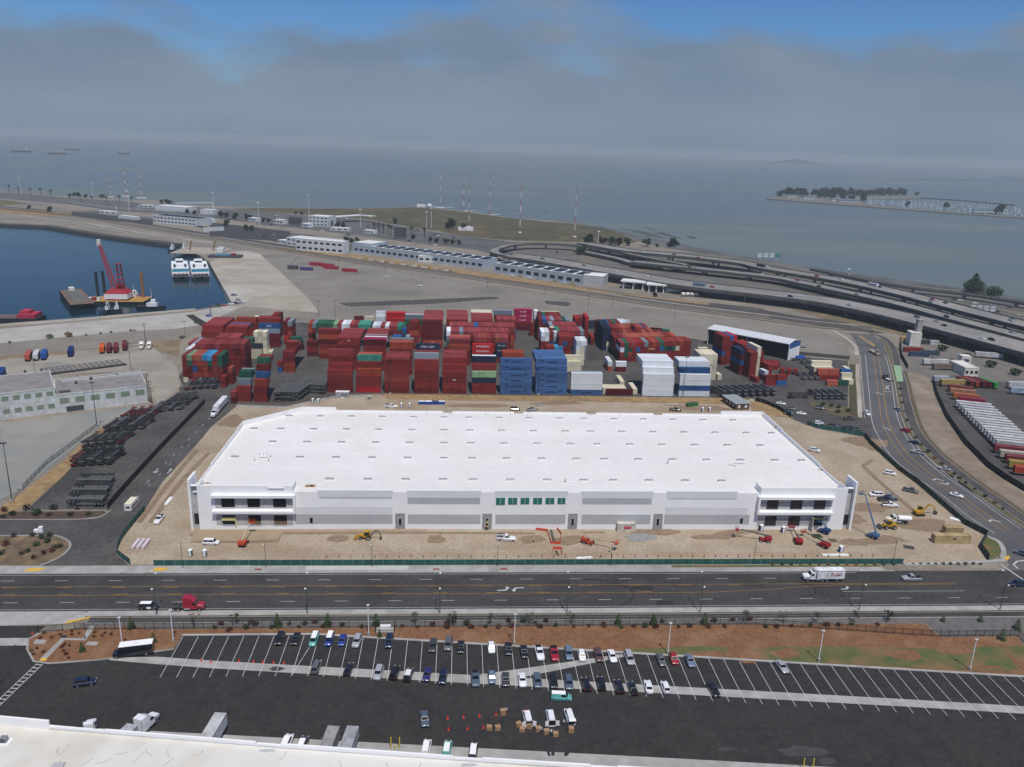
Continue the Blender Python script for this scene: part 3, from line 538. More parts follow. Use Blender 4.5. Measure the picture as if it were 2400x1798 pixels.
# front: pilaster bays and raised panels
edges = [(-52.2, -44.5, 13.3), (-44.5, -20.3, 13.85), (-20.3, -16.05, 13.3), (-16.05, 8.2, 13.85), (8.2, 12.5, 13.3), (12.5, 36.8, 13.85), (36.8, 40.9, 13.3), (40.9, 65.3, 13.85), (65.3, 69.4, 13.3), (69.4, 93.7, 13.9), (93.7, 101.4, 13.3)]
for x0, x1, h in edges: wp('wall_panel', B(x0, x1, FY-(.04 if h > 13.5 else 0), FY+.3, 0, h), m_white)
def band_(x0, x1, z0, z1, m): wp('painted_band', B(x0, x1, FY-.055, FY-.005, z0, z1), m)
for x0, x1, z0, z1, m in [(-52, -20.6, 1.9, 5.3, m_mgrey), (-52, -20.6, 5.3, 8.0, m_lgrey), (-44, -20.8, 10.95, 11.4, m_mgrey), (-44.3, -20.5, 11.4, 13.8, m_lgrey), (-15.7, 8.1, 1.9, 5.35, m_mgrey), (-15.7, 7.8, 9.05, 11.4, m_mgrey), (-15.9, 8.0, 11.6, 13.8, m_lgrey),
                          (13, 36.2, 1.9, 5.35, m_mgrey), (12.7, 36.6, 11.8, 13.8, m_lgrey), (41.6, 64.8, 1.9, 5.4, m_mgrey), (41.5, 64.7, 9.1, 11.4, m_mgrey), (41.1, 65.1, 11.6, 13.8, m_lgrey), (69.5, 98.6, 1.95, 5.4, m_mgrey), (69.5, 97.6, 5.4, 8.1, m_lgrey), (70.2, 93.2, 11.0, 11.35, m_mgrey), (69.6, 93.4, 11.35, 13.85, m_lgrey)]:
    band_(x0, x1, z0, z1, m)
for x0, x1, zb in [(13, 16, 8.8), (17, 20, 9), (21.1, 24, 9.1), (25.2, 28.2, 9.1), (29.3, 32.2, 9.15), (33.3, 35.9, 9.2)]:
    w_ = wp('covered_window', B(x0, x1, FY-.12, FY, zb, 11.4), m_teal); ob('batten', MB().box((x0+x1)/2-.05, (x0+x1)/2+.05, FY-.15, FY-.12, zb, 11.3).mesh('batten', m_lgrey), w_)
m_block = M('grey_block', (.33, .325, .32), (.25, .245, .24), 1.2)
for x0 in (-19.75, 8.7, 37.1, 65.8):
    d_ = wp('door_surround', B(x0, x0+3.15, FY-.10, FY-.02, 0, 5.7), m_block)
    ob('opening', MB().box(x0+1.1, x0+2.05, FY-.14, FY-.02, 1.6, 4.0).mesh('opening', m_hole), d_)
    ob('opening_frame', MB().box(x0+.98, x0+1.1, FY-.17, FY-.1, 1.5, 4.1).box(x0+2.05, x0+2.17, FY-.17, FY-.1, 1.5, 4.1).box(x0+.98, x0+2.17, FY-.17, FY-.1, 4.0, 4.12).mesh('opening_frame', m_lgrey), d_)
    ob('lintel_course', MB().box(x0, x0+3.15, FY-.13, FY-.09, 4.7, 4.78).mesh('lintel_course', m_mgrey), d_)
for x0 in (-47.3, 95.45): wp('opening', B(x0, x0+.95, FY-.08, FY, 2.2, 4.1), m_hole)
# corner office blocks
def corner(x0, x1, fx0, fx1, wins, fin, dirn):
    wp('corner_wall', B(x0, x1, FY-.15, FY+.25, 0, 15.3), m_white)
    wp('corner_wall', B(x0 if dirn < 0 else x1-.3, x0+.3 if dirn < 0 else x1, FY+.25, FY+6, 0, 15.0), m_white)
    wp('corner_return', B(x1-.3 if dirn < 0 else x0, x1 if dirn < 0 else x0+.3, FY+.25, FY+5, 12.9, 15.2), m_white)
    fr = wp('window_frame_box', B(fx0, fx1, FY-1.6, FY-.16, 11.6, 12.5).box(fx0, fx1, FY-1.6, FY-.16, 6.2, 7.0), m_white)
    ob('side_cheek', MB().box(fx1-.6 if dirn < 0 else fx0, fx1 if dirn < 0 else fx0+.6, FY-1.6, FY-.16, 7.0, 11.6).mesh('side_cheek', m_white), fr)
    a, b = fx0+.9, fx1-.7
    ob('concrete_band', MB().box(a, b, FY-.22, FY-.17, 7.6, 11.2).mesh('concrete_band', m_rgrey), fr)
    wp('concrete_band', B(a, b-.3, FY-.22, FY-.16, 1.6, 5.2), m_rgrey)
    wp('canopy_fascia', B(fx0, fx1, FY-.5, FY-.16, 5.5, 6.1), m_white)
    for (p, q) in wins:
        for z0, z1 in ((7.85, 11.1), (1.75, 5.05)):
            w_ = wp('window', B(p, q, FY-.32, FY-.2, z0, z1), m_hole if dirn < 0 else m_glass)
            mbm = MB().box(p-.08, q+.08, FY-.36, FY-.2, z0-.12, z0)
            if dirn > 0:
                for t in (.5,): mbm.box(p+(q-p)*t-.04, p+(q-p)*t+.04, FY-.36, FY-.32, z0, z1)
                for t in (.33, .66): mbm.box(p, q, FY-.36, FY-.32, z0+(z1-z0)*t-.03, z0+(z1-z0)*t+.03)
            ob('mullion', mbm.mesh('mullion', m_dgrey if dirn > 0 else m_lgrey), w_)
    if dirn > 0:
        mbm = MB()
        for z in (8.7, 9.9): mbm.box(a, b, FY-.3, FY-.23, z, z+.05)
        for z in (2.6, 3.9): mbm.box(a, b-.3, FY-.3, FY-.23, z, z+.05)
        wp('scaffold_rail', mbm, m_dgrey)
    f0, f1 = fin
    wp('corner_fin', B(f0, f1, FY-.6, FY+6.2, 0, 17.5), m_white)
    s0, s1 = (f1, x0) if dirn < 0 else (x1, f0)
    wp('slot_wall', B(s0, s1, FY+.8, FY+1.0, 0, 15.0), m_rgrey); wp('slot_window', B(s0+.15, s1-.15, FY+.7, FY+.79, 1.5, 5.2), m_glass)
    wp('slot_cap', B(s0, s1, FY-.1, FY+1.0, 15.0, 15.25), m_white)
corner(-82.3, -52.2, -77.8, -51.5, [(-74.9, -70.8), (-66.7, -62.8), (-58.6, -54.6)], (-84.9, -84.2), -1)
corner(101.4, 131.2, 100.5, 126.7, [(103.9, 107.8), (112, 116), (120.1, 124)], (133.4, 134.1), 1)
wp('loading_entrance', B(119.7, 119.9, FY-2.2, FY-.2, 0, 5.2), m_mgrey); wp('yellow_barrier', B(120.4, 124.3, FY-.5, FY-.35, 3.9, 4.5), M('hi_vis_yellow', (.62, .62, .04)))
wp('yellow_barrier', B(-75.2, -70.6, FY-.6, FY-.34, 3.3, 4.4).box(-70.9, -70.55, FY-.55, FY-.36, 1.4, 4.0), M('straw_yellow', (.66, .58, .24)))
for x0 in (-66.7, -58.6): wp('guard_rail', B(x0, x0+3.9, FY-.42, FY-.34, 2.6, 2.85).box(x0, x0+3.9, FY-.42, FY-.34, 2.0, 2.15), M('bare_timber_rail', (.42, .26, .15)))
wp('roof_board', MB().box(-60, -55, FY-.5, FY+.8, 14.5, 14.9), m_white)
# skylights: white kerb, grey domed lens
sk_k = B(-1.5, 1.5, -.75, .75, 0, .28).mesh('skylight_kerb', m_white)
mbl = MB().loft([[(-1.45, -.7, .28), (1.45, -.7, .28), (1.45, .7, .28), (-1.45, .7, .28)], [(-1.15, -.45, .55), (1.15, -.45, .55), (1.15, .45, .55), (-1.15, .45, .55)]])
sk_l = mbl.mesh('skylight_lens', M('smoked_lens', (.30, .30, .31), rough=.4))
for Y, xs in [(315.8, [-68.5, -56, -43.3, -30.8, -18, -5.4, 4.8, 17.4, 30, 42.8, 53.2, 65.8, 78.3, 91, 103.8, 116.8]), (300.2, [-78.8, -68.6, -56, -43.3, -30.7, -17.8, -5.1, 5, 17.7, 30.4, 43.2, 53.4, 66, 78.7, 91.4, 104.2, 117.1, 127.5]),
              (286, [-68.6, -56, -43.2, -30.5, -17.8, -4.9, 5.3, 17.9, 30.6, 43.4, 53.7, 66.4, 79, 91.7, 104.6, 117.6]), (270.8, [-78.4, -55.7, -43, -30.3, -17.6, -4.7, 5.5, 18.1, 30.8, 43.7, 53.9, 66.4, 79.2, 91.9, 104.7, 117.6, 127.9]),
              (251.5, [-42.3, -29.6, -17, -4.5, 5.6, 18.3, 30.9, 43.4, 53.6, 66, 78.7, 91.4])]:
    for x in xs:
        s_ = ob('skylight', sk_k, roof, (x, Y, RZ)); ob('lens', sk_l, s_)
# things lying on the roof
def roofthing(name, label, cat, mb, mat, group=None): return tag(ob(name, mb.mesh(name, mat)), label, cat, group)
pz = lambda u, v: b3(u, v, RZ+.05)
for i, (p, a, w_, h_) in enumerate([(b3(1535, 1515, RZ), .9, .3, 2.6), (b3(1595, 1500, RZ), 0, 4.2, .35), (b4(475, 1560, RZ), -.75, 3.6, .35)]):
    mb = MB(); mb.box(-w_/2, w_/2, -h_/2, h_/2, 0, .18)
    tag(ob('roofing_board', mb.mesh('roofing_board', m_wood if i == 2 else m_oldc), None, (p.x, p.y, RZ+.02), a), ('brown plank by the right parapet of the white roof', 'pale U-shaped board run on the white roof near right corner', 'timber plank near the right front edge of the white roof')[(1, 1, 2)[i]] if i else 'short leaning board on the white roof near the front right', 'board')
p = b3(830, 510, RZ)
t_ = thing('timber_pile', 'pile of timber and boards on the front edge of the white roof', 'timber', (p.x, p.y, RZ))
for i in range(4): ob('plank', B(-1.8+.4*i, 1.6+.3*i, -.9+.45*i, -.6+.45*i, .02, .2+.06*i).mesh('plank', m_wood), t_)
p = c1(1205, 515, RZ)
t_ = thing('roof_hatch', 'open brown roof hatch near the left front edge', 'hatch', (p.x, p.y, RZ)); ob('kerb', B(-1.6, 1.6, -.7, .7, 0, .3).mesh('kerb', m_wood), t_); ob('opening', B(.1, .9, -.5, .5, .3, .33).mesh('opening', m_hole), t_)
for i, (u, v) in enumerate([(300, 490), (330, 488)]):
    p = c1(u, v, RZ); tag(ob('plank', B(-1.1, 1.1, -.15, .15, 0, .12).mesh('plank', m_wood), None, (p.x, p.y, RZ+.02), -.6), ('left', 'right')[i]+' one of two brown planks at the roof front-left corner', 'plank', 'planks on roof corner')
p = b1(800, 1445, RZ)
t_ = thing('roof_equipment_frame', 'white hoist frame standing alone on the left half of roof', 'frame', (p.x, p.y, RZ)); ob('platform', B(-1.4, 1.4, -.5, .5, .3, .7).mesh('platform', m_white), t_)
for sx in (-1.3, 0, 1.3): ob('post', B(sx-.05, sx+.05, -.05, .05, 0, 1.8).mesh('post', m_dgrey), t_)
for i, (u, v) in enumerate([(725, 1470), (845, 1475), (862, 1440)]):
    p = b1(u, v, RZ); tag(ob('vent_pipe', MB().cyl((0, 0, 0), (0, 0, 1.2), .09, n=6).cyl((0, 0, 0), (0, 0, .12), .3, n=8).mesh('vent_pipe', m_steel), None, (p.x, p.y, RZ)), ('left', 'middle', 'right')[i]+' thin grey stand pipe beside the hoist frame on roof', 'pipe')
mb = MB()
for ii, (u, v) in enumerate([(365, 1073), (563, 1073), (878, 1078), (1092, 1083), (1235, 1085), (1570, 1083), (1785, 1090), (1915, 1095), (2030, 1092)]):
    p = b2(u, v, RZ); mb2 = MB().cyl((0, 0, 0), (0, 0, .9), .08, n=6)
    tag(ob('vent_pipe', mb2.mesh('vent_pipe', m_steel), None, (p.x, p.y, RZ)), '%s grey vent pipe from left along the rear roof edge' % ORD[ii], 'pipe', 'vent pipes along rear roof edge')
# ================= foreground warehouse roof =================
fw = thing('near_warehouse', 'cream stained flat roof with white parapet at bottom edge of picture', 'building', (0, 127.4, 0))
sl_ = -.117; YF = lambda x: 127.4+sl_*x+ (0.00019*x*x)
m_cream = M('cream_roof', (.66, .63, .56), (.60, .57, .49), .15, c3=(.70, .685, .64), sc3=.05)
def fp(name, mb, mat, par=None): return ob(name, mb.mesh(name, mat), par or fw, None if par else (0, -127.4, 0))
xs = [-150, -110, -70, -38, 0, 42, 90, 160]
fr_ = fp('roof', MB().prism([(x, YF(x)-.3) for x in xs]+[(160, 60), (-150, 60)], 8.4, 8.9), m_cream)
fp('wall', MB().prism([(x, YF(x)) for x in xs]+[(x, YF(x)-.3) for x in xs[::-1]], 0, 9.4), m_white)
for x0, x1, h in [(-150, -90, 11.2), (-90.2, -79.2, 10.9), (-79.2, -68, 9.75), (-67.9, -38, 9.95), (-37.9, -33, 9.7), (-32.9, 0, 9.95), (.1, 5.5, 9.7), (5.6, 26, 9.95), (26.1, 31, 9.7), (31.1, 62, 9.95), (62.1, 160, 9.9)]:
    fp('parapet', MB().prism([(x0, YF(x0)), (x1, YF(x1)), (x1, YF(x1)-.45), (x0, YF(x0)-.45)], 9.3 if h < 10 else 8.9, h), m_white)
m_st = M('stain', (.33, .29, .23), (.5, .46, .38), 1)
rnd = random.Random(3)
for i in range(30):
    x = rnd.uniform(-95, 20); y = YF(x)-rnd.uniform(.8, 11); a = rnd.uniform(.8, 2.0); pts = [Vector((x, y))]
    for k in range(5): a += rnd.uniform(-.5, .5); pts.append(pts[-1]+Vector((math.cos(a), math.sin(a)))*rnd.uniform(-.75, -.35))
    fp('water_stain', band(MB(), pts, rnd.uniform(.03, .09), -.06, 8.905+.0006*i), m_st, fr_)
for x in (-35.5, 3, 28.5): fp('scupper_drain', MB().prism(blob((x, YF(x)-1.1), 1.6, .4), 8.9, 8.93), m_mgrey, fr_)
p = d0(62, 1410, 9); t_ = thing('roof_fan', 'grey cube ventilation fan on the cream roof at lower left', 'roof fan', (p.x, p.y-1, 8.9))
ob('kerb', B(-1.3, 1.3, -.9, .9, 0, .25).mesh('kerb', m_white), t_); ob('housing', B(-.6, .6, -.5, .5, .25, 1.3).mesh('housing', m_steel), t_); ob('louvre', B(-.45, .45, -.53, -.5, .4, 1.15).mesh('louvre', m_dgrey), t_)
p = d0(500, 1650, 8.9); tag(ob('roof_hatch', B(-1.1, 1.1, -.7, .7, 0, .3).mesh('roof_hatch', m_mgrey), None, (p.x, p.y, 8.9)), 'grey low hatch on the cream roof at bottom edge', 'hatch')
# ================= vehicles =================
wheel_me = {}
def wheel(r=.34, w=.24):
    k = (r, w)
    if k not in wheel_me:
        mb = MB().cyl((0, -w/2, 0), (0, w/2, 0), r, n=14); mb.cyl((0, -w/2-.012, 0), (0, w/2+.012, 0), r*.6, n=10, mi=1)
        wheel_me[k] = mb.mesh('wheel', [m_rubber, m_rim])
    return wheel_me[k]
def sec(x, zb, zt, w): return [(x, -w*.9, zb), (x, -w, zb+.2), (x, -w, zt-.16), (x, -w*.85, zt), (x, w*.85, zt), (x, w, zt-.16), (x, w, zb+.2), (x, w*.9, zb)]
lamp_me = B(-.04, .04, -.17, .17, -.07, .07).mesh('headlight', m_lamp); tail_me = B(-.04, .04, -.15, .15, -.09, .09).mesh('tail_light', m_red)
def car_parts(L, W, H, belt, hood, deck, cowl, rf, rr, bl, wr=.33, bed=None, glass=True, roof2=None, sidebase=True):
    h = W/2; mb = MB(); fx = L/2
    st = [sec(-fx, .42, deck-.22, h*.86), sec(-fx+.12, .26, deck-.03, h*.97), sec(-fx+.5, .22, deck, h), sec(bl-.05, .2, max(deck, belt-.04), h), sec(cowl+.05, .2, belt, h), sec(cowl+.35, .2, hood+.02, h), sec(fx-.45, .22, hood-.06, h*.97), sec(fx-.1, .26, hood-.22, h*.9), sec(fx, .36, hood-.36, h*.8)]
    mb.loft(st)
    hb, ht = h*.88, h*.70
    mb.frus((bl, cowl, -hb, hb, belt-.03), (rr, rf, -ht, ht, H))
    parts = [T('body', mb.mesh('body', m_car, smooth=35))]
    def lerp(a, b, t): return a+(b-a)*t
    def face(x0, x1, y0, y1, off, nm, me_name):
        pass
    t0, t1 = .12, .9; z0, z1 = lerp(belt, H, t0), lerp(belt, H, t1)
    q = MB(); e = .02
    q.add([(lerp(cowl, rf, t0)+e, -lerp(hb, ht, t0)*.93, z0+e), (lerp(cowl, rf, t0)+e, lerp(hb, ht, t0)*.93, z0+e), (lerp(cowl, rf, t1)+e, lerp(hb, ht, t1)*.93, z1+e), (lerp(cowl, rf, t1)+e, -lerp(hb, ht, t1)*.93, z1+e)], [(0, 1, 2, 3)])
    parts.append(T('windshield', q.mesh('windshield', m_glass)))
    if glass is True or glass == 'rear':
        q = MB(); q.add([(lerp(bl, rr, t0)-e, -lerp(hb, ht, t0)*.9, z0+e), (lerp(bl, rr, t0)-e, lerp(hb, ht, t0)*.9, z0+e), (lerp(bl, rr, t1)-e, lerp(hb, ht, t1)*.9, z1+e), (lerp(bl, rr, t1)-e, -lerp(hb, ht, t1)*.9, z1+e)], [(3, 2, 1, 0)])
        parts.append(T('rear_window', q.mesh('rear_window', m_glass)))
    for s in (-1, 1):
        xa0, xb0 = lerp(bl, rr, t0)+.18, lerp(cowl, rf, t0)-.18; xa1, xb1 = lerp(bl, rr, t1)+.16, lerp(cowl, rf, t1)-.1
        if glass is not True: xa0 = xa1 = lerp(xa0, xb0, .62)
        q = MB(); mid0, mid1 = lerp(xa0, xb0, .48), lerp(xa1, xb1, .46)
        y0, y1 = s*(lerp(hb, ht, t0)+e), s*(lerp(hb, ht, t1)+e)
        segs = [(xa0, mid0-.05, xa1, mid1-.05), (mid0+.05, xb0, mid1+.05, xb1)] if glass is True else [(xa0, xb0, xa1, xb1)]
        for a, b, c, d in segs: q.add([(a, y0, z0), (b, y0, z0), (d, y1, z1), (c, y1, z1)], [(0, 1, 2, 3) if s < 0 else (3, 2, 1, 0)])
        parts.append(T('side_window', q.mesh('side_window', m_glass)))
    ax = (fx-.92, -fx+.98)
    for x in ax:
        for s in (-1, 1): parts.append(T('wheel', wheel(wr, .22), (x, s*(h-.1), wr)))
    for s in (-1, 1):
        parts.append(T('headlight', lamp_me, (fx-.05, s*h*.6, hood-.25))); parts.append(T('tail_light', tail_me, (-fx+.03, s*h*.72, deck-.2)))
    return parts
SEDAN = car_parts(4.75, 1.82, 1.45, .98, .93, 1.02, .95, .25, -.95, -1.65)
SUV = car_parts(4.75, 1.90, 1.76, 1.08, 1.05, 1.1, 1.15, .6, -1.9, -2.25, .37)
HATCH = car_parts(4.2, 1.76, 1.5, .98, .95, 1.02, 1.05, .4, -1.45, -1.95)
MINIVAN = car_parts(5.0, 1.98, 1.78, 1.05, 1.0, 1.05, 1.5, .8, -2.1, -2.38, .34)
VAN = car_parts(4.75, 1.75, 1.90, 1.12, 1.08, 1.12, 1.55, .95, -2.25, -2.34, .33, glass=False)
FAR_CAR = [p for p in SEDAN if p.name in ('body', 'windshield', 'rear_window', 'side_window')]
FAR_SUV = [p for p in SUV if p.name in ('body', 'windshield', 'rear_window', 'side_window')]
def pickup_parts(L=5.7, W=1.98, H=1.88, tool=False):
    base = car_parts(L, W, H, 1.12, 1.12, 1.12, 1.1, .5, -.45, -.72, .39)
    h = W/2
    if tool:   # utility body with side lockers
        mb = MB()
        for s in (-1, 1): mb.box(-L/2, -.85, s*h-.28 if s > 0 else -h, s*h if s > 0 else -h+.28, .6, 1.45)
        base.append(T('utility_body', mb.mesh('utility_body', m_car)))
        base.append(T('rack', MB().box(-L/2+.05, -.9, -h+.02, -h+.08, 1.45, 1.8).box(-L/2+.05, -.9, h-.08, h-.02, 1.45, 1.8).mesh('rack', m_dgrey)))
    base.append(T('cargo_bed', B(-L/2+.12, -.85, -h*.78, h*.78, 1.125, 1.14).mesh('cargo_bed', m_black)))
    return base
PICKUP = pickup_parts(); UTIL = pickup_parts(6.2, 2.05, 1.95, True)
# semi tractor, trailers, box truck, buses
def tractor_parts(sleeper=True, blue=False):
    P = []; mb = MB()
    mb.loft([sec(1.75, .75, 2.0, 1.05), sec(2.9, .7, 1.9, 1.0), sec(3.45, .7, 1.65, .9)])      # hood
    P.append(T('hood', mb.mesh('hood', m_car, smooth=30)))
    P.append(T('cab', MB().frus((.1, 1.8, -1.15, 1.15, .8), (.1, 1.8, -1.15, 1.15, 1.95)).frus((.1, 1.8, -1.15, 1.15, 1.95), (.1, 1.15, -1.08, 1.08, 2.9)).mesh('cab', m_car)))
    P.append(T('windshield', MB().add([(1.78, -1.0, 2.05), (1.78, 1.0, 2.05), (1.24, .98, 2.82), (1.24, -.98, 2.82)], [(0, 1, 2, 3)]).mesh('windshield', m_glass)))
    for s in (-1, 1): P.append(T('side_window', MB().add([(.5, s*1.165, 2.0), (1.6, s*1.165, 2.0), (1.2, s*1.12, 2.65), (.5, s*1.12, 2.65)], [(0, 1, 2, 3) if s < 0 else (3, 2, 1, 0)]).mesh('side_window', m_glass)))
    if sleeper:
        P.append(T('sleeper', MB().box(-1.9, .1, -1.2, 1.2, .9, 2.9).mesh('sleeper', m_car)))
        P.append(T('roof_fairing', MB().frus((-1.9, 1.1, -1.18, 1.18, 2.9), (-1.9, -.3, -1.1, 1.1, 3.95)).mesh('roof_fairing', m_car)))
        P.append(T('fairing_vent', B(-.25, .15, -.3, .3, 3.45, 3.62).mesh('fairing_vent', m_black)))
    x0 = -5.0 if sleeper else -4.0
    P.append(T('frame', B(x0, 2.6, -.45, .45, .6, .9).mesh('frame', m_dgrey)))
    P.append(T('fifth_wheel', MB().cyl((x0+1.2, 0, .95), (x0+1.2, 0, 1.1), .5, n=10).mesh('fifth_wheel', m_dgrey)))
    for s in (-1, 1):
        P.append(T('fuel_tank', MB().cyl((-1.6, s*1.0, .75), (-.1, s*1.0, .75), .32, n=10).mesh('fuel_tank', m_steel)))
        P.append(T('wheel', wheel(.5, .3), (2.35, s*1.05, .5)))
        for x in (x0+.55, x0+1.85): P.append(T('wheel', wheel(.5, .55), (x, s*.95, .5)))
        P.append(T('headlight', lamp_me, (3.4, s*.75, 1.2)))
        P.append(T('mirror', B(1.5, 1.6, s*1.4-.08, s*1.4+.08, 1.9, 2.5).mesh('mirror', m_black)))
        P.append(T('exhaust_stack', MB().cyl((.0 if not sleeper else -1.95, s*1.0, 1), (.0 if not sleeper else -1.95, s*1.0, 3.6), .07, n=6).mesh('exhaust_stack', m_steel)))
    return P
TRACTOR = tractor_parts(); DAYCAB = tractor_parts(False)
def box_parts(L, W=2.55, H=2.75, z0=1.1, ribs=True, mat=m_obj):
    mb = MB().box(-L/2, L/2, -W/2, W/2, z0, z0+H)
    P = [T('box', mb.mesh('box', mat))]
    r_ = MB()
    for s in (-1, 1):
        r_.box(-L/2-.01, L/2+.01, s*(W/2)-.03, s*(W/2)+.03, z0+H-.12, z0+H+.02); r_.box(-L/2-.01, L/2+.01, s*(W/2)-.03, s*(W/2)+.03, z0-.02, z0+.15)
    P.append(T('edge_rail', r_.mesh('edge_rail', m_steel)))
    for s in (-1, 1): P.append(T('rear_door', B(-L/2-.04, -L/2, .03 if s > 0 else -W/2+.08, W/2-.08 if s > 0 else -.03, z0+.08, z0+H-.1).mesh('rear_door', mat)))
    return P
def trailer_parts(L=16.1, ax=2, mat=m_obj):
    P = box_parts(L, mat=mat)
    P.append(T('landing_leg', B(L/2-2.8, L/2-2.65, -.9, -.75, .05, 1.1).box(L/2-2.8, L/2-2.65, .75, .9, .05, 1.1).mesh('landing_leg', m_dgrey)))
    P.append(T('axle_frame', B(-L/2+.6, -L/2+3.6, -.5, .5, .6, 1.09).mesh('axle_frame', m_dgrey)))
    for x in (-L/2+1.3, -L/2+2.6):
        for s in (-1, 1): P.append(T('wheel', wheel(.5, .5), (x, s*.98, .5)))
    return P
TRAILER = trailer_parts(); TRAILER20 = trailer_parts(12.2)
def bus_parts(L, W, H, hood=True, rmat=m_white):
    P = []; h = W/2; x1 = L/2-(1.25 if hood else 0)
    P.append(T('body', MB().frus((-L/2, x1, -h, h, .45), (-L/2, x1, -h, h, 2.0)).frus((-L/2, x1, -h, h, 2.0), (-L/2+.05, x1-.35, -h+.08, h-.08, H-.1)).mesh('body', m_car)))
    P.append(T('roof', MB().box(-L/2+.05, x1-.35, -h+.08, h-.08, H-.099, H).mesh('roof', rmat)))
    if hood: P.append(T('hood', MB().loft([sec(x1-.02, .45, 1.45, h*.9), sec(L/2-.2, .45, 1.25, h*.85), sec(L/2, .5, 1.0, h*.75)]).mesh('hood', m_car, smooth=30)))
    P.append(T('windshield', MB().add([(x1+.01, -h*.85, 1.5), (x1+.01, h*.85, 1.5), (x1-.3, h*.8, H-.35), (x1-.3, -h*.8, H-.35)], [(0, 1, 2, 3)]).mesh('windshield', m_glass)))
    P.append(T('rear_window', B(-L/2-.02, -L/2+.01, -h*.6, h*.6, 1.5, 2.1).mesh('rear_window', m_glass)))
    n = int(L/1.4)
    for s in (-1, 1):
        for i in range(n):
            xa = -L/2+.4+i*(x1+L/2-.9)/n
            P.append(T('side_window', B(xa, xa+(x1+L/2-.9)/n-.15, s*(h-.03)-.03, s*(h-.03)+.03, 1.45, 2.05).mesh('side_window', m_glass)))
        for x in (x1+.3 if hood else x1-1.5, -L/2+1.6): P.append(T('wheel', wheel(.42, .3), (x, s*(h-.15), .42)))
        P.append(T('headlight', lamp_me, (L/2-.02, s*h*.55, .9))); P.append(T('tail_light', tail_me, (-L/2-.02, s*h*.8, .9)))
    P.append(T('roof_hatch', B(-1.2, -.5, -.35, .35, H, H+.08).mesh('roof_hatch', m_lgrey)))
    return P
BUSB = bus_parts(9.2, 2.45, 3.1); SHUT = bus_parts(7.6, 2.4, 3.0, True, M('cream_roof_paint', (.72, .66, .48)))
# ---- colours
CC = dict(black=(.012, .012, .014), white=(.78, .79, .80), silver=(.36, .37, .39), grey=(.11, .115, .12), dgrey=(.045, .047, .05), blue=(.012, .04, .25), navy=(.012, .018, .05), lblue=(.20, .30, .40), red=(.33, .012, .02), teal=(.12, .42, .38), brown=(.10, .05, .045), sblue=(.13, .18, .26), green=(.03, .08, .06), cream=(.70, .65, .48), tan=(.35, .28, .18), yellow=(.55, .33, .03), purple=(.03, .025, .13), steelb=(.08, .11, .15))
UP = math.pi/2
def car(tpl, label, p, a, color, cat='car', name=None, group=None, dz=.03):
    return spawn(tpl, name or 'parked_car', label, cat, (p.x, p.y, dz), a, group, CC[color] if isinstance(color, str) else color)
GRP = 'vehicles in the parking lot'
lotU = [(d1(575, 570), SUV, 'black', 'black SUV at the left end of the upper parking row'), (d1(712, 568), SEDAN, 'black', 'black sedan just right of the leftmost black SUV, upper row'),
        (d1(870, 580), VAN, 'teal', 'white and teal cargo van in the upper row beside a white and blue van'), (d1(1003, 578), VAN, 'blue', 'white and blue cargo van right of the teal one, upper row'),
        (d1(1113, 583), HATCH, 'blue', 'bright blue compact car in the upper row beside white vans'), (d1(1240, 590), SUV, 'silver', 'grey SUV with gleaming windshield right of blue compact'),
        (d1(1518, 592), MINIVAN, 'navy', 'navy minivan parked alone below the fenced bin enclosure'), (d2(52, 632), SUV, 'dgrey', 'dark grey SUV with its rear door open, upper row'),
        (d2(187, 615), MINIVAN, 'grey', 'tall grey van with sun glint on windshield, upper row'), (d2(295, 640), SEDAN, 'black', 'black sedan with pale teal windshield shade, upper row'),
        (d2(558, 645), HATCH, 'white', 'white hatchback with dark sunroof below a white lamp post'), (d2(706, 655), SEDAN, 'black', 'black sedan beside the base of the middle white lamp post'),
        (d2(840, 680), SEDAN, 'black', 'black sedan left of the white pickup in upper row'), (d2(972, 688), PICKUP, 'white', 'white pickup left of the red pickup, upper row'),
        (d2(1100, 695), PICKUP, 'red', 'dark red pickup standing over the diagonal concrete strip'), (d2(1225, 695), SUV, 'sblue', 'steel blue wagon right of the red pickup'),
        (d2(1337, 712), HATCH, 'white', 'white hatchback with black roof panel, upper row'), (d2(1482, 713), SUV, 'brown', 'brown SUV on the diagonal concrete strip, upper row'),
        (d2(1600, 718), SEDAN, 'white', 'white sedan right of the brown SUV, upper row'), (d2(1747, 735), MINIVAN, 'silver', 'silver blue minivan at the end of the diagonal strip'),
        (d3(180, 750), SEDAN, 'grey', 'charcoal coupe left of the red SUV with open trunk'), (d3(290, 740), HATCH, 'red', 'red car with its trunk raised at the kerb'),
        (d3(430, 757), SEDAN, 'sblue', 'steel blue sedan right of the red car'), (d3(1222, 810), SEDAN, 'silver', 'lone silver sedan far right in the upper row')]
for i, (p, tp, c, lab) in enumerate(lotU):
    o = car(tp, lab, p, -UP+random.uniform(-.06, .06)-(.05 if p.x < 0 else -.12 if p.x > 60 else 0), c, 'van' if tp is VAN else 'car', {id(VAN): 'cargo_van', id(PICKUP): 'pickup_truck', id(MINIVAN): 'minivan'}.get(id(tp), 'parked_car'), 'vehicles in upper parking row')
    if tp is VAN: ob('roof_panel', B(-2.2, .9, -.62, .62, 1.9, 1.93).mesh('roof_panel', m_white), o)
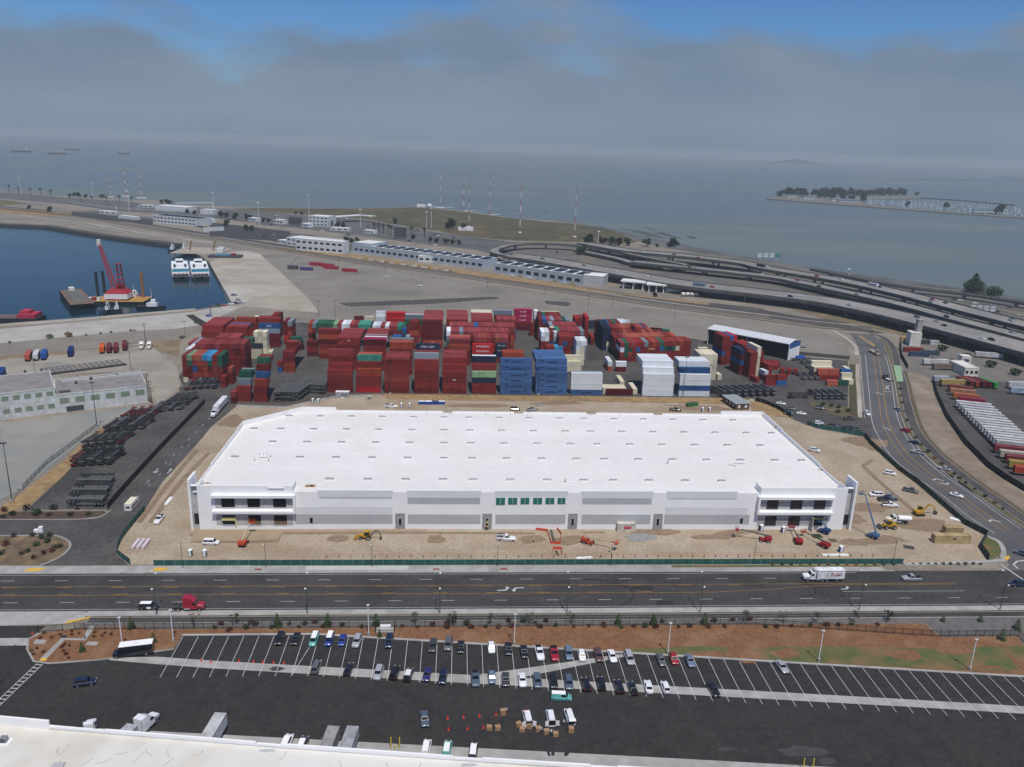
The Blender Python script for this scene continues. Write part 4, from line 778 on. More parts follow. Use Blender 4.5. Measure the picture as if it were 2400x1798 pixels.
lotL = [(d1(890, 812), SUV, 'grey', 'boxy grey SUV with open tailgate at left end of lower row'), (d1(1170, 828), SEDAN, 'black', 'black sedan second from left in the lower row'),
        (d1(1425, 865), SUV, 'silver', 'silver SUV between two black cars, lower row'), (d1(1567, 860), MINIVAN, 'black', 'black minivan left of the police SUV'), (d1(1685, 880), SUV, 'black', 'black and white police SUV with grey roof in the lower row'),
        (d1(1845, 877), SEDAN, 'purple', 'dark blue violet sedan right of the police SUV'), (d1(1982, 902), SUV, 'navy', 'navy SUV at the lower row left of a gap'),
        (d2(420, 912), PICKUP, 'steelb', 'blue grey pickup in the lower row on the concrete strip'), (d2(562, 902), HATCH, 'sblue', 'steel blue hatchback right of the blue grey pickup'), (d2(682, 920), SEDAN, 'dgrey', 'charcoal sedan left of the white coupe'),
        (d2(825, 925), SEDAN, 'white', 'white coupe where the two concrete strips meet'), (d2(955, 935), SUV, 'steelb', 'dark blue SUV right of the white coupe'), (d2(1092, 940), SUV, 'black', 'black SUV behind the teal and white van'),
        (d2(1225, 950), SUV, 'steelb', 'blue SUV behind the front of the teal van'), (d2(1370, 962), SUV, 'black', 'black SUV with its door open, lower row'), (d2(1502, 955), SUV, 'black', 'large black SUV with roof glint, lower row'),
        (d2(1655, 982), SUV, 'black', 'black SUV left of a small black sedan, lower row right half'), (d2(1775, 995), SEDAN, 'black', 'small black sedan left of two white cars'), (d2(1912, 982), SEDAN, 'white', 'white sedan with dark rear window, left of the two white cars'),
        (d2(2058, 985), HATCH, 'white', 'white hatchback, right one of two white cars in lower row'), (d3(632, 1010), SEDAN, 'black', 'lone black coupe at the right end of the lower row')]
for i, (p, tp, c, lab) in enumerate(lotL):
    o = car(tp, lab, p, (-UP if i in (2, 5, 6, 7, 8, 9, 10, 11, 12, 13, 20) else UP)+random.uniform(-.06, .06)-(.1 if p.x < 0 else -.1 if p.x > 50 else 0), c, 'car', {id(PICKUP): 'pickup_truck', id(MINIVAN): 'minivan'}.get(id(tp), 'parked_car'), 'vehicles in lower parking row')
    if i == 4: ob('roof_panel', B(-1.7, .5, -.64, .64, 1.76, 1.785).mesh('roof_panel', m_lgrey), o)
car(SUV, 'dark navy SUV alone on the asphalt at lower left', d0(735, 945), math.pi+.25+math.pi, 'navy')
car(SEDAN, 'blue grey sedan standing left of the red traffic cones', d1(1822, 1262), -UP+.12, 'steelb')
o = car(VAN, 'teal and white cargo van crossing the open asphalt', d2(1160, 1075), -.1, 'teal', 'van', 'cargo_van'); ob('roof_panel', B(-2.2, .9, -.62, .62, 1.9, 1.93).mesh('roof_panel', m_white), o)
door_me = B(-.03, .03, 0, .8, .45, 1.75).mesh('rear_door', m_white)
for i, (p, c, lab, a) in enumerate([(d2(868, 1255), 'white', 'white van with red hood being loaded with boxes', UP+.08), (d2(1068, 1250), 'white', 'white van with teal hood and both rear doors open', UP+.04), (d2(1230, 1240), 'white', 'white van with raised tailgate beside a box pallet', UP+.1)]):
    o = car(VAN, lab, p, a, c, 'van', 'cargo_van'); ob('open_tail', B(-2.42, -2.36, -.72, .72, .6, 1.7).mesh('open_tail', m_hole), o)
    if i < 2:
        for s in (-1, 1): q = ob('rear_door', door_me, o, (-2.36, s*.8, 0), UP*.2*s if s > 0 else math.pi-UP*.2)
        ob('hood_panel', B(1.75, 2.25, -.6, .6, .97, 1.03).mesh('hood_panel', M('hood_red' if i == 0 else 'hood_teal', (.4, .02, .02) if i == 0 else (.03, .2, .17))), o)
    else: ob('tailgate', B(-3.2, -2.3, -.75, .75, 1.85, 1.92).mesh('tailgate', m_white), o)
for i, (x, y, tp, c, lab) in enumerate([(645, 1430, SUV, 'white', 'front of a white and dark car at the dock left of grey boxes'), (780, 1450, SUV, 'dgrey', 'dark car nosing out at the dock, second from left'), (1840, 1480, VAN, 'white', 'white van roof at the dock right of the yellow bollards'), (2018, 1490, VAN, 'teal', 'white roofed van with teal nose at the dock')]):
    p = d1(x, y); o = car(tp, lab, p+Vector((0, -1.2)), UP-.12, c, 'van', 'cargo_van' if tp is VAN else 'parked_car'); ob('roof_panel', B(-2.0, .6, -.6, .6, tp is VAN and 1.9 or 1.76, tp is VAN and 1.93 or 1.79).mesh('roof_panel', m_white), o)
p = d2(402, 1510); o = car(VAN, 'white roofed van with navy nose at the dock, rightmost', p+Vector((0, -1.2)), UP-.12, 'navy', 'van', 'cargo_van'); ob('roof_panel', B(-2.2, .9, -.62, .62, 1.9, 1.93).mesh('roof_panel', m_white), o)
# white semi and trailers backed to the docks
p = d0(1310, 1275); o = spawn(TRACTOR, 'semi_truck', 'white sleeper semi truck backed toward the dock at lower left', 'truck', (p.x-.6, p.y-2.0, .03), UP-.35, None, CC['white'])
q = Vector((p.x-.6, p.y-2)); dd = Vector((math.cos(UP-.35), math.sin(UP-.35)))
spawn(trailer_parts(14.6), 'semi_trailer', 'grey box trailer hitched to the white semi at the dock', 'trailer', (*(q-dd*10.6), .03), UP-.35, None, (.42, .43, .45))
p = d0(820, 1320); spawn(DAYCAB, 'yard_tractor', 'small white yard tractor peeking over the roof edge at lower left', 'truck', (p.x, p.y-2.5, .03), UP+.25, None, CC['white'])
for x, y, c, lab in [(1900, 1330, (.55, .56, .57), 'pale grey trailer backed to dock left of the two grey boxes'), ]:
    p = d0(x, y); spawn(box_parts(9, 2.6, 2.9), 'dock_trailer', lab, 'trailer', (p.x-.2, p.y-4.2, .03), UP-.12, None, c)
for x, c, lab in [(1035, (.33, .32, .31), 'brownish grey box trailer at the dock, left of a pair'), (1200, (.36, .38, .40), 'blue grey box trailer at the dock, right of a pair')]:
    p = d1(x, 1420); spawn(box_parts(9, 2.5, 2.5), 'dock_trailer', lab, 'trailer', (p.x-.3, p.y-4.6, .03), UP-.12, None, c)
# road traffic
p = d0(1150, 690); spawn(BUSB, 'party_bus', 'black bus with white roof parked at the mulch bed', 'bus', (p.x, p.y+.3, .03), math.pi+.2, None, (.010, .011, .02))
p = c0(1145, 700); spawn(SHUT, 'shuttle_bus', 'cream roofed white shuttle bus on the lane beside the site', 'bus', (p.x, p.y, .06), la+.0, None, (.72, .72, .70))
p = c0(1285, 1570); o = car(MINIVAN, 'black and white police SUV driving on the main road', p, 0, 'black', 'police car', 'police_car', dz=.06)
ob('roof_panel', B(-2.1, .8, -.68, .68, 1.78, 1.81).mesh('roof_panel', m_white), o); [ob('door_panel', B(-.2, .9, s*.99-.02, s*.99+.02, .45, 1.0).mesh('door_panel', m_white), o) for s in (-1, 1)]
p = c0(1640, 1590); spawn(TRACTOR, 'semi_tractor', 'crimson sleeper semi tractor without trailer on the main road', 'truck', (p.x+.3, p.y+.6, .06), 0, None, (.36, .012, .035))
p = c4(500, 1330); BT = [t_ for t_ in DAYCAB if t_.name not in ('fifth_wheel', 'exhaust_stack')]
o = spawn(BT, 'box_truck', 'white rental box truck with red lettering on the main road', 'truck', (p.x-3.6, p.y+.4, .06), math.pi, None, CC['white'])
bx = box_parts(8.4, 2.5, 2.75, .95)
for t_ in bx: k = ob(t_.name, t_.me, o, (-4.5, 0, 0), 0, (.80, .81, .82))
ob('refrigeration_unit', B(-.25, .55, -.9, .9, 2.6, 3.75).mesh('refrigeration_unit', m_mgrey), o)
k = ob('lettering', text_mesh('Ryder', 1.5, m_red), o, (-6.2, 1.3, 2.6), math.pi)
ob('swoosh', MB().add([(-7.6, 1.29, 1.95), (-4.6, 1.29, 2.05), (-4.6, 1.29, 2.12), (-7.6, 1.29, 2.1)], [(0, 1, 2, 3), (3, 2, 1, 0)]).mesh('swoosh', m_red), o)
for s in (-1, 1): ob('wheel', wheel(.5, .55), o, (-6.5, s*.95, .5))
car(PICKUP, 'silver crew cab pickup on the main road right of the box truck', c4(1235, 1325), math.pi, 'silver', 'pickup', 'pickup_truck', dz=.06)
car(SUV, 'dark SUV entering from the right end of the main road', c4(2150, 1375), math.pi, 'navy', 'car', 'driving_car', dz=.06)
car(SUV, 'blue grey SUV waiting at the right-hand crossing', c4(2190, 1110), 2.3, 'steelb', 'car', 'driving_car', dz=.06)
CT = 'vehicles on the curved road'
for x, y, f, tp, c, a, lab in [(852, 1075, b4, SUV, 'white', -UP-.05, 'white SUV on the left lane near the access road'), (1117, 1040, b4, SEDAN, 'sblue', UP+.1, 'pale blue car on the right lane of curved road'), (1180, 1222, b4, SUV, 'red', UP+.35, 'red SUV climbing the curved road'),
                               (1260, 1325, b4, SEDAN, 'navy', UP+.55, 'navy car behind the red SUV on the curved road'), (1290, 1412, b4, PICKUP, 'silver', UP+.8, 'silver pickup behind the navy car on the curved road'), (1520, 1552, b4, SEDAN, 'silver', UP+.85, 'silver sedan near the cycle path on the curve'),
                               (1625, 605, c4, SEDAN, 'white', -.75, 'white sedan coming down the lower curved road'), (700, 1120, b4, PICKUP, 'dgrey', .0, 'dark pickup turning out of the access road'), (450, 1030, b4, SUV, 'black', -.35, 'black SUV parked below the scrub by the access road'),
                               (112, 988, b4, SEDAN, 'white', -.35, 'white sedan, leftmost on the access road'), (203, 1035, b4, SEDAN, 'dgrey', -.35, 'dark grey sedan between two white cars on access road'), (287, 1075, b4, SEDAN, 'white', -.35, 'white car lowest of the three on the access road'), (175, 1075, b4, SUV, 'green', -.4, 'dark green car behind the screen fence'),
                               (435, 1160, b4, SUV, 'white', .1, 'white car behind the green fence end, leftmost'), (560, 1185, b4, SUV, 'black', -.1, 'black car behind green fence, second from left'), (632, 1190, b4, SEDAN, 'dgrey', -.1, 'dark car behind green fence, third from left'), (705, 1205, b4, SUV, 'black', -.1, 'black SUV behind green fence, fourth from left'), (762, 1215, b4, SUV, 'dgrey', -.1, 'dark SUV with white light behind green fence, rightmost')]:
    car(tp, lab, f(x, y), a, c, 'pickup' if tp is PICKUP else 'car', 'pickup_truck' if tp is PICKUP else 'driving_car', CT, dz=.07)
p = b4(930, 560); o = spawn(DAYCAB, 'semi_truck', 'tan day cab truck with flatbed coming down curved road', 'truck', (p.x, p.y, .06), -UP-.1, None, CC['tan']); ob('flatbed', B(-9, -1.2, -1.25, 1.25, 1.0, 1.5).mesh('flatbed', m_oldc), o)
p = b4(1022, 775); o = spawn(DAYCAB, 'semi_tractor', 'dark bobtail truck with white stripe on curved road', 'truck', (p.x, p.y, .06), UP+.1, None, (.03, .035, .05)); ob('deck_plate', B(-3.8, -.1, -.7, .7, .92, .98).mesh('deck_plate', m_white), o)
# site vehicles
SV = 'work vehicles on the construction ground'
for x, y, f, tp, c, a, lab in [(1823, 1015, c0, MINIVAN, 'white', -.05, 'white work van beside the orange boom lift'), (1375, 815, c0, PICKUP, 'white', la+math.pi, 'white pickup on the dirt left of the warehouse'), (1055, 980, c2, UTIL, 'white', -.1, 'white utility truck with open bed in front of the warehouse'),
                               (1050, 415, c4, SUV, 'white', -.55, 'white SUV on the dirt by the right-hand fence'), (1230, 565, c4, PICKUP, 'grey', -.65, 'grey pickup on the dirt near the right fence'), (1050, 690, c4, PICKUP, 'white', -.12, 'white pickup in front of the dark truck bed, right of warehouse'), (930, 600, c4, MINIVAN, 'white', math.pi-.1, 'white van left of the blue scissor lifts'),
                               (1010, 640, c4, PICKUP, 'navy', .05, 'navy truck between white van and white pickup'), (400, 215, c4, SUV, 'white', -.6, 'white car just beyond the right warehouse parapet'), (1905, 1015, b1, UTIL, 'white', 0, 'white utility truck behind the rear roof edge'), (1040, 1045, b3, PICKUP, 'black', -.2, 'black pickup behind the warehouse near the green skip'), (1280, 1040, b2, PICKUP, 'silver', .5, 'silver truck behind the rear parapet, centre'), (1130, 1038, b2, SUV, 'black', 0, 'black car behind the rear parapet, centre')]:
    car(tp, lab, f(x, y), a, c, 'van' if tp is MINIVAN else 'pickup' if tp in (PICKUP, UTIL) else 'car', 'work_van' if tp is MINIVAN else 'pickup_truck' if tp in (PICKUP, UTIL) else 'parked_car', SV, dz=.06)
p = b0(1855, 1010); o = spawn(DAYCAB, 'semi_tractor', 'white day cab truck on the lane left of the containers', 'truck', (p.x, p.y, .06), la+math.pi, None, CC['white'])
dd = Vector((math.cos(la), math.sin(la))); spawn(TRAILER, 'semi_trailer', 'white box trailer behind the day cab truck on the lane', 'trailer', (*(p+dd*9.8), .06), la+math.pi, None, (.74, .76, .79))
# quay cars and yard tractors at the left
for x, y, f, a, c, lab in [(1225, 430, b0, -UP+.2, 'cream', 'cream white semi tractor, left one of a pair in the yard'), (1290, 430, b0, -UP+.2, 'cream', 'cream white semi tractor, right one of a pair in the yard')]:
    spawn(TRACTOR, 'semi_tractor', lab, 'truck', (*f(x, y), .06), a, None, (.75, .73, .66))
for x, y, c, lab in [(1845, 70, 'dgrey', 'dark car leftmost in the row beside the harbour corner'), (1890, 65, 'black', 'black car second in the row beside the harbour corner'), (1932, 60, 'red', 'dark red car third in the row beside the harbour corner'), (1998, 55, 'white', 'white car fourth in the row by the harbour corner'), (2038, 50, 'black', 'black car behind white pickups at harbour corner'), (2085, 48, 'silver', 'silver car right end of harbour corner row'), (2060, 20, 'silver', 'grey pickup at the back of harbour corner'), (2110, 30, 'white', 'white pickup at the back right of harbour corner'), (1805, 155, 'blue', 'blue car alone by the dark ramp'), (2020, -25, 'purple', 'purple car on the pier edge')]:
    car(SUV if c in ('black', 'silver') else SEDAN, lab, b0(x, y), .1, c, 'car', 'parked_car', 'cars at the harbour corner', dz=.12)
for x, y, c, lab in [(1120, 990, 'white', 'white pickup alone on the gravel yard, left one'), (1417, 1072, 'white', 'white car alone on the gravel yard, right one')]: car(SEDAN, lab, a1(x, y), -.2, c, 'car', 'parked_car', dz=.12)
for x, y, c, lab in [(265, 485, 'white', 'white car beside the open steel shed'), (290, 497, 'black', 'black car beside the open steel shed')]: car(SEDAN, lab, b4(x, y), -.2, c, 'car', 'parked_car', dz=.12)
# trailers in the yard at left
for i, (x, y, c, lab) in enumerate([(250, 505, (.45, .10, .07), 'faded red trailer, leftmost in the back yard'), (320, 500, (.6, .6, .6), 'white trailer between red and blue trailers in the back yard'), (385, 495, (.03, .10, .35), 'blue trailer at the right of the left trio'), (615, 468, (.012, .035, .16), 'dark blue trailer standing alone in the back yard'), (885, 440, (.62, .12, .02), 'bright orange trailer in the back yard'), (945, 437, (.16, .03, .035), 'maroon trailer beside the orange one'), (1003, 435, (.19, .035, .035), 'maroon trailer third from the orange one'), (1080, 415, (.16, .03, .035), 'maroon trailer nearest to the cream tractors'), (15, 660, (.012, .05, .22), 'blue trailer at left frame edge')]):
    spawn(TRAILER20, 'box_trailer', lab, 'trailer', (*b0(x, y+18), .05), UP+.35, 'trailers in the back yard', c)
# long row of trailers at the right
rowc = [('red', (.22, .03, .03)), ('orange', (.42, .12, .04)), ('orange red', (.40, .09, .03)), ('crimson', (.30, .012, .04))]
RT = [(1610, 885, 'dark red', (.20, .03, .03)), (1625, 915, 'salmon orange', (.45, .20, .11)), (1650, 955, 'orange', (.42, .12, .04)), (1700, 990, 'crimson', (.30, .012, .04))]
for k in range(15): RT.append((1715+k*25.5, 1030+k*25, 'white', (.52, .53, .53) if k % 3 else (.60, .60, .59)))
RT += [(2060, 1420, 'maroon', (.22, .03, .035)), (2110, 1470, 'cream', (.5, .45, .36)), (2160, 1510, 'maroon and tan', (.22, .03, .035)), (2190, 1560, 'mustard yellow', (.38, .26, .05)), (2240, 1610, 'red', (.42, .05, .03))]
for i, (x, y, cn, c) in enumerate(RT):
    p = b4(x, y); q = b4(x+260, y+30)
    spawn(TRAILER20 if i < 4 else TRAILER, 'semi_trailer', '%s trailer, %s from the far end of the long right-hand row' % (cn, ORD[i]), 'trailer', (p.x+3, p.y, .06), math.atan2((q-p).y, (q-p).x)+math.pi+.02, 'row of parked trailers at the right', c)
for x, y, c, lab, tp, a in [(1735, 850, (.13, .015, .02), 'maroon trailer end, first of the short row', TRAILER20, 1), (1787, 850, (.33, .06, .04), 'orange red trailer end, second of the short row', TRAILER20, 1), (1845, 852, (.11, .015, .02), 'maroon trailer end, third of the short row', TRAILER20, 1), (1893, 855, (.12, .015, .02), 'maroon trailer end, fourth of the short row', TRAILER20, 1), (1948, 860, (.04, .30, .05), 'bright green trailer end in the short row', TRAILER20, 1),
                            (1510, 800, (.45, .5, .55), 'white and blue trailer seen side-on by the depot fence', TRAILER20, 0), (1600, 830, (.42, .30, .10), 'yellow over blue trailer side-on by the depot fence', TRAILER, 0), (1640, 800, (.22, .03, .03), 'dark red trailer partly hidden by the depot fence', TRAILER20, 0),
                            (1440, 650, (.62, .62, .60), 'white tank trailer with dark lettering in the depot', TRAILER, 0), (1500, 690, (.20, .15, .12), 'brown box trailer below the white lettered one', TRAILER20, 0), (1900, 590, (.55, .56, .58), 'long white trailer under the freeway at right', TRAILER, -.28), (2150, 850, (.55, .55, .54), 'white trailer at the right frame edge by the short row', TRAILER20, 0), (2190, 905, (.35, .45, .55), 'pale blue trailer at the right frame edge', TRAILER20, -.3)]:
    p = b4(x, y); spawn(tp, 'semi_trailer', lab, 'trailer', (p.x, p.y+(6 if a == 1 else 0), .06), UP+.2 if a == 1 else a, 'trailers around the depot', c)
# ================= shipping containers =================
KC = {'r': ((.20, .026, .022), 'rust red'), 'd': ((.12, .014, .017), 'dark maroon'), 'o': ((.31, .058, .03), 'orange red'), 'p': ((.25, .045, .045), 'faded pink red'), 'R': ((.40, .018, .022), 'bright red'), 'm': ((.33, .012, .07), 'magenta'),
      'g': ((.025, .10, .06), 'green'), 't': ((.05, .24, .17), 'teal green'), 'l': ((.22, .36, .20), 'pale green'), 'b': ((.025, .09, .24), 'blue'), 'B': ((.06, .13, .29), 'mid blue'), 'n': ((.02, .03, .06), 'navy'), 's': ((.05, .26, .50), 'sky blue'), 'y': ((.20, .24, .28), 'grey blue'),
      'w': ((.66, .69, .72), 'white'), 'c': ((.62, .57, .42), 'cream'), 'q': ((.34, .085, .055), 'salmon'), 'k': ((.03, .04, .05), 'charcoal')}
rc = random.Random(11)
RND = 'rrrrrrrdddrrooopppqryygbrr'
TH_ = 2.9
def cont_mesh(Ln, m_obj=m_obj):
    h, z = 1.22, 2.87; L2 = Ln/2; mb = MB()
    mb.box(-L2+.06, L2-.06, -h+.05, h-.05, .12, z-.06)
    f = MB()
    for sx in (-1, 1):
        for sy in (-1, 1): f.box(sx*L2-.12 if sx > 0 else -L2, L2 if sx > 0 else -L2+.12, h-.12 if sy > 0 else -h, h if sy > 0 else -h+.12, 0, z)
    for sy in (-1, 1):
        for a, b in ((0, .16), (z-.12, z)): f.box(-L2+.12, L2-.12, h-.10 if sy > 0 else -h, h if sy > 0 else -h+.10, a, b)
    for sx in (-1, 1): f.box(sx*L2-.1 if sx > 0 else -L2, L2 if sx > 0 else -L2+.1, -h+.12, h-.12, z-.12, z)
    d = MB(); d.box(-L2+.01, -L2+.06, .02, h-.13, .16, z-.14)
    for y in (.3, .8): d.box(-L2-.02, -L2+.01, y-.03, y+.03, .2, z-.2)
    d2 = MB(); d2.box(-L2+.01, -L2+.06, -h+.13, -.02, .16, z-.14)
    for y in (-.3, -.8): d2.box(-L2-.02, -L2+.01, y-.03, y+.03, .2, z-.2)
    return [T('shell', mb.mesh('shell', m_obj)), T('corner_frame', f.mesh('corner_frame', m_obj)), T('door', d.mesh('door', m_obj)), T('door', d2.mesh('door', m_obj))]
CT = {6.06: cont_mesh(6.06), 12.19: cont_mesh(12.19), 16.15: cont_mesh(16.15), 13.7: cont_mesh(13.7)}
m_clean = M('clean_paint', (1, 1, 1), (.93, .925, .91), .3, objc=True, rough=.7, spec=.15)
CTW = {k: cont_mesh(k, m_clean) for k in (6.06, 12.19, 16.15, 13.7)}
BOXES = []     # (centre, z, L, angle, colour code, label, logo)
def addc(cx, cy, tier, Ln, ang, code, where, logo=None):
    if code == '*': code = rc.choice(RND)
    BOXES.append((cx, cy, tier*TH_+.06, Ln, ang, code, '%s container %s tier up, %s' % (KC[code][1], ORD[tier], where), logo))
def XB(st, x0, y0, Ln, rows, rot=0, logos={}):
    c, s = math.cos(rot), math.sin(rot)
    for j, row in enumerate(rows):
        prev = len(rows[j-1]) if j else 0
        for t_, code in enumerate(row):
            if code == '.' or (j and t_ < prev-1 and t_ < len(row)-1): continue
            lx, ly = Ln/2, 1.24+2.5*j
            addc(x0+lx*c-ly*s+rc.uniform(-.1, .1), y0+lx*s+ly*c, t_, Ln, rot, code, '%s row back, %s' % (ORD[j], st) if len(rows) > 1 else st, logos.get((j, t_)))
def YB(st, x0, y0, Ln, cols, rot=0, hid=0, sp=2.52, skew=0):
    c, s = math.cos(rot), math.sin(rot)
    for i, col in enumerate(cols):
        for t_, code in enumerate(col):
            if code == '.' or (hid and t_ < hid-1 and t_ < len(col)-1 and 0 < i < len(cols)-1): continue
            lx, ly = 1.22+sp*i, Ln/2+skew*i
            addc(x0+lx*c-ly*s, y0+lx*s+ly*c+rc.uniform(-.15, .15), t_, Ln, rot+UP, code, '%s column from left, %s' % (ORD[i], st))
A = 12.19
# front row facing the warehouse
YB('low pair by truck lane', -107.2, 371, 6.06, ['dp'])
XB('leftmost front stack', -104, 370.4, 6.06, ['rrr', 'rrry', 'rrryg', 'rrryg', 'rrryy'])
XB('second front stack from left', -96.2, 370.2, 6.06, ['rrd', 'rrdo', 'rrdob', 'rrdobd', 'rrdobdg', 'rrdobdp', 'rrdobdp'])
XB('third front stack from left', -64.9, 390.8, A, ['rrrr', 'rrrrr', 'rrrrrr', 'rrrrrrp'])
XB('fourth front stack from left', -50.9, 391.2, A, ['Rrr', 'Rrro', 'Rrror', 'Rrrort', 'Rrrorq', 'Rrrorq'])
XB('fifth front stack from left', -36.7, 391, A, ['rrorrr']+['rrorrp']*6)
XB('sixth front stack from left', -21.7, 391, A, ['rrrrrr', 'rrrrrry', 'rrrrrrp', 'rrrrrrp', 'rrrrrrrn'], logos={(4, 7): ('CMA CGM', 1.5)})
XB('seventh front stack from left', -7.7, 391, A, ['rrrr', 'rrrrr', 'rrrrrr']+['rrrrrp']*6, logos={(0, 2): ('HM', 1.1)})
XB('eighth front stack from left', 7.3, 391.4, A, ['rrnl', 'rrnlr', 'rrnlr', 'rrnlrn', 'rrnlrw'])
XB('left blue stack of the front row', 21.7, 391.6, 16.15, ['BBBB', 'BBBBB', 'BBBBBB'])
XB('right blue stack of the front row', 39.8, 391.8, 16.15, ['BBBB', 'BBBBB']+['BBBBBB']*8)
XB('low white and blue front stack', 57.9, 391.4, 16.15, ['Bwww', 'Bwwy'])
XB('low maroon box before white stack', 76.5, 391.4, 13.7, ['d'])
XB('low cream row behind maroon', 75.2, 394.4, A, ['c', 'c', 'c'])
YB('low cream box beside white stack', 90.6, 393.5, A, ['c']); YB('cream box behind white stack corner', 86.6, 407.5, A, ['c'])
XB('tall white stack of the front row', 95.2, 391.4, 16.15, ['wwww', 'wwwww']+['wwwwww']*6)
XB('striped stack ending front row', 114.4, 391.6, 16.15, ['wbww', 'wbwwb']+['wbwwbw']*4)
YB('cream block right of striped stack', 133.5, 423, A, ['ccccc', 'ccccc', 'ccccc', 'ccccc'])
YB('low cream container at cream block foot', 144.6, 423, 6.06, ['c'])
# left blocks seen end-on
cols = ['c*gg*', 'r***g', '.R*b*p', '.y***p', '.b***s', '.y***s', '.tr**r', 'gr*g*g']
YB('left end-on block near row', -140, 404.6, A, ['c*rrp', 'rrdgl', 'Rpbpq', 'yoroq', 'booos', 'yrdgs', 'tpprr', 'rrpgg'])
YB('left end-on block second row', -142, 417.6, A, ['rrrrw', 'drrrr', '*****p', '*****p', '*****p', '*****r', '*****p', 'rrrdrr', 'dRrrrr'], hid=5)
YB('left block right columns', -119.5, 418.5, A, ['rRrrrp', 'rrrrdp', 'drdrrp'])
YB('left end-on block far row', -145, 431, A, ['***rp', '***yy', '***rg', '***rp', '***rg'], hid=4); YB('left block far right row', -131, 431.5, A, ['rrrrrp', 'rrrrrp', 'rrrrrp', 'rrrrrp', 'drrrrp'], hid=4)
YB('low red pair by chassis stacks', -119, 396, 6.06, ['rr', '']); YB('red trio by chassis stacks', -117, 402.5, 6.06, ['rrq'])
XB('big back-left stack', -150.5, 471, A, ['rrrr', 'rrrrr']+['rrrrp']*9); XB('second back-left stack', -136.3, 472, A, ['rrrrr', 'rrrrr', 'rrrrp', 'rrrrb', 'rrrrp', 'rrrrp'])
XB('short red row behind second stack', -137, 496, A, ['rrrro', 'rrrrr'])
XB('short stack under green container', -123, 455, 6.06, ['ooog', 'ooog'])
XB('cream and charcoal pair', -117.9, 454, 6.06, ['cck']); YB('cream columns', -117.5, 459.4, 6.06, ['ccccc', 'ccccc', 'ccccc']); YB('lone cream box', -109.9, 459, 6.06, ['c'])
XB('striped stack behind cream columns', -119.6, 481, A, ['dddyb', 'dddybr', 'dddybr'], logos={(0, 4): ('MSC', 1.6)})
YB('back-left end-on row', -148, 506, A, ['**r', '**B', '**R', '**p', '**r', '**y', '**p', '***c', '***r', '***r', '***r', '***r', '****r', '****d'], hid=2)
YB('red columns right of striped stack', -106.5, 488, A, ['rRrrd', 'rrory'])
XB('mid-left short stack', -94.1, 426, 6.06, ['oodr', 'oodr', 'nood', 'rbrr', 'rrdrr', 'brorp', 'gord', 'rsbr', 'rbrr', 'rnrgg', 'ryrg', 'rrr'])
YB('small pair left of mid-left stack', -97.3, 426, 6.06, ['br'])
# second row
XB('low red stack in second row', -87.8, 461, 6.06, ['drd', 'drd']); XB('first second-row stack', -80, 456, A, ['rordor', 'rrrrrp'])
XB('second second-row stack', -66.2, 433, A, ['rrrrr', 'rrrrrr']+['rrrrrp']*9, logos={(1, 5): ('HM', 1.1)}); XB('third second-row stack', -51.8, 432, A, ['rrrrrd', 'rrrrrm', 'rrrrrm', 'rrrrrw', 'rrrrrp', 'rrrrry']+['rrrrrp']*6)
XB('fourth second-row stack', -37, 424.5, A, ['rrrrr', 'rrrrro', 'rrrrrq', 'rrrrrq', 'rrrrr', 'rrrrry'])
YB('blue end-on cluster', -38.5, 466, 6.06, ['rrrb', 'rrrb', 'rrrn', 'rrry']); YB('blue box above cluster', -33.5, 473, 6.06, ['rrrrb'])
XB('short stack beside maroon tower', -29.8, 482, 6.06, ['rrrorr', 'rrrrrr', 'rrrrrr'])
XB('tall maroon tower', -21.9, 483, A, ['rodddd', 'rodddd']+['roddrp']*12, logos={(0, 1): ('HM', 1.1)})
XB('sixth second-row stack', -5.2, 446, A, ['rrro', 'rrrop', 'rrrop', 'rrrop', 'rrroq', 'rrroq'])
XB('bright red pair', 8.1, 450.5, A, ['rrRR'], logos={(0, 3): ('HYUNDAI', 1.7), (0, 2): ('HYUNDAI', 1.7)}); XB('navy twenty-foot stack', 22.2, 453, 6.06, ['rnnn'], logos={(0, 3): ('CMA CGM', 1.0), (0, 2): ('CMA CGM', 1.0)})
XB('orange stack behind blue ones', 25.3, 443, A, ['rro', 'rro', 'rro'])
YB('end-on row A behind bright red pair', 9, 455, A, ['***rp', '***rp', '***rq', '***rr', '***rr', '***rq', '***rp', '***rp'], hid=3)
YB('end-on row B', -7, 469.5, A, ['**gyw']+['***rp']*2+['***ry']+['***rp']*11, hid=4); YB('end-on row C', -5.5, 485, A, ['***rp']*6+['***rb']+['***rp']*9, hid=4)
XB('first rear stack', -7.6, 502, 13.7, ['rrrrr']*2+['rrrrp']*11); XB('second rear stack', 8.4, 502, 13.7, ['rrrrr']*2+['rrrrp']*8+['rrrrc']*4)
XB('grey blue rear stack', 24, 534, A, ['rrrry', 'rrrry']); YB('rear end-on reds', 24.5, 506, A, ['***rp']*5, hid=3)
XB('magenta logo stack', 38, 539, A, ['drmmm', 'drmmm'], logos={(0, 4): ('K LINE', 1.5), (0, 3): ('K LINE', 1.5), (0, 2): ('K LINE', 1.5)}); YB('white column right of magenta stack', 51.5, 536, 6.06, ['rrrww'])
YB('green and white end-on row', -91, 484, A, ['***oo', '***ry', '**wgg', '**wgg', '***gg', '***gg', '***rl', '***rp', '***ww', '***ww', '***rp', '***rp', '***rt', '***rt', '***rt'], hid=4)
YB('white topped end-on row', -52, 481, A, ['***ww', '***ww', '***rp', '***ww', '***rp', '***rp', '***rt', '***rg'], hid=4)
XB('rear maroon box', -68, 521, 6.06, ['rrrd']); XB('rear cream box', -61, 521, 6.06, ['rrrc']); XB('rear white boxes', -54, 522, 6.06, ['rrww', 'rrwww'])
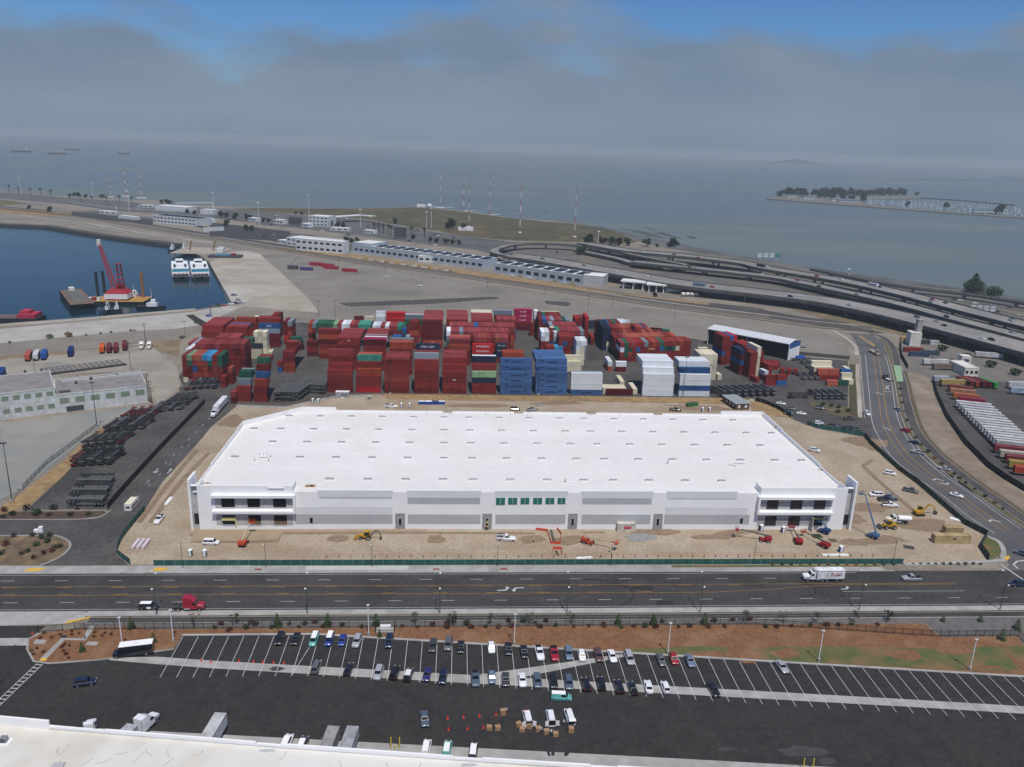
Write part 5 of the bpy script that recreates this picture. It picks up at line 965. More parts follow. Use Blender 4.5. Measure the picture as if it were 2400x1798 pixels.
XB('rear red stack', -47, 517, A, ['rrrR', 'rrrRR', 'rrrRR', 'rrrRq']); XB('rear white and green stack', -34.5, 512, A, ['rrrg', 'rrrgy', 'rrrgw', 'rrrgp']); XB('far cream box', -50, 560, A, ['c'])
# right-centre group
YB('whites at left of right group', 50, 472, A, ['rrrww', 'rrrww', 'rrbrr', 'ysbyw']); YB('low red columns of right group', 52, 459.5, 6.06, ['rrr', 'rrr', 'rrs', 'rss'])
YB('red block of right group', 59.6, 461, A, ['rrrrr', 'rrrbr', 'rrrrr', 'tygrr']); YB('cream columns of right group', 68.4, 449.6, A, ['cccww', 'ccccw']); YB('grey columns of right group', 74.3, 462.5, A, ['yyyw'])
XB('cream box behind the low white stack', 57.6, 436, A, ['cc', 'ccc'], logos={(0, 1): ('FLORENS', 1.2)})
YB('wide end-on row of right group', 56.8, 477, A, ['nnnnc', '***rt']+['***rp']*5+['***ry'], hid=4); YB('third end-on row of right group', 57, 491, A, ['***ry', '***rp', '***rp', '***rp', '***rp', '***rp', '***rp'], hid=4)
YB('rear end-on row of right group', 52, 508, A, ['***rr', '***rb', '***rp', '***ry', '***rp', '***rp', '***rg', '***ry'], hid=3); XB('cream rear of right group', 56, 534, A, ['rrrrc']); YB('rearmost reds of right group', 53, 522, A, ['***rd', '***rg', '***rr', '***rr', '***rr', '***rr'], hid=3)
YB('thin red column at yard lane', 48, 522, 6.06, ['rrr'])
YB('navy pair', 90.2, 485.5, A, ['nnnnn', 'ycnnn']); YB('navy pair second row', 90.6, 499, A, ['nnnnn', 'nnnnn']); YB('red columns right of navy pair', 95.6, 487, A, ['rdrrr', 'rrrrr', 'rrooo'], .05)
YB('low red end-on pair in the lane', 84.9, 499, A, ['rr']); YB('tall red column behind lane pair', 84, 520, A, ['rrrrR']); YB('magenta end-on column', 78.5, 528, A, ['rmnR', 'rrrr', 'rrrr'])
rt_ = .165
YB('long right row facing camera', 96.2, 459, A, ['rpwp', 'rggg', 'rogr', 'rrrp', 'rrbR', 'rrrr', 'rrry', 'rrrr', 'rrro', 'rrrp', 'rrbg', 'rrgr', 'rrnr', 'rrgo', 'rrcr', 'rrro', 'rrrr', 'rrrr'], .03, skew=.4)
YB('long right row, second rank', 95, 472.5, A, ['nrrr', '***d', '***p', '***q', '***q', '***q', '***q', '***q', '***q', '***q', '***q', '***q', '***q', '***r', '***r', '***o'], .03, hid=3, skew=.4)
YB('long right row, third rank', 93.5, 486, A, ['nrrr', '***q', '***b', '***p', '***q', '***r', '***r', '****r', '****o', '***q', '***r', '***q'], .03, hid=3, skew=.4)
YB('long right row, fourth rank', 98, 500, A, ['***r', '***q', '***q', '***q', '***q', '***o', '***o', '***p', '***b', '***r'], .03, hid=3, skew=.4)
YB('long right row, fifth rank', 92, 514, A, ['***p', '***p', '***b', '***r', '***g', '***r', '***w', '***w'], .03, hid=3, skew=.4); YB('reds by green container', 124, 506, A, ['rRr', 'rrr', 'rrr'], -.35)
XB('green container at right end of yard', 126.5, 511, 12.19, ['rrg', 'rrg'], -.28); XB('white over orange container at back', 106, 540, A, ['oow'], -.2); XB('dark container at back', 85, 548, A, ['kk'])
XB('white over maroon pair', 89.8, 437, 6.06, ['dw'], logos={(0, 1): ('at', 1.3)}); YB('white over orange end-on pair', 85.3, 437.5, A, ['ow'])
XB('cream container right of long row', 148, 474, 6.06, ['cc'])
YB('red tower column right of the yard lane', 156.4, 455, A, ['drbrrr', 'drrrrr', 'rrrrrb', 'rrrrrR'], .17, skew=.5); YB('navy tower right of yard lane', 160.4, 433.5, A, ['ddbdn', 'drrrn'], .15, skew=.4)
YB('red columns near steel shed', 163.8, 427.5, A, ['rrrrr', 'rrrrr', 'cccccc', 'rrrrr'], .15, skew=1.2); YB('red pair behind cream column', 166, 446, A, ['rrrrr', 'rrrrr', 'rrrrr'], .2, skew=.8)
YB('white box near steel shed', 170.6, 421.5, 6.06, ['rw'], .2); YB('red column at shed foot', 173.5, 424, A, ['rrr', 'y'], .2)
XB('low red pair at shed foot', 168, 412.3, 6.06, ['rr'], .12); XB('red over blue box at shed foot', 174.6, 413.2, 6.06, ['br'], .12); YB('low red box near lane', 164.6, 417.6, 6.06, ['r'], .3)
XB('cream box in the fenced corner yard', 208, 443, A, ['c', 'cc']); YB('cream pair in the corner yard', 203, 431, 6.06, ['rc']); XB('red box in the corner yard', 204, 425, 6.06, ['r', 'rq']); XB('second red box in corner yard', 210.3, 425, 6.06, ['r', 'rq']); XB('blue box in corner yard', 217, 427, 6.06, ['nb'])
YB('cream box at right of corner yard', 221.3, 430, 6.06, ['rc']); XB('salmon box in corner yard', 203.5, 414, 6.06, ['q']); XB('green box in corner yard', 209.8, 414, 6.06, ['g']); XB('cream long box in corner yard', 214, 417, 6.06, ['c', 'cc'])
for i in range(4): XB('low red flat rows before the shed, %s' % ORD[i], 176+i*1.6, 449+i*3.0, A, ['r'], -.35)
YB('low red trio right of shed', 186, 437, 6.06, ['r', 'r', 'r'], -.35, sp=3.6)
BOXES.sort(key=lambda b: math.hypot(b[0], b[1])-(6 if b[3] > 10 else 0))
vis = BOXES[:300]; rest = BOXES[300:]
for (cx, cy, z, Ln, ang, code, lab, logo) in vis:
    c_ = KC[code][0]; j = rc.uniform(.76, 1.22) if code not in 'wc' else rc.uniform(.92, 1.08); flip = math.pi if rc.random() < .35 else 0
    o = spawn((CTW if code in 'wcBy' else CT)[Ln], 'shipping_container', lab, 'container', (cx, cy, z), ang+flip, 'stacked shipping containers', tuple(min(1, v*j) for v in c_))
    if code == 'B' or (code == 'b' and Ln > 16):      # dark name panel and plate of the blue domestic boxes
        if not flip: o['x'] = 1
        s = 1 if flip else -1
        ob('name_panel', B(-2.6, 3.0, s*1.235-.01, s*1.235+.01, 1.0, 1.55).box(-5.6, -3.9, s*1.235-.01, s*1.235+.01, 1.5, 2.2).mesh('name_panel', m_objm), o, None, 0, (.016, .035, .11))
        if 'x' in o: del o['x']
    if logo:
        me = text_mesh(logo[0], logo[1], m_white); s = -1
        k = ob('lettering', me, o, (0, -1.25, 1.45) if not flip else (0, 1.25, 1.45), flip)
att = bpy.data.materials.new('stack_colours'); att.use_nodes = True; t = att.node_tree; pb = t.nodes['Principled BSDF']; pb.inputs['Roughness'].default_value = .75; pb.inputs['Specular IOR Level'].default_value = .1
an = N(t, 'ShaderNodeAttribute', attribute_name='Col'); L(t, an.outputs['Color'], pb.inputs['Base Color'])
mb = MB(); cl_ = []
for (cx, cy, z, Ln, ang, code, lab, logo) in rest:
    c, s = math.cos(ang), math.sin(ang); j = rc.uniform(.76, 1.22); col = [min(1, v*j) for v in KC[code][0]]
    vs = []
    for zz_ in (z, z+2.86):
        for lx, ly in ((-Ln/2, -1.2), (Ln/2, -1.2), (Ln/2, 1.2), (-Ln/2, 1.2)): vs.append((cx+lx*c-ly*s, cy+lx*s+ly*c, zz_))
    n0 = len(mb.f); mb.add(vs, [(0, 3, 2, 1), (4, 5, 6, 7), (0, 1, 5, 4), (1, 2, 6, 5), (2, 3, 7, 6), (3, 0, 4, 7)]); cl_ += [col]*(len(mb.f)-n0)
me = mb.mesh('container_stacks', att); ca = me.color_attributes.new('Col', 'FLOAT_COLOR', 'CORNER')
buf = []
for p_, c_ in zip(me.polygons, cl_): buf += (c_+[1.0])*p_.loop_total
ca.data.foreach_set('color', buf)
tag(ob('container_stacks', me), 'far ranks of stacked shipping containers behind the nearer stacks', 'containers', kind='stuff')
for (cx, cy, z, Ln, ang, code, lab, logo) in rest:
    if logo: tag(ob('lettering', text_mesh(logo[0], logo[1], m_white), bpy.data.objects['container_stacks'], (cx, cy-1.23, z+1.45)))
print('BOXES', len(BOXES))
# ================= container chassis =================
def chassis_parts():
    P = []; mb = MB(); Lc = 11.6
    for s in (-.42, .42): mb.box(-Lc/2, Lc/2, s-.07, s+.07, .95, 1.25)
    for i in range(7): x = -Lc/2+.1+i*Lc/6.2; mb.box(x-.06, x+.06, -1.1 if i in (0, 6) else -.5, 1.1 if i in (0, 6) else .5, 1.0, 1.2)
    P.append(T('frame', mb.mesh('frame', m_objm)))
    P.append(T('axle_group', MB().box(-Lc/2+.5, -Lc/2+3.0, -.55, .55, .55, .94).mesh('axle_group', m_dgrey)))
    bm_ = MB().box(-.11, .11, -1.2, 1.2, .98, 1.32).mesh('bolster', m_objm); P += [T('bolster', bm_, (-Lc/2+.06, 0, 0)), T('bolster', bm_, (Lc/2-.09, 0, 0))]
    for x in (-Lc/2+1.1, -Lc/2+2.35):
        for s in (-1, 1): P.append(T('wheel', wheel(.48, .5), (x, s*.95, .48)))
    P.append(T('landing_leg', MB().box(2.3, 2.45, -.62, -.5, .1, 1.0).box(2.3, 2.45, .5, .62, .1, 1.0).mesh('landing_leg', m_dgrey)))
    return P
CH = chassis_parts()
GRC = 'stacked container chassis'
def chs(where, p, ang, n, cols=('k',), dz=.95):
    for t_ in range(n):
        c_ = {'k': (.04, .04, .042), 'r': (.20, .015, .018), 'y': (.17, .175, .18), 'b': (.02, .035, .12)}[cols[t_ % len(cols)]]
        o = spawn(CH, 'container_chassis', '%s chassis %s, %s' % ({'k': 'black', 'r': 'red', 'y': 'grey', 'b': 'blue'}[cols[t_ % len(cols)]], ('on the ground' if n == 1 else '%s up' % ORD[t_]), where), 'chassis', (p[0], p[1], .07+dz*t_), ang+(math.pi if t_ % 2 else 0), GRC, c_)
dl = Vector((math.cos(la), math.sin(la)))
ln_ = math.atan2(*(reversed((b0(1300, 1000)-b0(620, 1480)))))
for r_, (x0, y0, n, stk, cc) in enumerate([(570, 1450, 5, 4, 'kykk'), (665, 1290, 5, 3, 'kyk'), (850, 1160, 5, 3, 'kky'), (1000, 1060, 4, 3, 'rky'), (1250, 985, 4, 2, 'yk')]):
    for k in range(n):
        p = b0(x0+70+k*76, y0+(-8*k if r_ else -4*k)); q = Vector((math.cos(ln_), math.sin(ln_)))
        chs('%s stack from fence, %s rank from the road' % (ORD[k], ORD[r_]), p+q*5.0, ln_, stk, 'rkrk' if (r_, k) in ((0, 0), (3, 1)) else 'rkk' if (r_, k) == (1, 4) else cc if k % 2 else cc[::-1])
for k in range(6):
    p = c0(745+k*20, 690-k*42); chs('%s stack from road in crosswise pile' % ORD[k], p, 0.02, 3, 'kyk' if k % 2 else 'yky')
for k in range(5): chs('%s stack from left, below red block' % ORD[k], b0(1605+k*58, 790-k*4)+Vector((0, 5)), UP+.12, 3 if k else 2, 'ky' if k else 'ry')
chs('beside the end-on group below the red block', b0(1870, 775)+Vector((0, 4)), UP-.2, 1, 'b')
for k in range(4): chs('%s stack from left at lane bend' % ORD[k], b0(1470+k*52, 930-k*6)+Vector((0, 4)), UP-.15, 3, 'ky')
for k in range(6): chs('%s stack back beside second container stack' % ORD[k], Vector((-82+k*.6, 376+k*2.7)), 0.02, 5, 'kyk')
for k in range(4): chs('%s stack back touching third container stack' % ORD[k], Vector((-71.5, 389+k*2.8)), -.18, 5, 'yk')
for k in range(8): chs('%s stack from left beyond brown hut' % ORD[k], Vector((135.5+k*4.0, 394+k*.6)), UP+.35, 4, 'ky')
for k in range(5): chs('%s stack from left in corner yard' % ORD[k], b4(425+k*57, 945)+Vector((0, 5)), UP+.02, 3, 'yk')
chs('small black pile on the corner asphalt', b4(265, 935), .1, 3, 'k')
for k in range(3): chs('pale group %s from left by low stacks' % ORD[k], b4(300+k*55, 770)+Vector((0, 3)), UP, 2, 'y')
for k in range(2): chs('pale pair %s from left below the shed' % ORD[k], b4(335+k*50, 665)+Vector((0, 3)), UP, 2, 'y')
for k in range(14): chs('grey run %s from left behind the old white building' % ORD[k], b0(420+k*48, 640-k*6), UP+.7, 1, 'y')
# ================= fences, lamps, machines, people, plants =================
def zoomY(ox, oy, k=3.6817):         # pixel -> point on the vertical plane Y = const
    def f(x, y, Y):
        u, v = ox+x/k, oy+y/k; q = _r*((u-1200)/F_PX)+_d*((v-899)/F_PX)+_w; t_ = Y/q.y
        return Vector((q.x*t_, Y, HC+q.z*t_))
    return f
def fence(name, label, line, h, mat, postm, step=3.05, z=.05, thick=.05, cat='fence', picket=False, pn='panel'):
    pts = [Vector((p[0], p[1])) for p in line]; o = thing(name, label, cat, (*pts[0], z))
    pm = MB().box(-.05, .05, -.05, .05, 0, h+.12).mesh('post', postm); cache = {}
    for a, b in zip(pts[:-1], pts[1:]):
        d = b-a; n = max(1, round(d.length/step)); s = d.length/n; ang = math.atan2(d.y, d.x); key = round(s, 2)
        if key not in cache:
            mb = MB()
            if picket:
                mb.box(0, s, -.02, .02, h*.12, h*.16).box(0, s, -.02, .02, h*.86, h*.9)
                for i in range(1, int(s/.16)): mb.box(i*.16-.011, i*.16+.011, -.012, .012, .05, h)
            else: mb.box(.04, s-.04, -thick/2, thick/2, .05, h)
            cache[key] = mb.mesh(pn, mat)
        for i in range(n):
            p = a+d*(i/n)-pts[0]
            ob(pn, cache[key], o, (p.x, p.y, 0), ang); ob('post', pm, o, (p.x, p.y, 0), ang)
    e = pts[-1]-pts[0]; ob('post', pm, o, (e.x, e.y, 0)); return o
fence('screen_fence', 'green mesh screen fence along the main road in front of site', [(-88.5, 217.6), (140, 217.6)], 1.8, m_green, m_steel)
fence('screen_fence', 'green mesh screen fence curving round the left corner of site', smooth_line([c0(1125, 1193), c0(1022, 1112), c0(1016, 1060), c0(1060, 962), c0(1150, 845), c0(1252, 722)], 3), 2.0, m_green, m_steel)
fence('screen_fence', 'dark green screen fence along the curved road, right of site', [c4(1905, 1160), c4(1830, 1050), c4(1890, 948), c4(1690, 845), c4(1500, 680), c4(1290, 495), b4(1130, 1560), b4(890, 1340), b4(835, 1268)], 2.2, M('dark_screen_mesh', (.012, .04, .03), (.03, .05, .025), .3), m_steel)
fence('screen_fence', 'green screen fence across the rear right corner of site', [b4(835, 1268), b4(620, 1225), b4(430, 1195), b4(335, 1160)], 2.0, m_green, m_steel)
fence('screen_fence', 'black screen fence beside access road behind warehouse', [b4(200, 1105), b4(100, 1040), b4(-20, 985), b3(1730, 960)], 2.2, M('black_mesh', (.012, .02, .022)), m_steel)
fence('yard_fence', 'long black screen fence dividing chassis yard from truck lane', [b0(1770, 905), b0(1400, 1290), b0(1110, 1610), c0(930, 715)], 2.4, M('black_screen', (.016, .018, .018), (.03, .03, .03), .5), m_black)
fence('trailer_lot_fence', 'dark screened fence along the left side of the trailer lot', FL_[:-1], 2.6, M('dark_slats', (.015, .02, .016), (.035, .04, .025), .4), m_black, 3.5)
fence('depot_fence', 'dark screened fence at the depot entrance', [b4(1140, 455), b4(1150, 580), b4(1205, 680)], 2.4, M('depot_screen', (.015, .022, .018)), m_black)
fence('iron_fence', 'long black picket fence between mulch bed and cycle path', [(-96.5, 184.9), (81, 184.9), d4(1118, 536), d4(1790, 530), d4(1900, 640)], 2.0, m_black, m_black, 2.45, picket=True, z=.1)
fence('iron_gate', 'black sliding gate at the left driveway', [d0(330, 500), d0(545, 482)], 1.9, m_black, m_black, 4, picket=True, z=.1)
fence('wire_fence', 'grey wire fence between concrete lot and dry verge', [b0(200, 1645), b0(410, 1430), b0(830, 1115)], 1.9, M('wire_mesh', (.10, .09, .075)), m_dgrey, 4, picket=True)
fence('rear_fence', 'thin dark fence behind the fenced corner yard', [b4(250, 560), b4(700, 600)], 2.2, M('slat_grey', (.09, .09, .085)), m_dgrey, 4)
jb = MB(); jb.xprism([(-.3, 0), (.3, 0), (.12, .35), (.08, .85), (-.08, .85), (-.12, .35)], 0, 3.8)
def barrier(label, line, me):
    o = thing('concrete_barrier', label, 'barrier', (*line[0], .06)); p0 = Vector(line[0])
    for a, b in zip(line[:-1], line[1:]):
        d = b-a; n = max(1, round(d.length/4))
        for i in range(n): q = a+d*(i/n)-p0; ob('barrier_block', me, o, (q.x, q.y, 0), math.atan2(d.y, d.x)-UP)
    return o
jm = jb.mesh('barrier_block', m_conc)
barrier('white concrete barrier line below the left container stacks', [b1(570, 1002), b1(985, 1018), b1(1220, 968), b1(1430, 922), b1(1700, 925)], jm)
fence('barrier_fence', 'thin fence poles above the white concrete barrier', [b1(570, 1002)+Vector((0, .6)), b1(985, 1018)+Vector((0, .6)), b1(1430, 912)], 2.2, M('thin_mesh', (.16, .13, .10)), m_dgrey, 4, thick=.02)
barrier('white concrete barrier by the cream tractors', [b0(640, 470), b0(840, 445), b0(1200, 400), b0(1330, 435)], jm)
barrier('curved white barrier beside the left container block', smooth_line([b0(1545, 560), b0(1535, 640), b0(1555, 720), b0(1580, 765)], 2), jm)
barrier('pale barrier behind the black chassis fence end', [b0(860, 1108), b0(940, 1092)], jm)
# ---- lamps
def lamp_double(label, p, h, col, head, sh=None):
    o = thing('street_lamp', label, 'street lamp', (p.x, p.y, .1)); ob('base', MB().cyl((0, 0, 0), (0, 0, .5), .3, .25, 8).mesh('base', m_pave), o)
    ob('pole', MB().cyl((0, 0, .4), (0, 0, h), .13, .07, 8).mesh('pole', col), o)
    for dy, z in ((1.9, h), (-.9, h*.76)):
        a = ob('arm', MB().cyl((0, 0, z-.1), (0, dy, z+.1), .045, n=6).mesh('arm', col), o)
        ob('lamp_head', MB().box(-.22, .22, min(dy, dy+.55*(1 if dy > 0 else -1)), max(dy, dy+.55*(1 if dy > 0 else -1)), z+.05, z+.2).mesh('lamp_head', head), o)
    return o
m_lgreen = M('dark_green_pole', (.05, .09, .075)); m_head = M('lamp_white', (.75, .75, .72))
for i, p in enumerate([c0(1352, 1635), c1(1180, 1628), c2(482, 1625), c2(1578, 1610), c3(1255, 1605), c4(785, 1585), c4(2000, 1585)]):
    lamp_double('%s green double lamp from left on the near side of the road' % ORD[i], p, 11.2, m_lgreen, m_head)
for i, (p, h) in enumerate([(c1(105, 1220), 7.9), (c1(822, 1218), 7.9), (c1(1738, 1216), 7.9), (c2(980, 1208), 7.9), (c2(1955, 1205), 7.9), (c3(1715, 1190), 7.9), (c4(1075, 1190), 8.2)]):
    o = thing('street_lamp', '%s small green lamp post from left along screen fence' % ORD[i], 'street lamp', (p.x, p.y, .15))
    ob('pole', MB().cyl((0, 0, 0), (0, 0, h), .10, .06, 8).mesh('pole', m_lgreen), o); ob('arm', MB().cyl((0, 0, h), (0, -1.0, h+.1), .04, n=6).mesh('arm', m_lgreen), o); ob('lamp_head', B(-.15, .15, -1.4, -.9, h+.05, h+.18).mesh('lamp_head', m_head), o)
for i, p in enumerate([d0(1060, 640), d0(1497, 572), d1(1340, 522), d2(755, 602), d2(2080, 682), d3(1540, 748), d4(1372, 822)]):
    o = thing('lot_lamp', '%s white lamp post from left along the parking lot kerb' % ORD[i], 'lamp post', (p.x, p.y, .1))
    ob('base', MB().cyl((0, 0, 0), (0, 0, .9), .32, n=10).mesh('base', m_conc), o); ob('pole', MB().box(-.08, .08, -.08, .08, .9, 8.8).mesh('pole', m_white), o)
    ob('lamp_head', MB().cyl((0, 0, 8.75), (0, 0, 8.95), .35, n=10).mesh('lamp_head', m_white), o); ob('lens', MB().cyl((0, 0, 8.96), (0, 0, 9.0), .18, n=8).mesh('lens', m_dgrey), o)
def mast(label, p, h, name='floodlight_mast', r=.2, heads=3, mat=None):
    mat = mat or m_dgrey; o = thing(name, label, 'light mast', (p.x, p.y, 0)); ob('base', B(-.5, .5, -.5, .5, 0, .8).mesh('base', m_conc), o)
    ob('pole', MB().cyl((0, 0, .6), (0, 0, h), r, r*.5, 8).mesh('pole', mat), o); ob('crossbar', B(-.9, .9, -.06, .06, h-.1, h+.1).mesh('crossbar', mat), o)
    for i in range(heads): x = -.8+1.6*i/max(1, heads-1); ob('lamp_head', B(x-.22, x+.22, -.3, .3, h+.1, h+.4).mesh('lamp_head', mat), o)
    return o
mast('tall dark floodlight mast beside the wire fence', b0(840, 1125), 20.5); mast('tall dark floodlight mast at left frame edge', c0(105, 645), 21)
for i, (p, h) in enumerate([(b0(305, 668), 9), (b0(1132, 640), 16), (e2(1757, 1480), 21), (e4(288, 1488), 20), (e5(1250, 1520), 21), (e5(1310, 1500), 1), (b0(1600, 350), 11), (a0(1815, 1312), 9), (a0(1893, 1260), 5), (e1(650, 200), 8), (a1(685, 1350), 13), (a1(540, 1350), 12), (a2(655, 1295), 13), (a2(1400, 1350), 10), (a1(1115, 955), 9), (a1(715, 890), 9), (a1(1535, 1020), 10), (a1(1995, 1090), 10), (a1(383, 835), 8), (a2(540, 1085), 10), (a2(865, 1260), 9), (a2(290, 1170), 8)]):
    if h > 1: mast(('dark pole by the grey trailers', 'dark mast behind the old white building', 'dark mast before the fifth container stack', 'dark mast before the right blue stack', 'dark mast before the striped container stack', '', 'dark pole at the quay lane', 'thin pole at the harbour corner', 'short pole at the harbour corner', 'thin pole by the ramp', 'thin pole on the gravel behind containers', 'thin pole left on gravel behind containers', 'thin pole by the rails behind long container row', 'pole by the white and orange container')[i] if i < 14 else 'thin trackside pole, %s of the row by the rails' % ORD[i-14], p, h, r=.16, heads=3 if i < 5 else 2)
def powerpole(label, p, h):
    o = thing('power_pole', label, 'power pole', (p.x, p.y, 0)); ob('pole', MB().cyl((0, 0, 0), (0, 0, h), .22, .14, 8).mesh('pole', m_bark), o)
    for z in (h-.4, h-1.3, h-2.2): ob('crossarm', B(-1.5, 1.5, -.08, .08, z, z+.15).mesh('crossarm', m_bark), o)
powerpole('tall wooden power pole with crossarms by the quay lane', b0(1258, 390), 13)
for i, x in enumerate((1285, 1300, 1312)): powerpole('%s dark power pole of three at the corner of old white building' % ORD[i], b0(x, 890+i*8), 14-3*i)
# ---- construction machines
def rails(w, d, h, mat):
    mb = MB()
    for z in (.05, h*.55, h):
        for y in (-d/2, d/2): mb.bar((-w/2, y, z), (w/2, y, z), .06)
        for x in (-w/2, w/2): mb.bar((x, -d/2, z), (x, d/2, z), .06)
    for x in (-w/2, 0, w/2):
        for y in (-d/2, d/2): mb.bar((x, y, 0), (x, y, h), .06)
    mb.box(-w/2, w/2, -d/2, d/2, 0, .05); return mb
def boom_lift(label, p, tip, color, jib=1.5, name='boom_lift'):
    o = thing(name, label, 'boom lift', (p.x, p.y, .06)); o.color = (*color, 1)
    t_ = Vector(tip)-Vector((p.x, p.y, .06)); a = math.atan2(t_.y, t_.x); o.rotation_euler = (0, 0, a); r_ = math.hypot(t_.x, t_.y)
    ob('chassis', MB().frus((-1.5, 1.5, -.85, .85, .45), (-1.3, 1.3, -.75, .75, .95)).mesh('chassis', m_obj), o, None, 0, color)
    for x in (-1.15, 1.15):
        for s in (-1, 1): ob('wheel', wheel(.47, .4), o, (x, s*1.0, .47))
    ob('turntable', MB().box(-2.2, -.2, -1.1, -.15, .95, 1.9).box(-2.2, -.2, .15, 1.1, .95, 1.9).box(-2.4, -1.7, -1.0, 1.0, .95, 1.75).mesh('turntable', m_obj), o, None, 0, color)
    pv = Vector((-1.6, 0, 2.0)); e_ = Vector((r_-jib, 0, max(.8, t_.z+.3)))
    m_ = pv.lerp(e_, .55); ob('boom', MB().bar(pv, m_, .36, .4).mesh('boom', m_cboom), o); ob('boom_extension', MB().bar(m_, e_, .26, .3).mesh('boom_extension', m_cboom), o)
    ob('jib', MB().bar(e_, (r_-.5, 0, t_.z), .2).mesh('jib', m_obj), o, None, 0, color)
    ob('basket', rails(.9, 1.9, 1.05, m_obj).mesh('basket', m_obj), o, (r_, 0, t_.z-.1), 0, color); return o
m_cboom = M('boom_paint', (.52, .44, .30), (.42, .35, .24), 2)
ORG = (.50, .075, .03); RED_ = (.36, .022, .03)
y1_ = zoomY(400, 1000)(700, 825, 238.0)
boom_lift('orange boom lift reaching up to the lower office windows', c1(632, 1020), (y1_.x, 238.0, y1_.z), ORG)
q_ = c2(1985, 1062); boom_lift('orange boom lift with lowered boom in the middle of site', c2(1765, 1012), (q_.x+.5, q_.y-.8, 2.6), ORG)
m_cboom = M('boom_paint_grey', (.09, .085, .085))
q_ = c3(1690, 975); boom_lift('red boom lift, leftmost of three before the right offices', c3(1805, 990), (q_.x-4.5, q_.y+1.2, 3.0), RED_)
q_ = c4(200, 905); boom_lift('red boom lift, middle of three before the right offices', c4(255, 1000), (q_.x, q_.y, 1.6), RED_)
q_ = c4(300, 945); boom_lift('red boom lift, rightmost of three before the right offices', c4(470, 1035), (q_.x, q_.y, 1.6), RED_)
m_cboom = M('boom_paint_blue', (.10, .19, .33))
boom_lift('blue boom lift reaching up to the right corner fin', c4(890, 955), (135.6, 240.5, 13.5), (.08, .16, .30))
boom_lift('blue articulated lift at the right entrance', c4(470, 915), (122.5, 240.0, 3.6), (.03, .07, .18), .6)
YEL = (.50, .29, .03)
def tracked(o, L_=3.4, W_=.5, sep=1.1):
    for s in (-1, 1): ob('track', MB().xprism([(-L_/2, .35), (-L_/2+.35, 0), (L_/2-.35, 0), (L_/2, .35), (L_/2-.3, .75), (-L_/2+.3, .75)], s*sep-W_/2, s*sep+W_/2).mesh('track', m_black), o)
p = c4(1300, 762); o = thing('excavator', 'yellow excavator with stretched arm near the right fence', 'excavator', (p.x, p.y, .06), .1); o.color = (*YEL, 1); tracked(o)
ob('house', B(-1.9, 1.0, -1.2, 1.2, .85, 1.8).mesh('house', m_obj), o, None, 0, YEL); ob('cab', B(.0, 1.3, .3, 1.2, 1.8, 2.9).mesh('cab', m_glass), o); ob('cab_roof', B(-.05, 1.35, .25, 1.25, 2.9, 3.0).mesh('cab_roof', m_obj), o, None, 0, YEL)
ob('boom', MB().bar((.9, -.2, 1.5), (3.2, -.2, 3.9), .4, .5).bar((3.2, -.2, 3.9), (5.2, -.2, 3.2), .38, .45).mesh('boom', m_obj), o, None, 0, YEL); ob('stick', MB().bar((5.1, -.2, 3.3), (6.4, -.2, 1.2), .3, .35).mesh('stick', m_obj), o, None, 0, YEL); ob('bucket', MB().xprism([(6.1, 1.3), (6.9, 1.1), (6.8, .3), (6.0, .2), (5.8, .8)], -.7, .3).mesh('bucket', m_dgrey), o)
p = c1(1690, 970); o = thing('backhoe_loader', 'yellow backhoe loader in front of the warehouse', 'backhoe', (p.x, p.y, .06), math.pi-.08); o.color = (*YEL, 1)
ob('body', MB().box(-1.2, 1.0, -.7, .7, .8, 1.5).frus((1.0, 2.5, -.6, .6, .75), (1.0, 2.4, -.55, .55, 1.6)).mesh('body', m_obj), o, None, 0, YEL); ob('cab', MB().frus((-1.0, .7, -.75, .75, 1.5), (-.9, .5, -.7, .7, 2.65)).mesh('cab', m_glass), o); ob('cab_roof', B(-1.05, .65, -.8, .8, 2.66, 2.8).mesh('cab_roof', m_obj), o, None, 0, YEL)
for x, r_ in ((-.7, .72), (1.8, .5)):
    for s in (-1, 1): ob('wheel', wheel(r_, .42), o, (x, s*.95, r_))
ob('loader_arm', MB().bar((1.2, -.8, 1.5), (3.2, -.8, .6), .2).bar((1.2, .8, 1.5), (3.2, .8, .6), .2).mesh('loader_arm', m_obj), o, None, 0, YEL); ob('loader_bucket', MB().xprism([(3.0, .1), (4.0, .1), (3.9, .2), (3.3, .9), (3.0, .9)], -1.15, 1.15).mesh('loader_bucket', m_obj), o, None, 0, YEL)
ob('hoe_boom', MB().bar((-1.4, 0, 1.1), (-2.6, 0, 3.0), .28).bar((-2.6, 0, 3.0), (-4.0, 0, 2.9), .26).mesh('hoe_boom', m_dgrey), o); ob('hoe_stick', MB().bar((-4.0, 0, 2.9), (-4.6, 0, 1.0), .22).mesh('hoe_stick', m_dgrey), o); ob('hoe_bucket', MB().xprism([(-4.9, .1), (-4.2, .1), (-4.3, .9), (-4.8, 1.0)], -.4, .4).mesh('hoe_bucket', m_dgrey), o)
p = c4(1040, 880); o = thing('wheel_loader', 'yellow wheel loader with raised forks right of the warehouse', 'loader', (p.x, p.y, .06), math.pi-.05); o.color = (*YEL, 1)
ob('body', MB().box(-2.4, .2, -.8, .8, .9, 1.9).box(.2, 1.6, -.6, .6, .8, 1.4).mesh('body', m_obj), o, None, 0, YEL); ob('cab', B(-.6, .6, -.7, .7, 1.9, 3.0).mesh('cab', m_glass), o); ob('cab_roof', B(-.7, .7, -.8, .8, 3.0, 3.15).mesh('cab_roof', m_obj), o, None, 0, YEL)
for x in (-1.5, 1.3):
    for s in (-1, 1): ob('wheel', wheel(.7, .5), o, (x, s*1.0, .7))
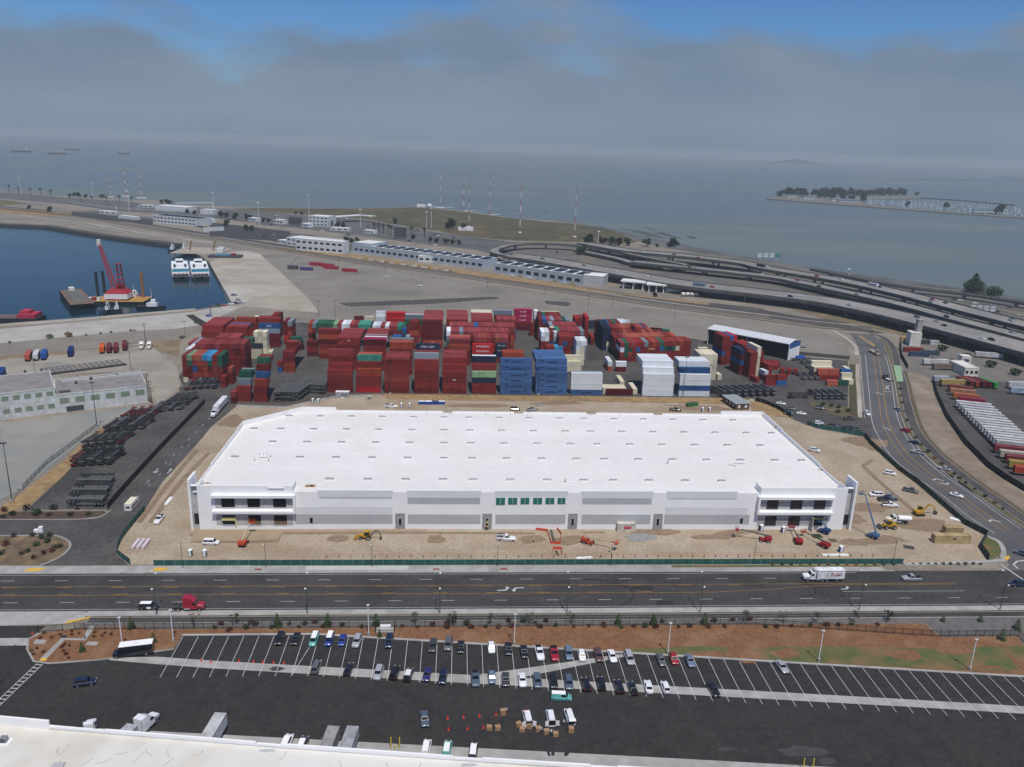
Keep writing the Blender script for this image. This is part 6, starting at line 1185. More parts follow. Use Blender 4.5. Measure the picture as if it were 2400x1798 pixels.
ob('lift_arm', MB().bar((.4, -.5, 1.7), (2.9, -.5, .9), .25).bar((.4, .5, 1.7), (2.9, .5, .9), .25).mesh('lift_arm', m_obj), o, None, 0, YEL); ob('bucket', MB().xprism([(2.8, .2), (3.9, .2), (3.2, 1.2), (2.8, 1.2)], -1.3, 1.3).mesh('bucket', m_dgrey), o)
p = c4(1130, 835); o = spawn([t_ for t_ in DAYCAB if t_.name not in ('fifth_wheel', 'exhaust_stack')], 'water_truck', 'white tank water truck behind the yellow loader', 'truck', (p.x-1.2, p.y+.3, .06), math.pi-.12, None, (.72, .70, .62))
ob('tank', MB().loft([[(x, 1.15*math.cos(t_), 2.0+.85*math.sin(t_)) for t_ in [2*math.pi*i/12 for i in range(12)]] for x in (-5.0, -.6)]).mesh('tank', m_white, smooth=40), o)
# ---- cabins, boxes, skips
def boxthing(name, label, cat, p, a, L_, W_, H_, col, extra=None, z=.06, roofm=None):
    o = thing(name, label, cat, (p.x, p.y, z), a); o.color = (*col, 1); ob('shell', B(-L_/2, L_/2, -W_/2, W_/2, .08, H_).mesh('shell', m_obj), o, None, 0, col)
    if roofm: ob('roof', B(-L_/2-.15, L_/2+.15, -W_/2-.15, W_/2+.15, H_+.003, H_+.12).mesh('roof', roofm), o)
    return o
TAN = (.47, .36, .19)
p = c4(1580, 1005); o = spawn(CT[12.19], 'storage_container', 'long tan storage container at the right corner of site', 'container', (p.x, p.y+.6, .06), -.02, None, TAN); ob('sign', B(-.1, 1.2, -1.25, -1.22, 1.6, 2.1).mesh('sign', m_dgrey), o)
p = c4(1595, 935); spawn(CT[6.06], 'storage_container', 'short tan storage container behind the long tan one', 'container', (p.x, p.y+.5, .06), -.05, None, (.42, .32, .17))
p = c3(615, 905); o = spawn(CT[6.06], 'storage_container', 'pale storage box with red sign against the warehouse front', 'container', (p.x, p.y+.9, .06), 0, None, (.60, .58, .50)); ob('sign', B(-.9, 1.6, -1.26, -1.225, 1.1, 2.1).mesh('sign', M('sign_red', (.50, .03, .04))), o); ob('sign_text', text_mesh('CONTAINER', .38, m_white), o, (.35, -1.27, 1.75)); 
p = b1(1485, 925); o = boxthing('office_trailer', 'grey site office trailer by the white barrier', 'trailer', p, 0, 6.4, 2.6, 2.9, (.36, .37, .38), roofm=m_lgrey); ob('door', B(-.3, .5, -1.34, -1.3, .3, 2.2).mesh('door', m_dgrey), o); ob('window', B(1.2, 2.2, -1.33, -1.3, 1.2, 2.0).mesh('window', m_glass), o); ob('steps', B(-.4, .6, -2.4, -1.3, .02, .6).mesh('steps', m_lgrey), o)
p = b1(1715, 945); o = boxthing('generator_box', 'pale square equipment box right of the grey office trailer', 'equipment', p, 0, 2.4, 2.0, 1.9, (.5, .47, .40)); ob('vent', B(-.5, .5, -1.03, -1.0, .5, 1.4).mesh('vent', m_dgrey), o)
q0, q1, q2 = b3(1555, 1035), b3(1680, 1035), b3(1440, 960); d_ = (q2-q0); a_ = math.atan2(d_.y, d_.x); L_ = d_.length; w_ = (q1-q0).length
o = thing('site_hut', 'brown site hut with flat grey roof behind warehouse', 'hut', (*((q1+q2)/2), .06), a_); ob('shell', B(-L_/2, L_/2, -w_/2, w_/2, .3, 3.2).mesh('shell', M('brown_siding', (.14, .075, .045), (.11, .06, .035), 2)), o)
ob('roof', B(-L_/2-.4, L_/2+.4, -w_/2-.4, w_/2+.4, 3.2, 3.4).mesh('roof', M('hut_roof', (.30, .33, .33), (.26, .29, .29), .5)), o)
for s in (-.25, .25): ob('window', B(-L_/2-.05, -L_/2, s*w_-.6, s*w_+.6, 1.0, 2.6).mesh('window', m_lgrey), o)
for i in range(3): ob('window', B(-L_/2+2+i*3.4, -L_/2+3+i*3.4, w_/2, w_/2+.05, 1.3, 2.4).mesh('window', m_lgrey), o)
p = b3(1185, 1000); o = thing('skip', 'bright green roll-off skip beside the brown hut', 'skip', (p.x, p.y, .06), .35); ob('body', MB().frus((-2.8, 2.8, -1.0, 1.0, .15), (-3.2, 3.1, -1.2, 1.2, 1.7)).mesh('body', M('skip_green', (.03, .25, .06), (.025, .18, .05), 1)), o); ob('load', B(-2.9, 2.8, -1.05, 1.05, 1.701, 1.75).mesh('load', m_dgrey), o); ob('rib', B(-1.0, -.9, -1.22, -1.1, .3, 1.65).mesh('rib', m_dgrey), o)
for i in range(4):
    p = b2(330+i*56, 985); o = thing('blue_bin', '%s of four open blue waste bins behind the warehouse' % ORD[i], 'skip', (p.x, p.y, .06)); ob('body', MB().frus((-1.6, 1.6, -.8, .8, .1), (-1.8, 1.8, -1.0, 1.0, 1.5)).mesh('body', M('bin_blue', (.025, .09, .40), (.02, .07, .3), 1)), o); ob('liner', B(-1.7, 1.7, -.9, .9, 1.501, 1.58).mesh('liner', (m_lgrey, m_white, m_dgrey, m_lgrey)[i]), o)
def potty(label, p, col):
    o = thing('portable_toilet', label, 'toilet', (p.x, p.y, .06)); o.color = (*col, 1); ob('cabin', MB().frus((-.56, .56, -.56, .56, .1), (-.53, .53, -.53, .53, 2.1)).mesh('cabin', m_obj), o, None, 0, col)
    ob('roof', MB().frus((-.6, .6, -.6, .6, 2.1), (-.4, .4, -.4, .4, 2.35)).mesh('roof', m_white), o); ob('door', B(-.35, .35, -.6, -.565, .2, 2.0).mesh('door', m_lgrey), o)
for lab, p, c_ in [('grey portable toilet, left of a pair behind front fence', c1(172, 1120), (.20, .22, .25)), ('grey portable toilet, right of a pair behind front fence', c1(297, 1122), (.20, .22, .25)), ('navy portable toilet left of the right offices', c3(1780, 900), (.02, .035, .12)), ('navy portable toilet before the right office windows', c3(1968, 915), (.02, .035, .12)), ('navy portable toilet behind rear parapet, left one', b2(150, 1015), (.02, .04, .10)), ('navy portable toilet behind rear parapet, right one', b2(222, 1015), (.02, .04, .10)), ('dark blue portable toilet below the front chassis pile', b1(1228, 975), (.02, .05, .2)), ('teal portable toilet below the front chassis pile', b1(1275, 978), (.03, .26, .22)), ('navy portable toilet behind rear right parapet, left', b3(1275, 1052), (.05, .06, .08)), ('navy portable toilet behind rear right parapet, right', b3(1335, 1052), (.05, .06, .08)), ('blue portable toilet right of red boom lifts', c4(625, 1085), (.03, .10, .28))]: potty(lab, p, c_)
def pile(name, label, cat, p, a, n, L_, r_, mat, dy=None):
    o = thing(name, label, cat, (p.x, p.y, .06), a)
    for i in range(n): ob('pipe', MB().cyl((-L_/2, (i-(n-1)/2)*(dy or 2.1*r_), r_), (L_/2, (i-(n-1)/2)*(dy or 2.1*r_), r_), r_, n=8).mesh('pipe', mat), o)
pile('pipe_bundle', 'pale pink wrapped pipe rolls at the left corner of site', 'pipes', c0(1215, 1025), la, 3, 5.5, .55, M('pale_pink_wrap', (.60, .50, .55), (.68, .62, .64), 2), 1.5)
pile('pipe_bundle', 'white pipes lying along the front fence at right', 'pipes', c4(580, 1112), 0, 4, 8.5, .16, m_white); pile('pipe_bundle', 'white pipes lying beside the right fence', 'pipes', c4(1650, 815), -.75, 4, 6, .2, m_white); pile('pipe_bundle', 'white pipe sheet on dirt left of warehouse', 'pipes', c0(1455, 650), la, 2, 6, .3, m_white)
pile('rebar_bundle', 'dark steel bundle near the right front fence', 'steel', c4(1215, 1045), -.4, 6, 3.2, .13, m_dgrey, .4); pile('frame_stack', 'green steel frames stacked below red lifts', 'steel', c4(560, 985), 0, 5, 2.6, .08, m_leaf, .5); pile('pallet_stack', 'dark green pallets before the right entrance', 'pallets', c4(420, 950), .1, 4, 3.0, .25, m_leafd, .6); pile('lumber_stack', 'pale lumber stacks behind warehouse before the hut', 'timber', b3(1010, 990), -.05, 5, 6, .25, m_oldc, .55); pile('steel_stack', 'grey blue steel bundle behind warehouse centre', 'steel', b2(1340, 995), .1, 5, 3.4, .18, m_steel, .45)
for i, (x, y) in enumerate([(1040, 610), (1060, 640)]):
    p = c4(x, y); o = thing('scissor_lift', '%s blue scissor lift right of the white van' % ('rear', 'front')[i], 'lift', (p.x+1.2*i, p.y, .06)); ob('base', B(-1.2, 1.2, -.55, .55, .15, .7).mesh('base', M('lift_blue', (.05, .10, .2))), o); ob('platform', rails(2.4, 1.1, 1.1, m_steel).mesh('platform', m_steel), o, (0, 0, 1.2))
p = c2(1695, 1140); o = thing('white_tarp', 'crumpled white sheets beside the front fence', 'sheet', (p.x, p.y, .06)); ob('fold', MB().prism(blob((0, 0), 1.6, .5), .02, .35).mesh('fold', m_white), o); ob('fold', MB().prism(blob((2.4, .2), 1.3, .4), .02, .5).mesh('fold', m_white), o)
sheet('trench', strip([c2(1440, 897), c2(1470, 1010)], .45), m_rock, z=.21); sheet('trench', strip([c2(1482, 1075), c2(1503, 1115)], .4), m_rock, z=.21)
for i, ln in enumerate([[c2(1310, 895), c2(1410, 905), c2(1440, 1010), c2(1520, 1015), c2(1530, 940), c2(1495, 890)], [c2(1450, 1100), c2(1460, 1060), c2(1530, 1060), c2(1535, 1110)]]):
    fence('safety_netting', ('orange safety netting around the trench by the wall', 'small orange safety netting round the near trench end')[i], ln, .9, m_orange, m_orange, 2.2, thick=.02, cat='netting')
m_sand = M('orange_string', (.50, .22, .13))
o = thing('string_line', 'orange string line on short black stakes along front of site', 'string line', (-40, 222.6, .06)); ob('string', B(-.0, 175, -.02, .02, .55, .62).mesh('string', m_sand), o); ob('string', B(-.0, 175, 1.3, 1.34, .5, .56).mesh('string', m_sand), o)
st_ = MB().box(-.09, .09, -.09, .09, 0, .8).mesh('stake', m_black)
for i in range(48): ob('stake', st_, o, (1+i*3.65, -.6, 0))
for lab, p in [('long red skip flag barrier lying by the kerb, left one', c1(755, 1240)), ('red barricade lying by the kerb, middle one', c2(450, 1238)), ('red barricade lying by the kerb, right one', c2(1035, 1236))]:
    o = thing('road_barricade', lab, 'barricade', (p.x, p.y, .17)); ob('board', B(-.9, .9, -.1, .1, .1, .35).mesh('board', M('barricade_red', (.4, .05, .03))), o); ob('foot', B(-.9, -.7, -.4, .4, 0, .1).mesh('foot', m_dgrey), o); ob('foot', B(.7, .9, -.4, .4, 0, .1).mesh('foot', m_dgrey), o)
# ---- cones, pallets of boxes, bollards, bins
cone_b = B(-.24, .24, -.24, .24, 0, .05).mesh('cone_base', m_orange); cone_c = MB().cyl((0, 0, .05), (0, 0, .85), .17, .04, 10).mesh('cone_body', M('cone_red', (.72, .05, .03)))
for lab, p in [('traffic cone %s from left in upper line by the box pallets' % ORD[i], d2(x, y)) for i, (x, y) in enumerate([(180, 1240), (317, 1232), (455, 1220), (597, 1208)])]+[('traffic cone %s from left in lower line by the box pallets' % ORD[i], d2(x, y)) for i, (x, y) in enumerate([(190, 1338), (352, 1330), (490, 1320), (625, 1305)])]+[('traffic cone %s from left on the concrete strip' % ORD[i], d1(x, y)) for i, (x, y) in enumerate([(-105, 745), (-20, 755), (222, 745), (347, 752), (428, 755), (520, 760), (610, 765)])]+[('lone traffic cone by the left driveway gate', d0(280, 510))]:
    o = thing('traffic_cone', lab, 'traffic cone', (p.x, p.y, .03), 0, 'traffic cones in the parking lot'); ob('cone_base', cone_b, o); ob('cone_body', cone_c, o)
pal = B(-.6, .6, -.5, .5, 0, .14).mesh('pallet', m_wood); bxm = B(-.28, .28, -.23, .23, 0, .34).mesh('carton', m_card)
for i, (x, y, a, n, w_) in enumerate([(655, 1200, .3, 3, 'beside the person in white'), (540, 1330, -.1, 2, 'left of a pair below the cones'), (612, 1330, .15, 2, 'right of a pair below the cones'), (792, 1300, .4, 2, 'left rear of red-hooded van'), (825, 1345, -.3, 2, 'directly behind red-hooded van'), (882, 1318, -.2, 3, 'right behind red-hooded van'), (962, 1340, .2, 2, 'left behind teal-hooded van'), (1032, 1362, .3, 2, 'behind teal-hooded van'), (1112, 1385, 0, 2, 'right end near teal-hooded van'), (1246, 1352, -.08, 3, 'behind the raised tailgate van')]):
    p = d2(x, y); o = thing('box_pallet', 'pallet of brown cartons '+w_, 'pallet', (p.x, p.y, .03), a, 'pallets of cartons'); ob('pallet', pal, o)
    for k in range(n):
        for xx in (-.29, .29):
            for yy in (-.24, .24): ob('carton', bxm, o, (xx, yy, .145+.35*k), rc.uniform(-.05, .05))
m_yel = M('safety_yellow', (.62, .48, .03))
for i, p in enumerate([d1(1535, 1480), d1(1568, 1490), d1(1608, 1480), d3(1398, 1660), d3(1480, 1660)]):
    o = thing('bollard', ('left tall', 'short middle', 'right tall', 'left lower right', 'right lower right')[i]+' yellow bollard at the loading dock', 'bollard', (p.x, p.y-.5, .03)); h_ = 1.0 if i == 1 else 2.6; ob('post', MB().cyl((0, 0, 0), (0, 0, h_), .12, n=8).mesh('post', m_yel), o); ob('cap', MB().ball((0, 0, h_), .15).mesh('cap', m_yel), o)
e0, e1_ = d1(1398, 505), d1(1560, 505); o = thing('bin_enclosure', 'black fenced bin enclosure with grey roof slab by the picket fence', 'enclosure', (e0.x, e0.y, .1)); w_ = e1_.x-e0.x
for x in (0, w_): ob('side_panel', B(x-.04, x+.04, 0, 3.0, 0, 2.0).mesh('side_panel', m_black), o)
ob('front_rail', B(0, w_, -.03, .03, .8, .95).mesh('front_rail', m_black), o); ob('slab', B(.1, w_-.1, .2, 2.9, .02, .1).mesh('slab', m_pave), o); ob('cabinet', B(1.1, w_-1.0, 1.2, 2.2, .1, 1.2).mesh('cabinet', m_lgrey), o)
p = c0(345, 910); o = thing('gate_monument', 'small white box monument by the left side road', 'monument', (p.x, p.y, .05), .1); ob('block', B(-1.6, -.3, -.6, .6, 0, .9).mesh('block', m_white), o); ob('slab', B(-.2, 1.0, -.5, .5, 0, 1.8).mesh('slab', m_white), o); ob('face', B(-.22, -.2, -.4, .4, .5, 1.6).mesh('face', m_dgrey), o)
for i, p in enumerate([d0(550, 540), d0(733, 552)]):
    o = thing('garden_bench', ('dark bench by the bend of garden path', 'small dark bollard light by the garden path')[i], ('bench', 'bollard')[i], (p.x, p.y, .1)); ob('seat', B(-.7 if not i else -.1, .7 if not i else .1, -.25 if not i else -.1, .25 if not i else .1, .4 if not i else 0, .5 if not i else .9).mesh('seat', m_dgrey), o)
    if not i: [ob('leg', B(x-.06, x+.06, -.2, .2, 0, .4).mesh('leg', m_dgrey), o) for x in (-.55, .55)]
    else: ob('cap', B(-.14, .14, -.14, .14, .9, .98).mesh('cap', m_black), o)
# ---- people
def person_mesh(mats, arms=(.35, .35)):
    V = [(0, 0, .95), (0, 0, 1.15), (0, 0, 1.40), (0, 0, 1.52), (0, .01, 1.62), (0, .01, 1.74)]; E = [(0, 1), (1, 2), (2, 3), (3, 4), (4, 5)]; Rr = [.15, .14, .16, .06, .095, .08]
    def add(par, co, r_): V.append(co); Rr.append(r_); E.append((par, len(V)-1)); return len(V)-1
    for s, a in ((-1, arms[0]), (1, arms[1])):
        sh = add(2, (s*.2, 0, 1.42), .075); el = add(sh, (s*.27, a*.35, 1.16), .052); wr = add(el, (s*.28, a*.8+.05, 1.0+a*.2), .036); pl = add(wr, (s*.28, a*.8+.11, .96+a*.2), .032)
        for k in range(5): kn = add(pl if k else wr, (s*.28+(k-2)*.017-(.05*s if k == 0 else 0), a*.8+(.18 if k else .11), .92+a*.2), .010); add(kn, (s*.28+(k-2)*.018-(.05*s if k == 0 else 0), a*.8+(.20+.005*k if k else .14), .88+a*.2), .009)
        hp = add(0, (s*.1, 0, .88), .11); kn = add(hp, (s*.11, .03, .5), .075); an_ = add(kn, (s*.12, 0, .1), .052); add(an_, (s*.13, .14, .05), .05)
    me = bpy.data.meshes.new('person'); me.from_pydata(V, E, []); o = bpy.data.objects.new('person', me); COL.objects.link(o)
    o.modifiers.new('s', 'SKIN'); sv = me.skin_vertices[0].data
    for i, r_ in enumerate(Rr): sv[i].radius = (r_, r_*(.72 if i < 3 else 1))
    sv[0].use_root = True; sb = o.modifiers.new('b', 'SUBSURF'); sb.levels = 1
    m2 = bpy.data.meshes.new_from_object(o.evaluated_get(bpy.context.evaluated_depsgraph_get())); bpy.data.objects.remove(o); bpy.data.meshes.remove(me)
    m2.materials.clear()
    for m_ in mats: m2.materials.append(m_)
    for f in m2.polygons:
        z = f.center.z; f.material_index = 2 if (z > 1.5 or (abs(f.center.x) > .22 and z < 1.1)) else (1 if z < .93 else 0); f.use_smooth = True
    return m2
m_vest = M('hi_vis_vest', (.55, .62, .05)); m_trou = M('dark_trousers', (.03, .035, .05)); m_shirt = M('white_shirt', (.7, .7, .68)); m_hair = M('hair', (.03, .02, .015)); m_hat = M('hard_hat', (.75, .75, .72))
pv_, pw_ = person_mesh([m_vest, m_trou, m_skin], (.5, .3)), person_mesh([m_shirt, m_trou, m_skin], (.6, .6))
cap_ = MB().ball((0, 0, 1.72), .115, sz=.75, n=8).mesh('hard_hat', m_hat); hair_ = MB().ball((0, -.015, 1.71), .108, sz=.8, n=8).mesh('hair', m_hair)
def person(label, p, z, a, vest=True): o = ob('person', pv_ if vest else pw_, None, (p[0], p[1], z), a); ob('hard_hat' if vest else 'hair', cap_ if vest else hair_, o); return tag(o, label, 'person')
person('person in white shirt beside the rear carton pallet', d2(690, 1195), .03, 1.5, False); person('person in white at the side of the tailgate van', d2(1178, 1300), .03, -1.2, False); person('person in white between cartons behind teal-hooded van', d2(988, 1362), .03, 2.0, False); person('person behind the red-hooded van among cartons', d2(850, 1345), .03, 0, False); person('person in dark leaning at the right cartons', d2(1075, 1385), .03, .7, False)
person('worker in yellow vest standing in the second door opening', (10.3, FY-.55), 1.55, math.pi); ob('door_step', B(9.7, 10.9, FY-1.2, FY-.15, 1.4, 1.55).mesh('door_step', m_wood), wh, (-24, -FY, 0))
person('worker in pale vest alone on dirt left of the trench', c2(1290, 1000), .06, 0); person('worker in yellow vest below the lowered orange boom', c2(1945, 1085), .06, 1); q_ = b3(1905, 1195, RZ); person('worker in yellow vest kneeling by the right roof parapet', q_, RZ, 1); q_ = b3(975, 1500, RZ); person('worker in dark clothes on the roof near its front edge', q_, RZ, 2, False); q_ = c2(1565, 480, RZ); person('worker in yellow on the roof beside the white membrane roll', q_, RZ, 1)
o = tag(ob('membrane_roll', MB().cyl((0, 0, .2), (2.6, -.1, .2), .2, n=8).mesh('membrane_roll', m_white), None, (q_.x+.8, q_.y, RZ)), 'white membrane roll on the roof beside a worker', 'roll')
# ---- trees and shrubs
rt = random.Random(5)
def leafy(mb, c, rx, rz, n, size, rnd):
    for i in range(n):
        u, v, w_ = rnd.gauss(0, 1), rnd.gauss(0, 1), rnd.gauss(0, 1); l_ = math.sqrt(u*u+v*v+w_*w_); q = rnd.random()**.4
        p = Vector((c[0]+rx*u/l_*q, c[1]+rx*v/l_*q, c[2]+rz*w_/l_*q)); s = size*rnd.uniform(.6, 1.3)
        a = Vector((rnd.gauss(0, 1), rnd.gauss(0, 1), rnd.gauss(0, 1))).normalized(); b = a.orthogonal().normalized()
        mb.add([p-a*s, p+b*s*.7, p+a*s, p-b*s*.7], [(0, 1, 2, 3)])
def conifer_mesh(h, r_, n=260, seed=0):
    rnd = random.Random(seed); mb = MB()
    for i in range(n):
        t_ = rnd.random()**1.3; z = .25+t_*(h-.25); rr = r_*(1-t_)**.8*math.sqrt(rnd.random())+.05; a = rnd.uniform(0, 6.283); p = Vector((rr*math.cos(a), rr*math.sin(a), z)); s = .26*(1.2-t_*.5)*h/3.5
        d = Vector((math.cos(a), math.sin(a), -.35+rnd.uniform(-.3, .3))).normalized(); b = d.cross(Vector((0, 0, 1))).normalized()*s*.45
        mb.add([p-d*s*.5, p+b, p+d*s, p-b], [(0, 1, 2, 3)])
    return mb
con = [(conifer_mesh(3.6, 1.15, 320, i).mesh('crown', m_leaf), MB().cyl((0, 0, 0), (0, 0, 3.0), .09, .03, 6).mesh('trunk', m_bark)) for i in range(4)]
def tree(name, label, p, crown, trunk, sc=1.0, group=None, z=.1, cat='tree'):
    o = thing(name, label, cat, (p[0], p[1], z), rt.uniform(0, 6), group); o.scale = (sc,)*3; ob('crown', crown, o); ob('trunk', trunk, o); return o
for i, (p, s) in enumerate([(d0(1135, 462), 1.2), (d0(1325, 582), 1), (d0(710, 660), .95), (d1(553, 445), 1.4), (d1(990, 440), 1.35), (d1(1405, 435), 1.25), (d1(1435, 535), .8), (d2(1650, 428), 1.2), (d2(1955, 424), 1.15), (d3(113, 430), 1.15), (d3(555, 425), 1.25), (d4(1140, 402), .8), (d4(1465, 403), .9), (d4(1780, 470), 1.2), (d4(1650, 560), 1.2)]):
    tree('young_conifer', '%s dark green young conifer from left along the fence bed' % ORD[i], p, *con[i % 4], s*.78, 'young conifers by the picket fence')
spind = []
for k in range(3):
    mb = MB(); rnd = random.Random(20+k); tr = MB().cyl((0, 0, 0), (0, 0, 2.2), .06, .03, 6)
    for j in range(9):
        a = rnd.uniform(0, 6.28); e_ = Vector((math.cos(a)*rnd.uniform(.4, 1.1), math.sin(a)*rnd.uniform(.4, 1.1), rnd.uniform(1.2, 2.9))); tr.bar((0, 0, rnd.uniform(.8, 1.8)), e_, .03); leafy(mb, e_, .4, .28, 16, .13, rnd)
    spind.append((mb.mesh('crown', m_leafd), tr.mesh('trunk', m_bark)))
for i, p in enumerate([d0(1680, 440), d0(2030, 430), d1(1740, 430), d1(2060, 425), d2(225, 432), d2(545, 425), d2(880, 425), d2(1240, 420), d3(905, 415), d3(1230, 410), d3(1525, 415), d3(1840, 412), d3(2140, 405), d4(680, 395)]):
    tree('spindly_tree', '%s spindly open-crowned sapling from left behind picket fence' % ORD[i], p, *spind[i % 3], 1.15, 'saplings behind the picket fence')
shr = []
for k, m_ in enumerate((m_shrub, m_leafd, m_leaf, M('tan_shrub', (.17, .11, .05), (.12, .09, .04), 3))):
    mb = MB(); leafy(mb, (0, 0, .35), .55, .35, 70, .15, random.Random(40+k)); shr.append(mb.mesh('foliage', m_))
stm = MB().cyl((0, 0, 0), (0, 0, .4), .04, .02, 5).mesh('stem', m_bark)
def shrub(label, p, k, s, group, z=.1): o = thing('shrub', label, 'shrub', (p[0], p[1], z), rt.uniform(0, 6), group); o.scale = (s,)*3; ob('foliage', shr[k], o); ob('stem', stm, o)
kn_ = ['red leaved', 'dark green', 'bright green', 'tan']
SP = [(d1(x, y), 0 if i % 3 else 1) for i, (x, y) in enumerate([(15, 460), (70, 430), (140, 487), (285, 465), (318, 420), (362, 435), (505, 462), (655, 430), (738, 455), (790, 430), (878, 415), (945, 455), (1115, 440), (1280, 455), (1630, 450), (1765, 455), (1890, 440), (2020, 460), (2185, 430)])]
SP += [(d2(x, y), 0 if i % 4 else 1) for i, (x, y) in enumerate([(55, 445), (180, 430), (345, 420), (385, 460), (510, 455), (620, 460), (705, 405), (735, 450), (830, 405), (935, 420), (980, 455), (1030, 405), (1112, 445), (1270, 450), (1398, 450), (1530, 445), (1680, 460), (1790, 450), (1885, 440), (1978, 455), (2030, 410)])]
SP += [(d3(x, y), 0 if i % 3 else 1) for i, (x, y) in enumerate([(42, 450), (140, 455), (330, 455), (430, 450), (590, 455), (730, 450), (640, 405), (800, 395), (945, 390), (1085, 455), (1182, 455), (1305, 450), (1470, 440), (1605, 440), (1712, 437), (1825, 430), (2045, 435)])]
for i, (p, k) in enumerate(SP): shrub('%s shrub, %s to %s of the picket fence line, counted from left' % (kn_[k], ORD[i % 25], ('left third', 'middle third', 'right third')[i//25] if i < 75 else 'end'), p, k, rt.uniform(1.0, 1.7), 'shrubs along the picket fence')
for i, (x, y) in enumerate([(445, 545), (520, 520), (620, 490), (680, 510), (820, 500), (905, 505), (960, 520), (885, 530), (810, 535), (560, 600), (540, 625), (600, 615), (375, 670), (550, 660), (570, 690), (595, 720), (270, 660), (290, 690), (350, 550), (320, 640), (385, 505), (620, 520)]):
    shrub('%s low plant of the mulch island, in reading order' % ORD[i], d0(x, y), (3, 0, 0, 0)[i % 4], .8 if i % 2 else 1.0, 'low plants on the mulch island')
for i, (x, y, k, s) in enumerate([(35, 735, 0, 2.4), (110, 765, 1, 2.2), (228, 720, 0, 2.8), (315, 762, 1, 2.8), (465, 715, 1, 2.6), (425, 770, 1, 1.8), (610, 770, 1, 2), (670, 715, 0, 1.5), (760, 765, 2, 1.8), (30, 785, 1, 1.6), (120, 950, 1, 1.8), (285, 945, 1, 1.8), (430, 950, 1, 2), (410, 1000, 1, 2), (360, 965, 1, 1.8), (50, 1025, 0, 2.4), (10, 1105, 1, 2.2), (315, 1030, 2, 2), (240, 1085, 1, 1.6), (190, 1105, 1, 1.8), (290, 1140, 0, 1.8), (380, 1100, 0, 2), (450, 1080, 0, 2), (520, 1040, 1, 2), (480, 1050, 2, 1.6)]):
    shrub('%s %s bush in reading order beside the left side road' % (ORD[i], kn_[k]), c0(x, y), k, s, 'bushes beside the left side road')
for i in range(24):
    p = c4(40+i*80, 1198) if i < 14 else c4(1250+(i-14)*65, 1192); shrub('%s kerb plant from left under the right end of screen fence' % ORD[i], p, (3, 2, 3)[i % 3], rt.uniform(.8, 1.3), 'kerb plants under screen fence', .17)
for i in range(20):
    p = b4(1465+i*4, 700) if 0 else CP[min(len(CP)-1, 12+i)]+Vector((-3.1, -1.6)); shrub('%s verge bush downhill along the cycle path' % ORD[i], p, (2, 1, 3, 0)[i % 4], rt.uniform(1.2, 1.9), 'verge bushes by the cycle path')
for i, (x, y) in enumerate([(470, 995), (545, 1005), (610, 1020), (690, 1050), (600, 1060)]): shrub('%s dark bush in scrub below the corner yard' % ORD[i], b4(x, y), 1, 2.4, 'bushes below corner yard')
for i, (x, y, s) in enumerate([(430, 345, 4), (595, 328, 4.5), (85, 385, 2), (745, 320, 1.6), (870, 305, 1.6), (960, 295, 1.8), (1130, 282, 1.8), (1160, 280, 1.5), (1690, 215, 2.5), (1570, 345, 3)]): shrub('%s weed clump in order along the quay lane' % ORD[i], b0(x, y), (2, 3)[i % 2], s, 'weed clumps along the quay lane')
# ================= far side: buildings, freeway, harbour, towers, island =================
Y0, Y1, Y2, Y3 = (zoomY(x, 380) for x in (0, 600, 1200, 1800))
def bldg(name, label, A_, B_, depth, h, wall, roof, rows=1, nwin=8, wmat=m_glass, para=.6, wz=(.35, .7), solar=0, cat='building', band=None):
    d = B_-A_; a = math.atan2(d.y, d.x); Lb = d.length; o = thing(name, label, cat, (*A_, 0), a)
    ob('wall', B(0, Lb, 0, depth, 0, h).mesh('wall', wall), o); r_ = ob('roof', B(.3, Lb-.3, .3, depth-.3, h+.01, h+.12).mesh('roof', roof), o)
    ob('parapet', MB().box(-.1, Lb+.1, -.1, .3, h, h+para).box(-.1, Lb+.1, depth-.3, depth+.1, h, h+para).box(-.1, .3, .3, depth-.3, h, h+para).box(Lb-.3, Lb+.1, .3, depth-.3, h, h+para).mesh('parapet', wall), o)
    if band: ob('wall_band', B(-.05, Lb+.05, -.06, -.01, h*band[0], h*band[1]).mesh('wall_band', band[2]), o)
    for k in range(rows):
        z0, z1 = h*(k+wz[0])/rows, h*(k+wz[1])/rows
        wm = B(0, Lb/nwin*.6, -.08, .0, 0, z1-z0).mesh('window', wmat)
        for i in range(nwin): ob('window', wm, o, (Lb*(i+.2)/nwin, 0, z0))
    for i in range(solar):
        pm = MB().add([(0, 0, .2), (Lb/(solar+1)*.8, 0, .2), (Lb/(solar+1)*.8, depth*.6, 1.0), (0, depth*.6, 1.0)], [(0, 1, 2, 3), (3, 2, 1, 0)]).mesh('solar_panel', M('solar_blue', (.02, .035, .06), rough=.3) if i == 0 else bpy.data.materials['solar_blue'])
        ob('solar_panel', pm, r_, (Lb*(i+.15)/(solar), depth*.2, h+.1))
    return o
m_pale = M('pale_building', (.62, .65, .66), (.56, .59, .60), .2); m_bluew = M('pale_blue_wall', (.40, .46, .53), (.36, .42, .49), .2); m_oldw = M('old_white_wall', (.60, .61, .60), (.50, .51, .50), .25, fine=.2, fsc=.6); m_oldroof = M('old_grey_roof', (.22, .205, .195), (.26, .245, .235), .3, c3=(.19, .18, .17), sc3=.2)
m_gwin = M('green_glass_panes', (.16, .22, .15), (.22, .27, .20), 1.2, rough=.5)
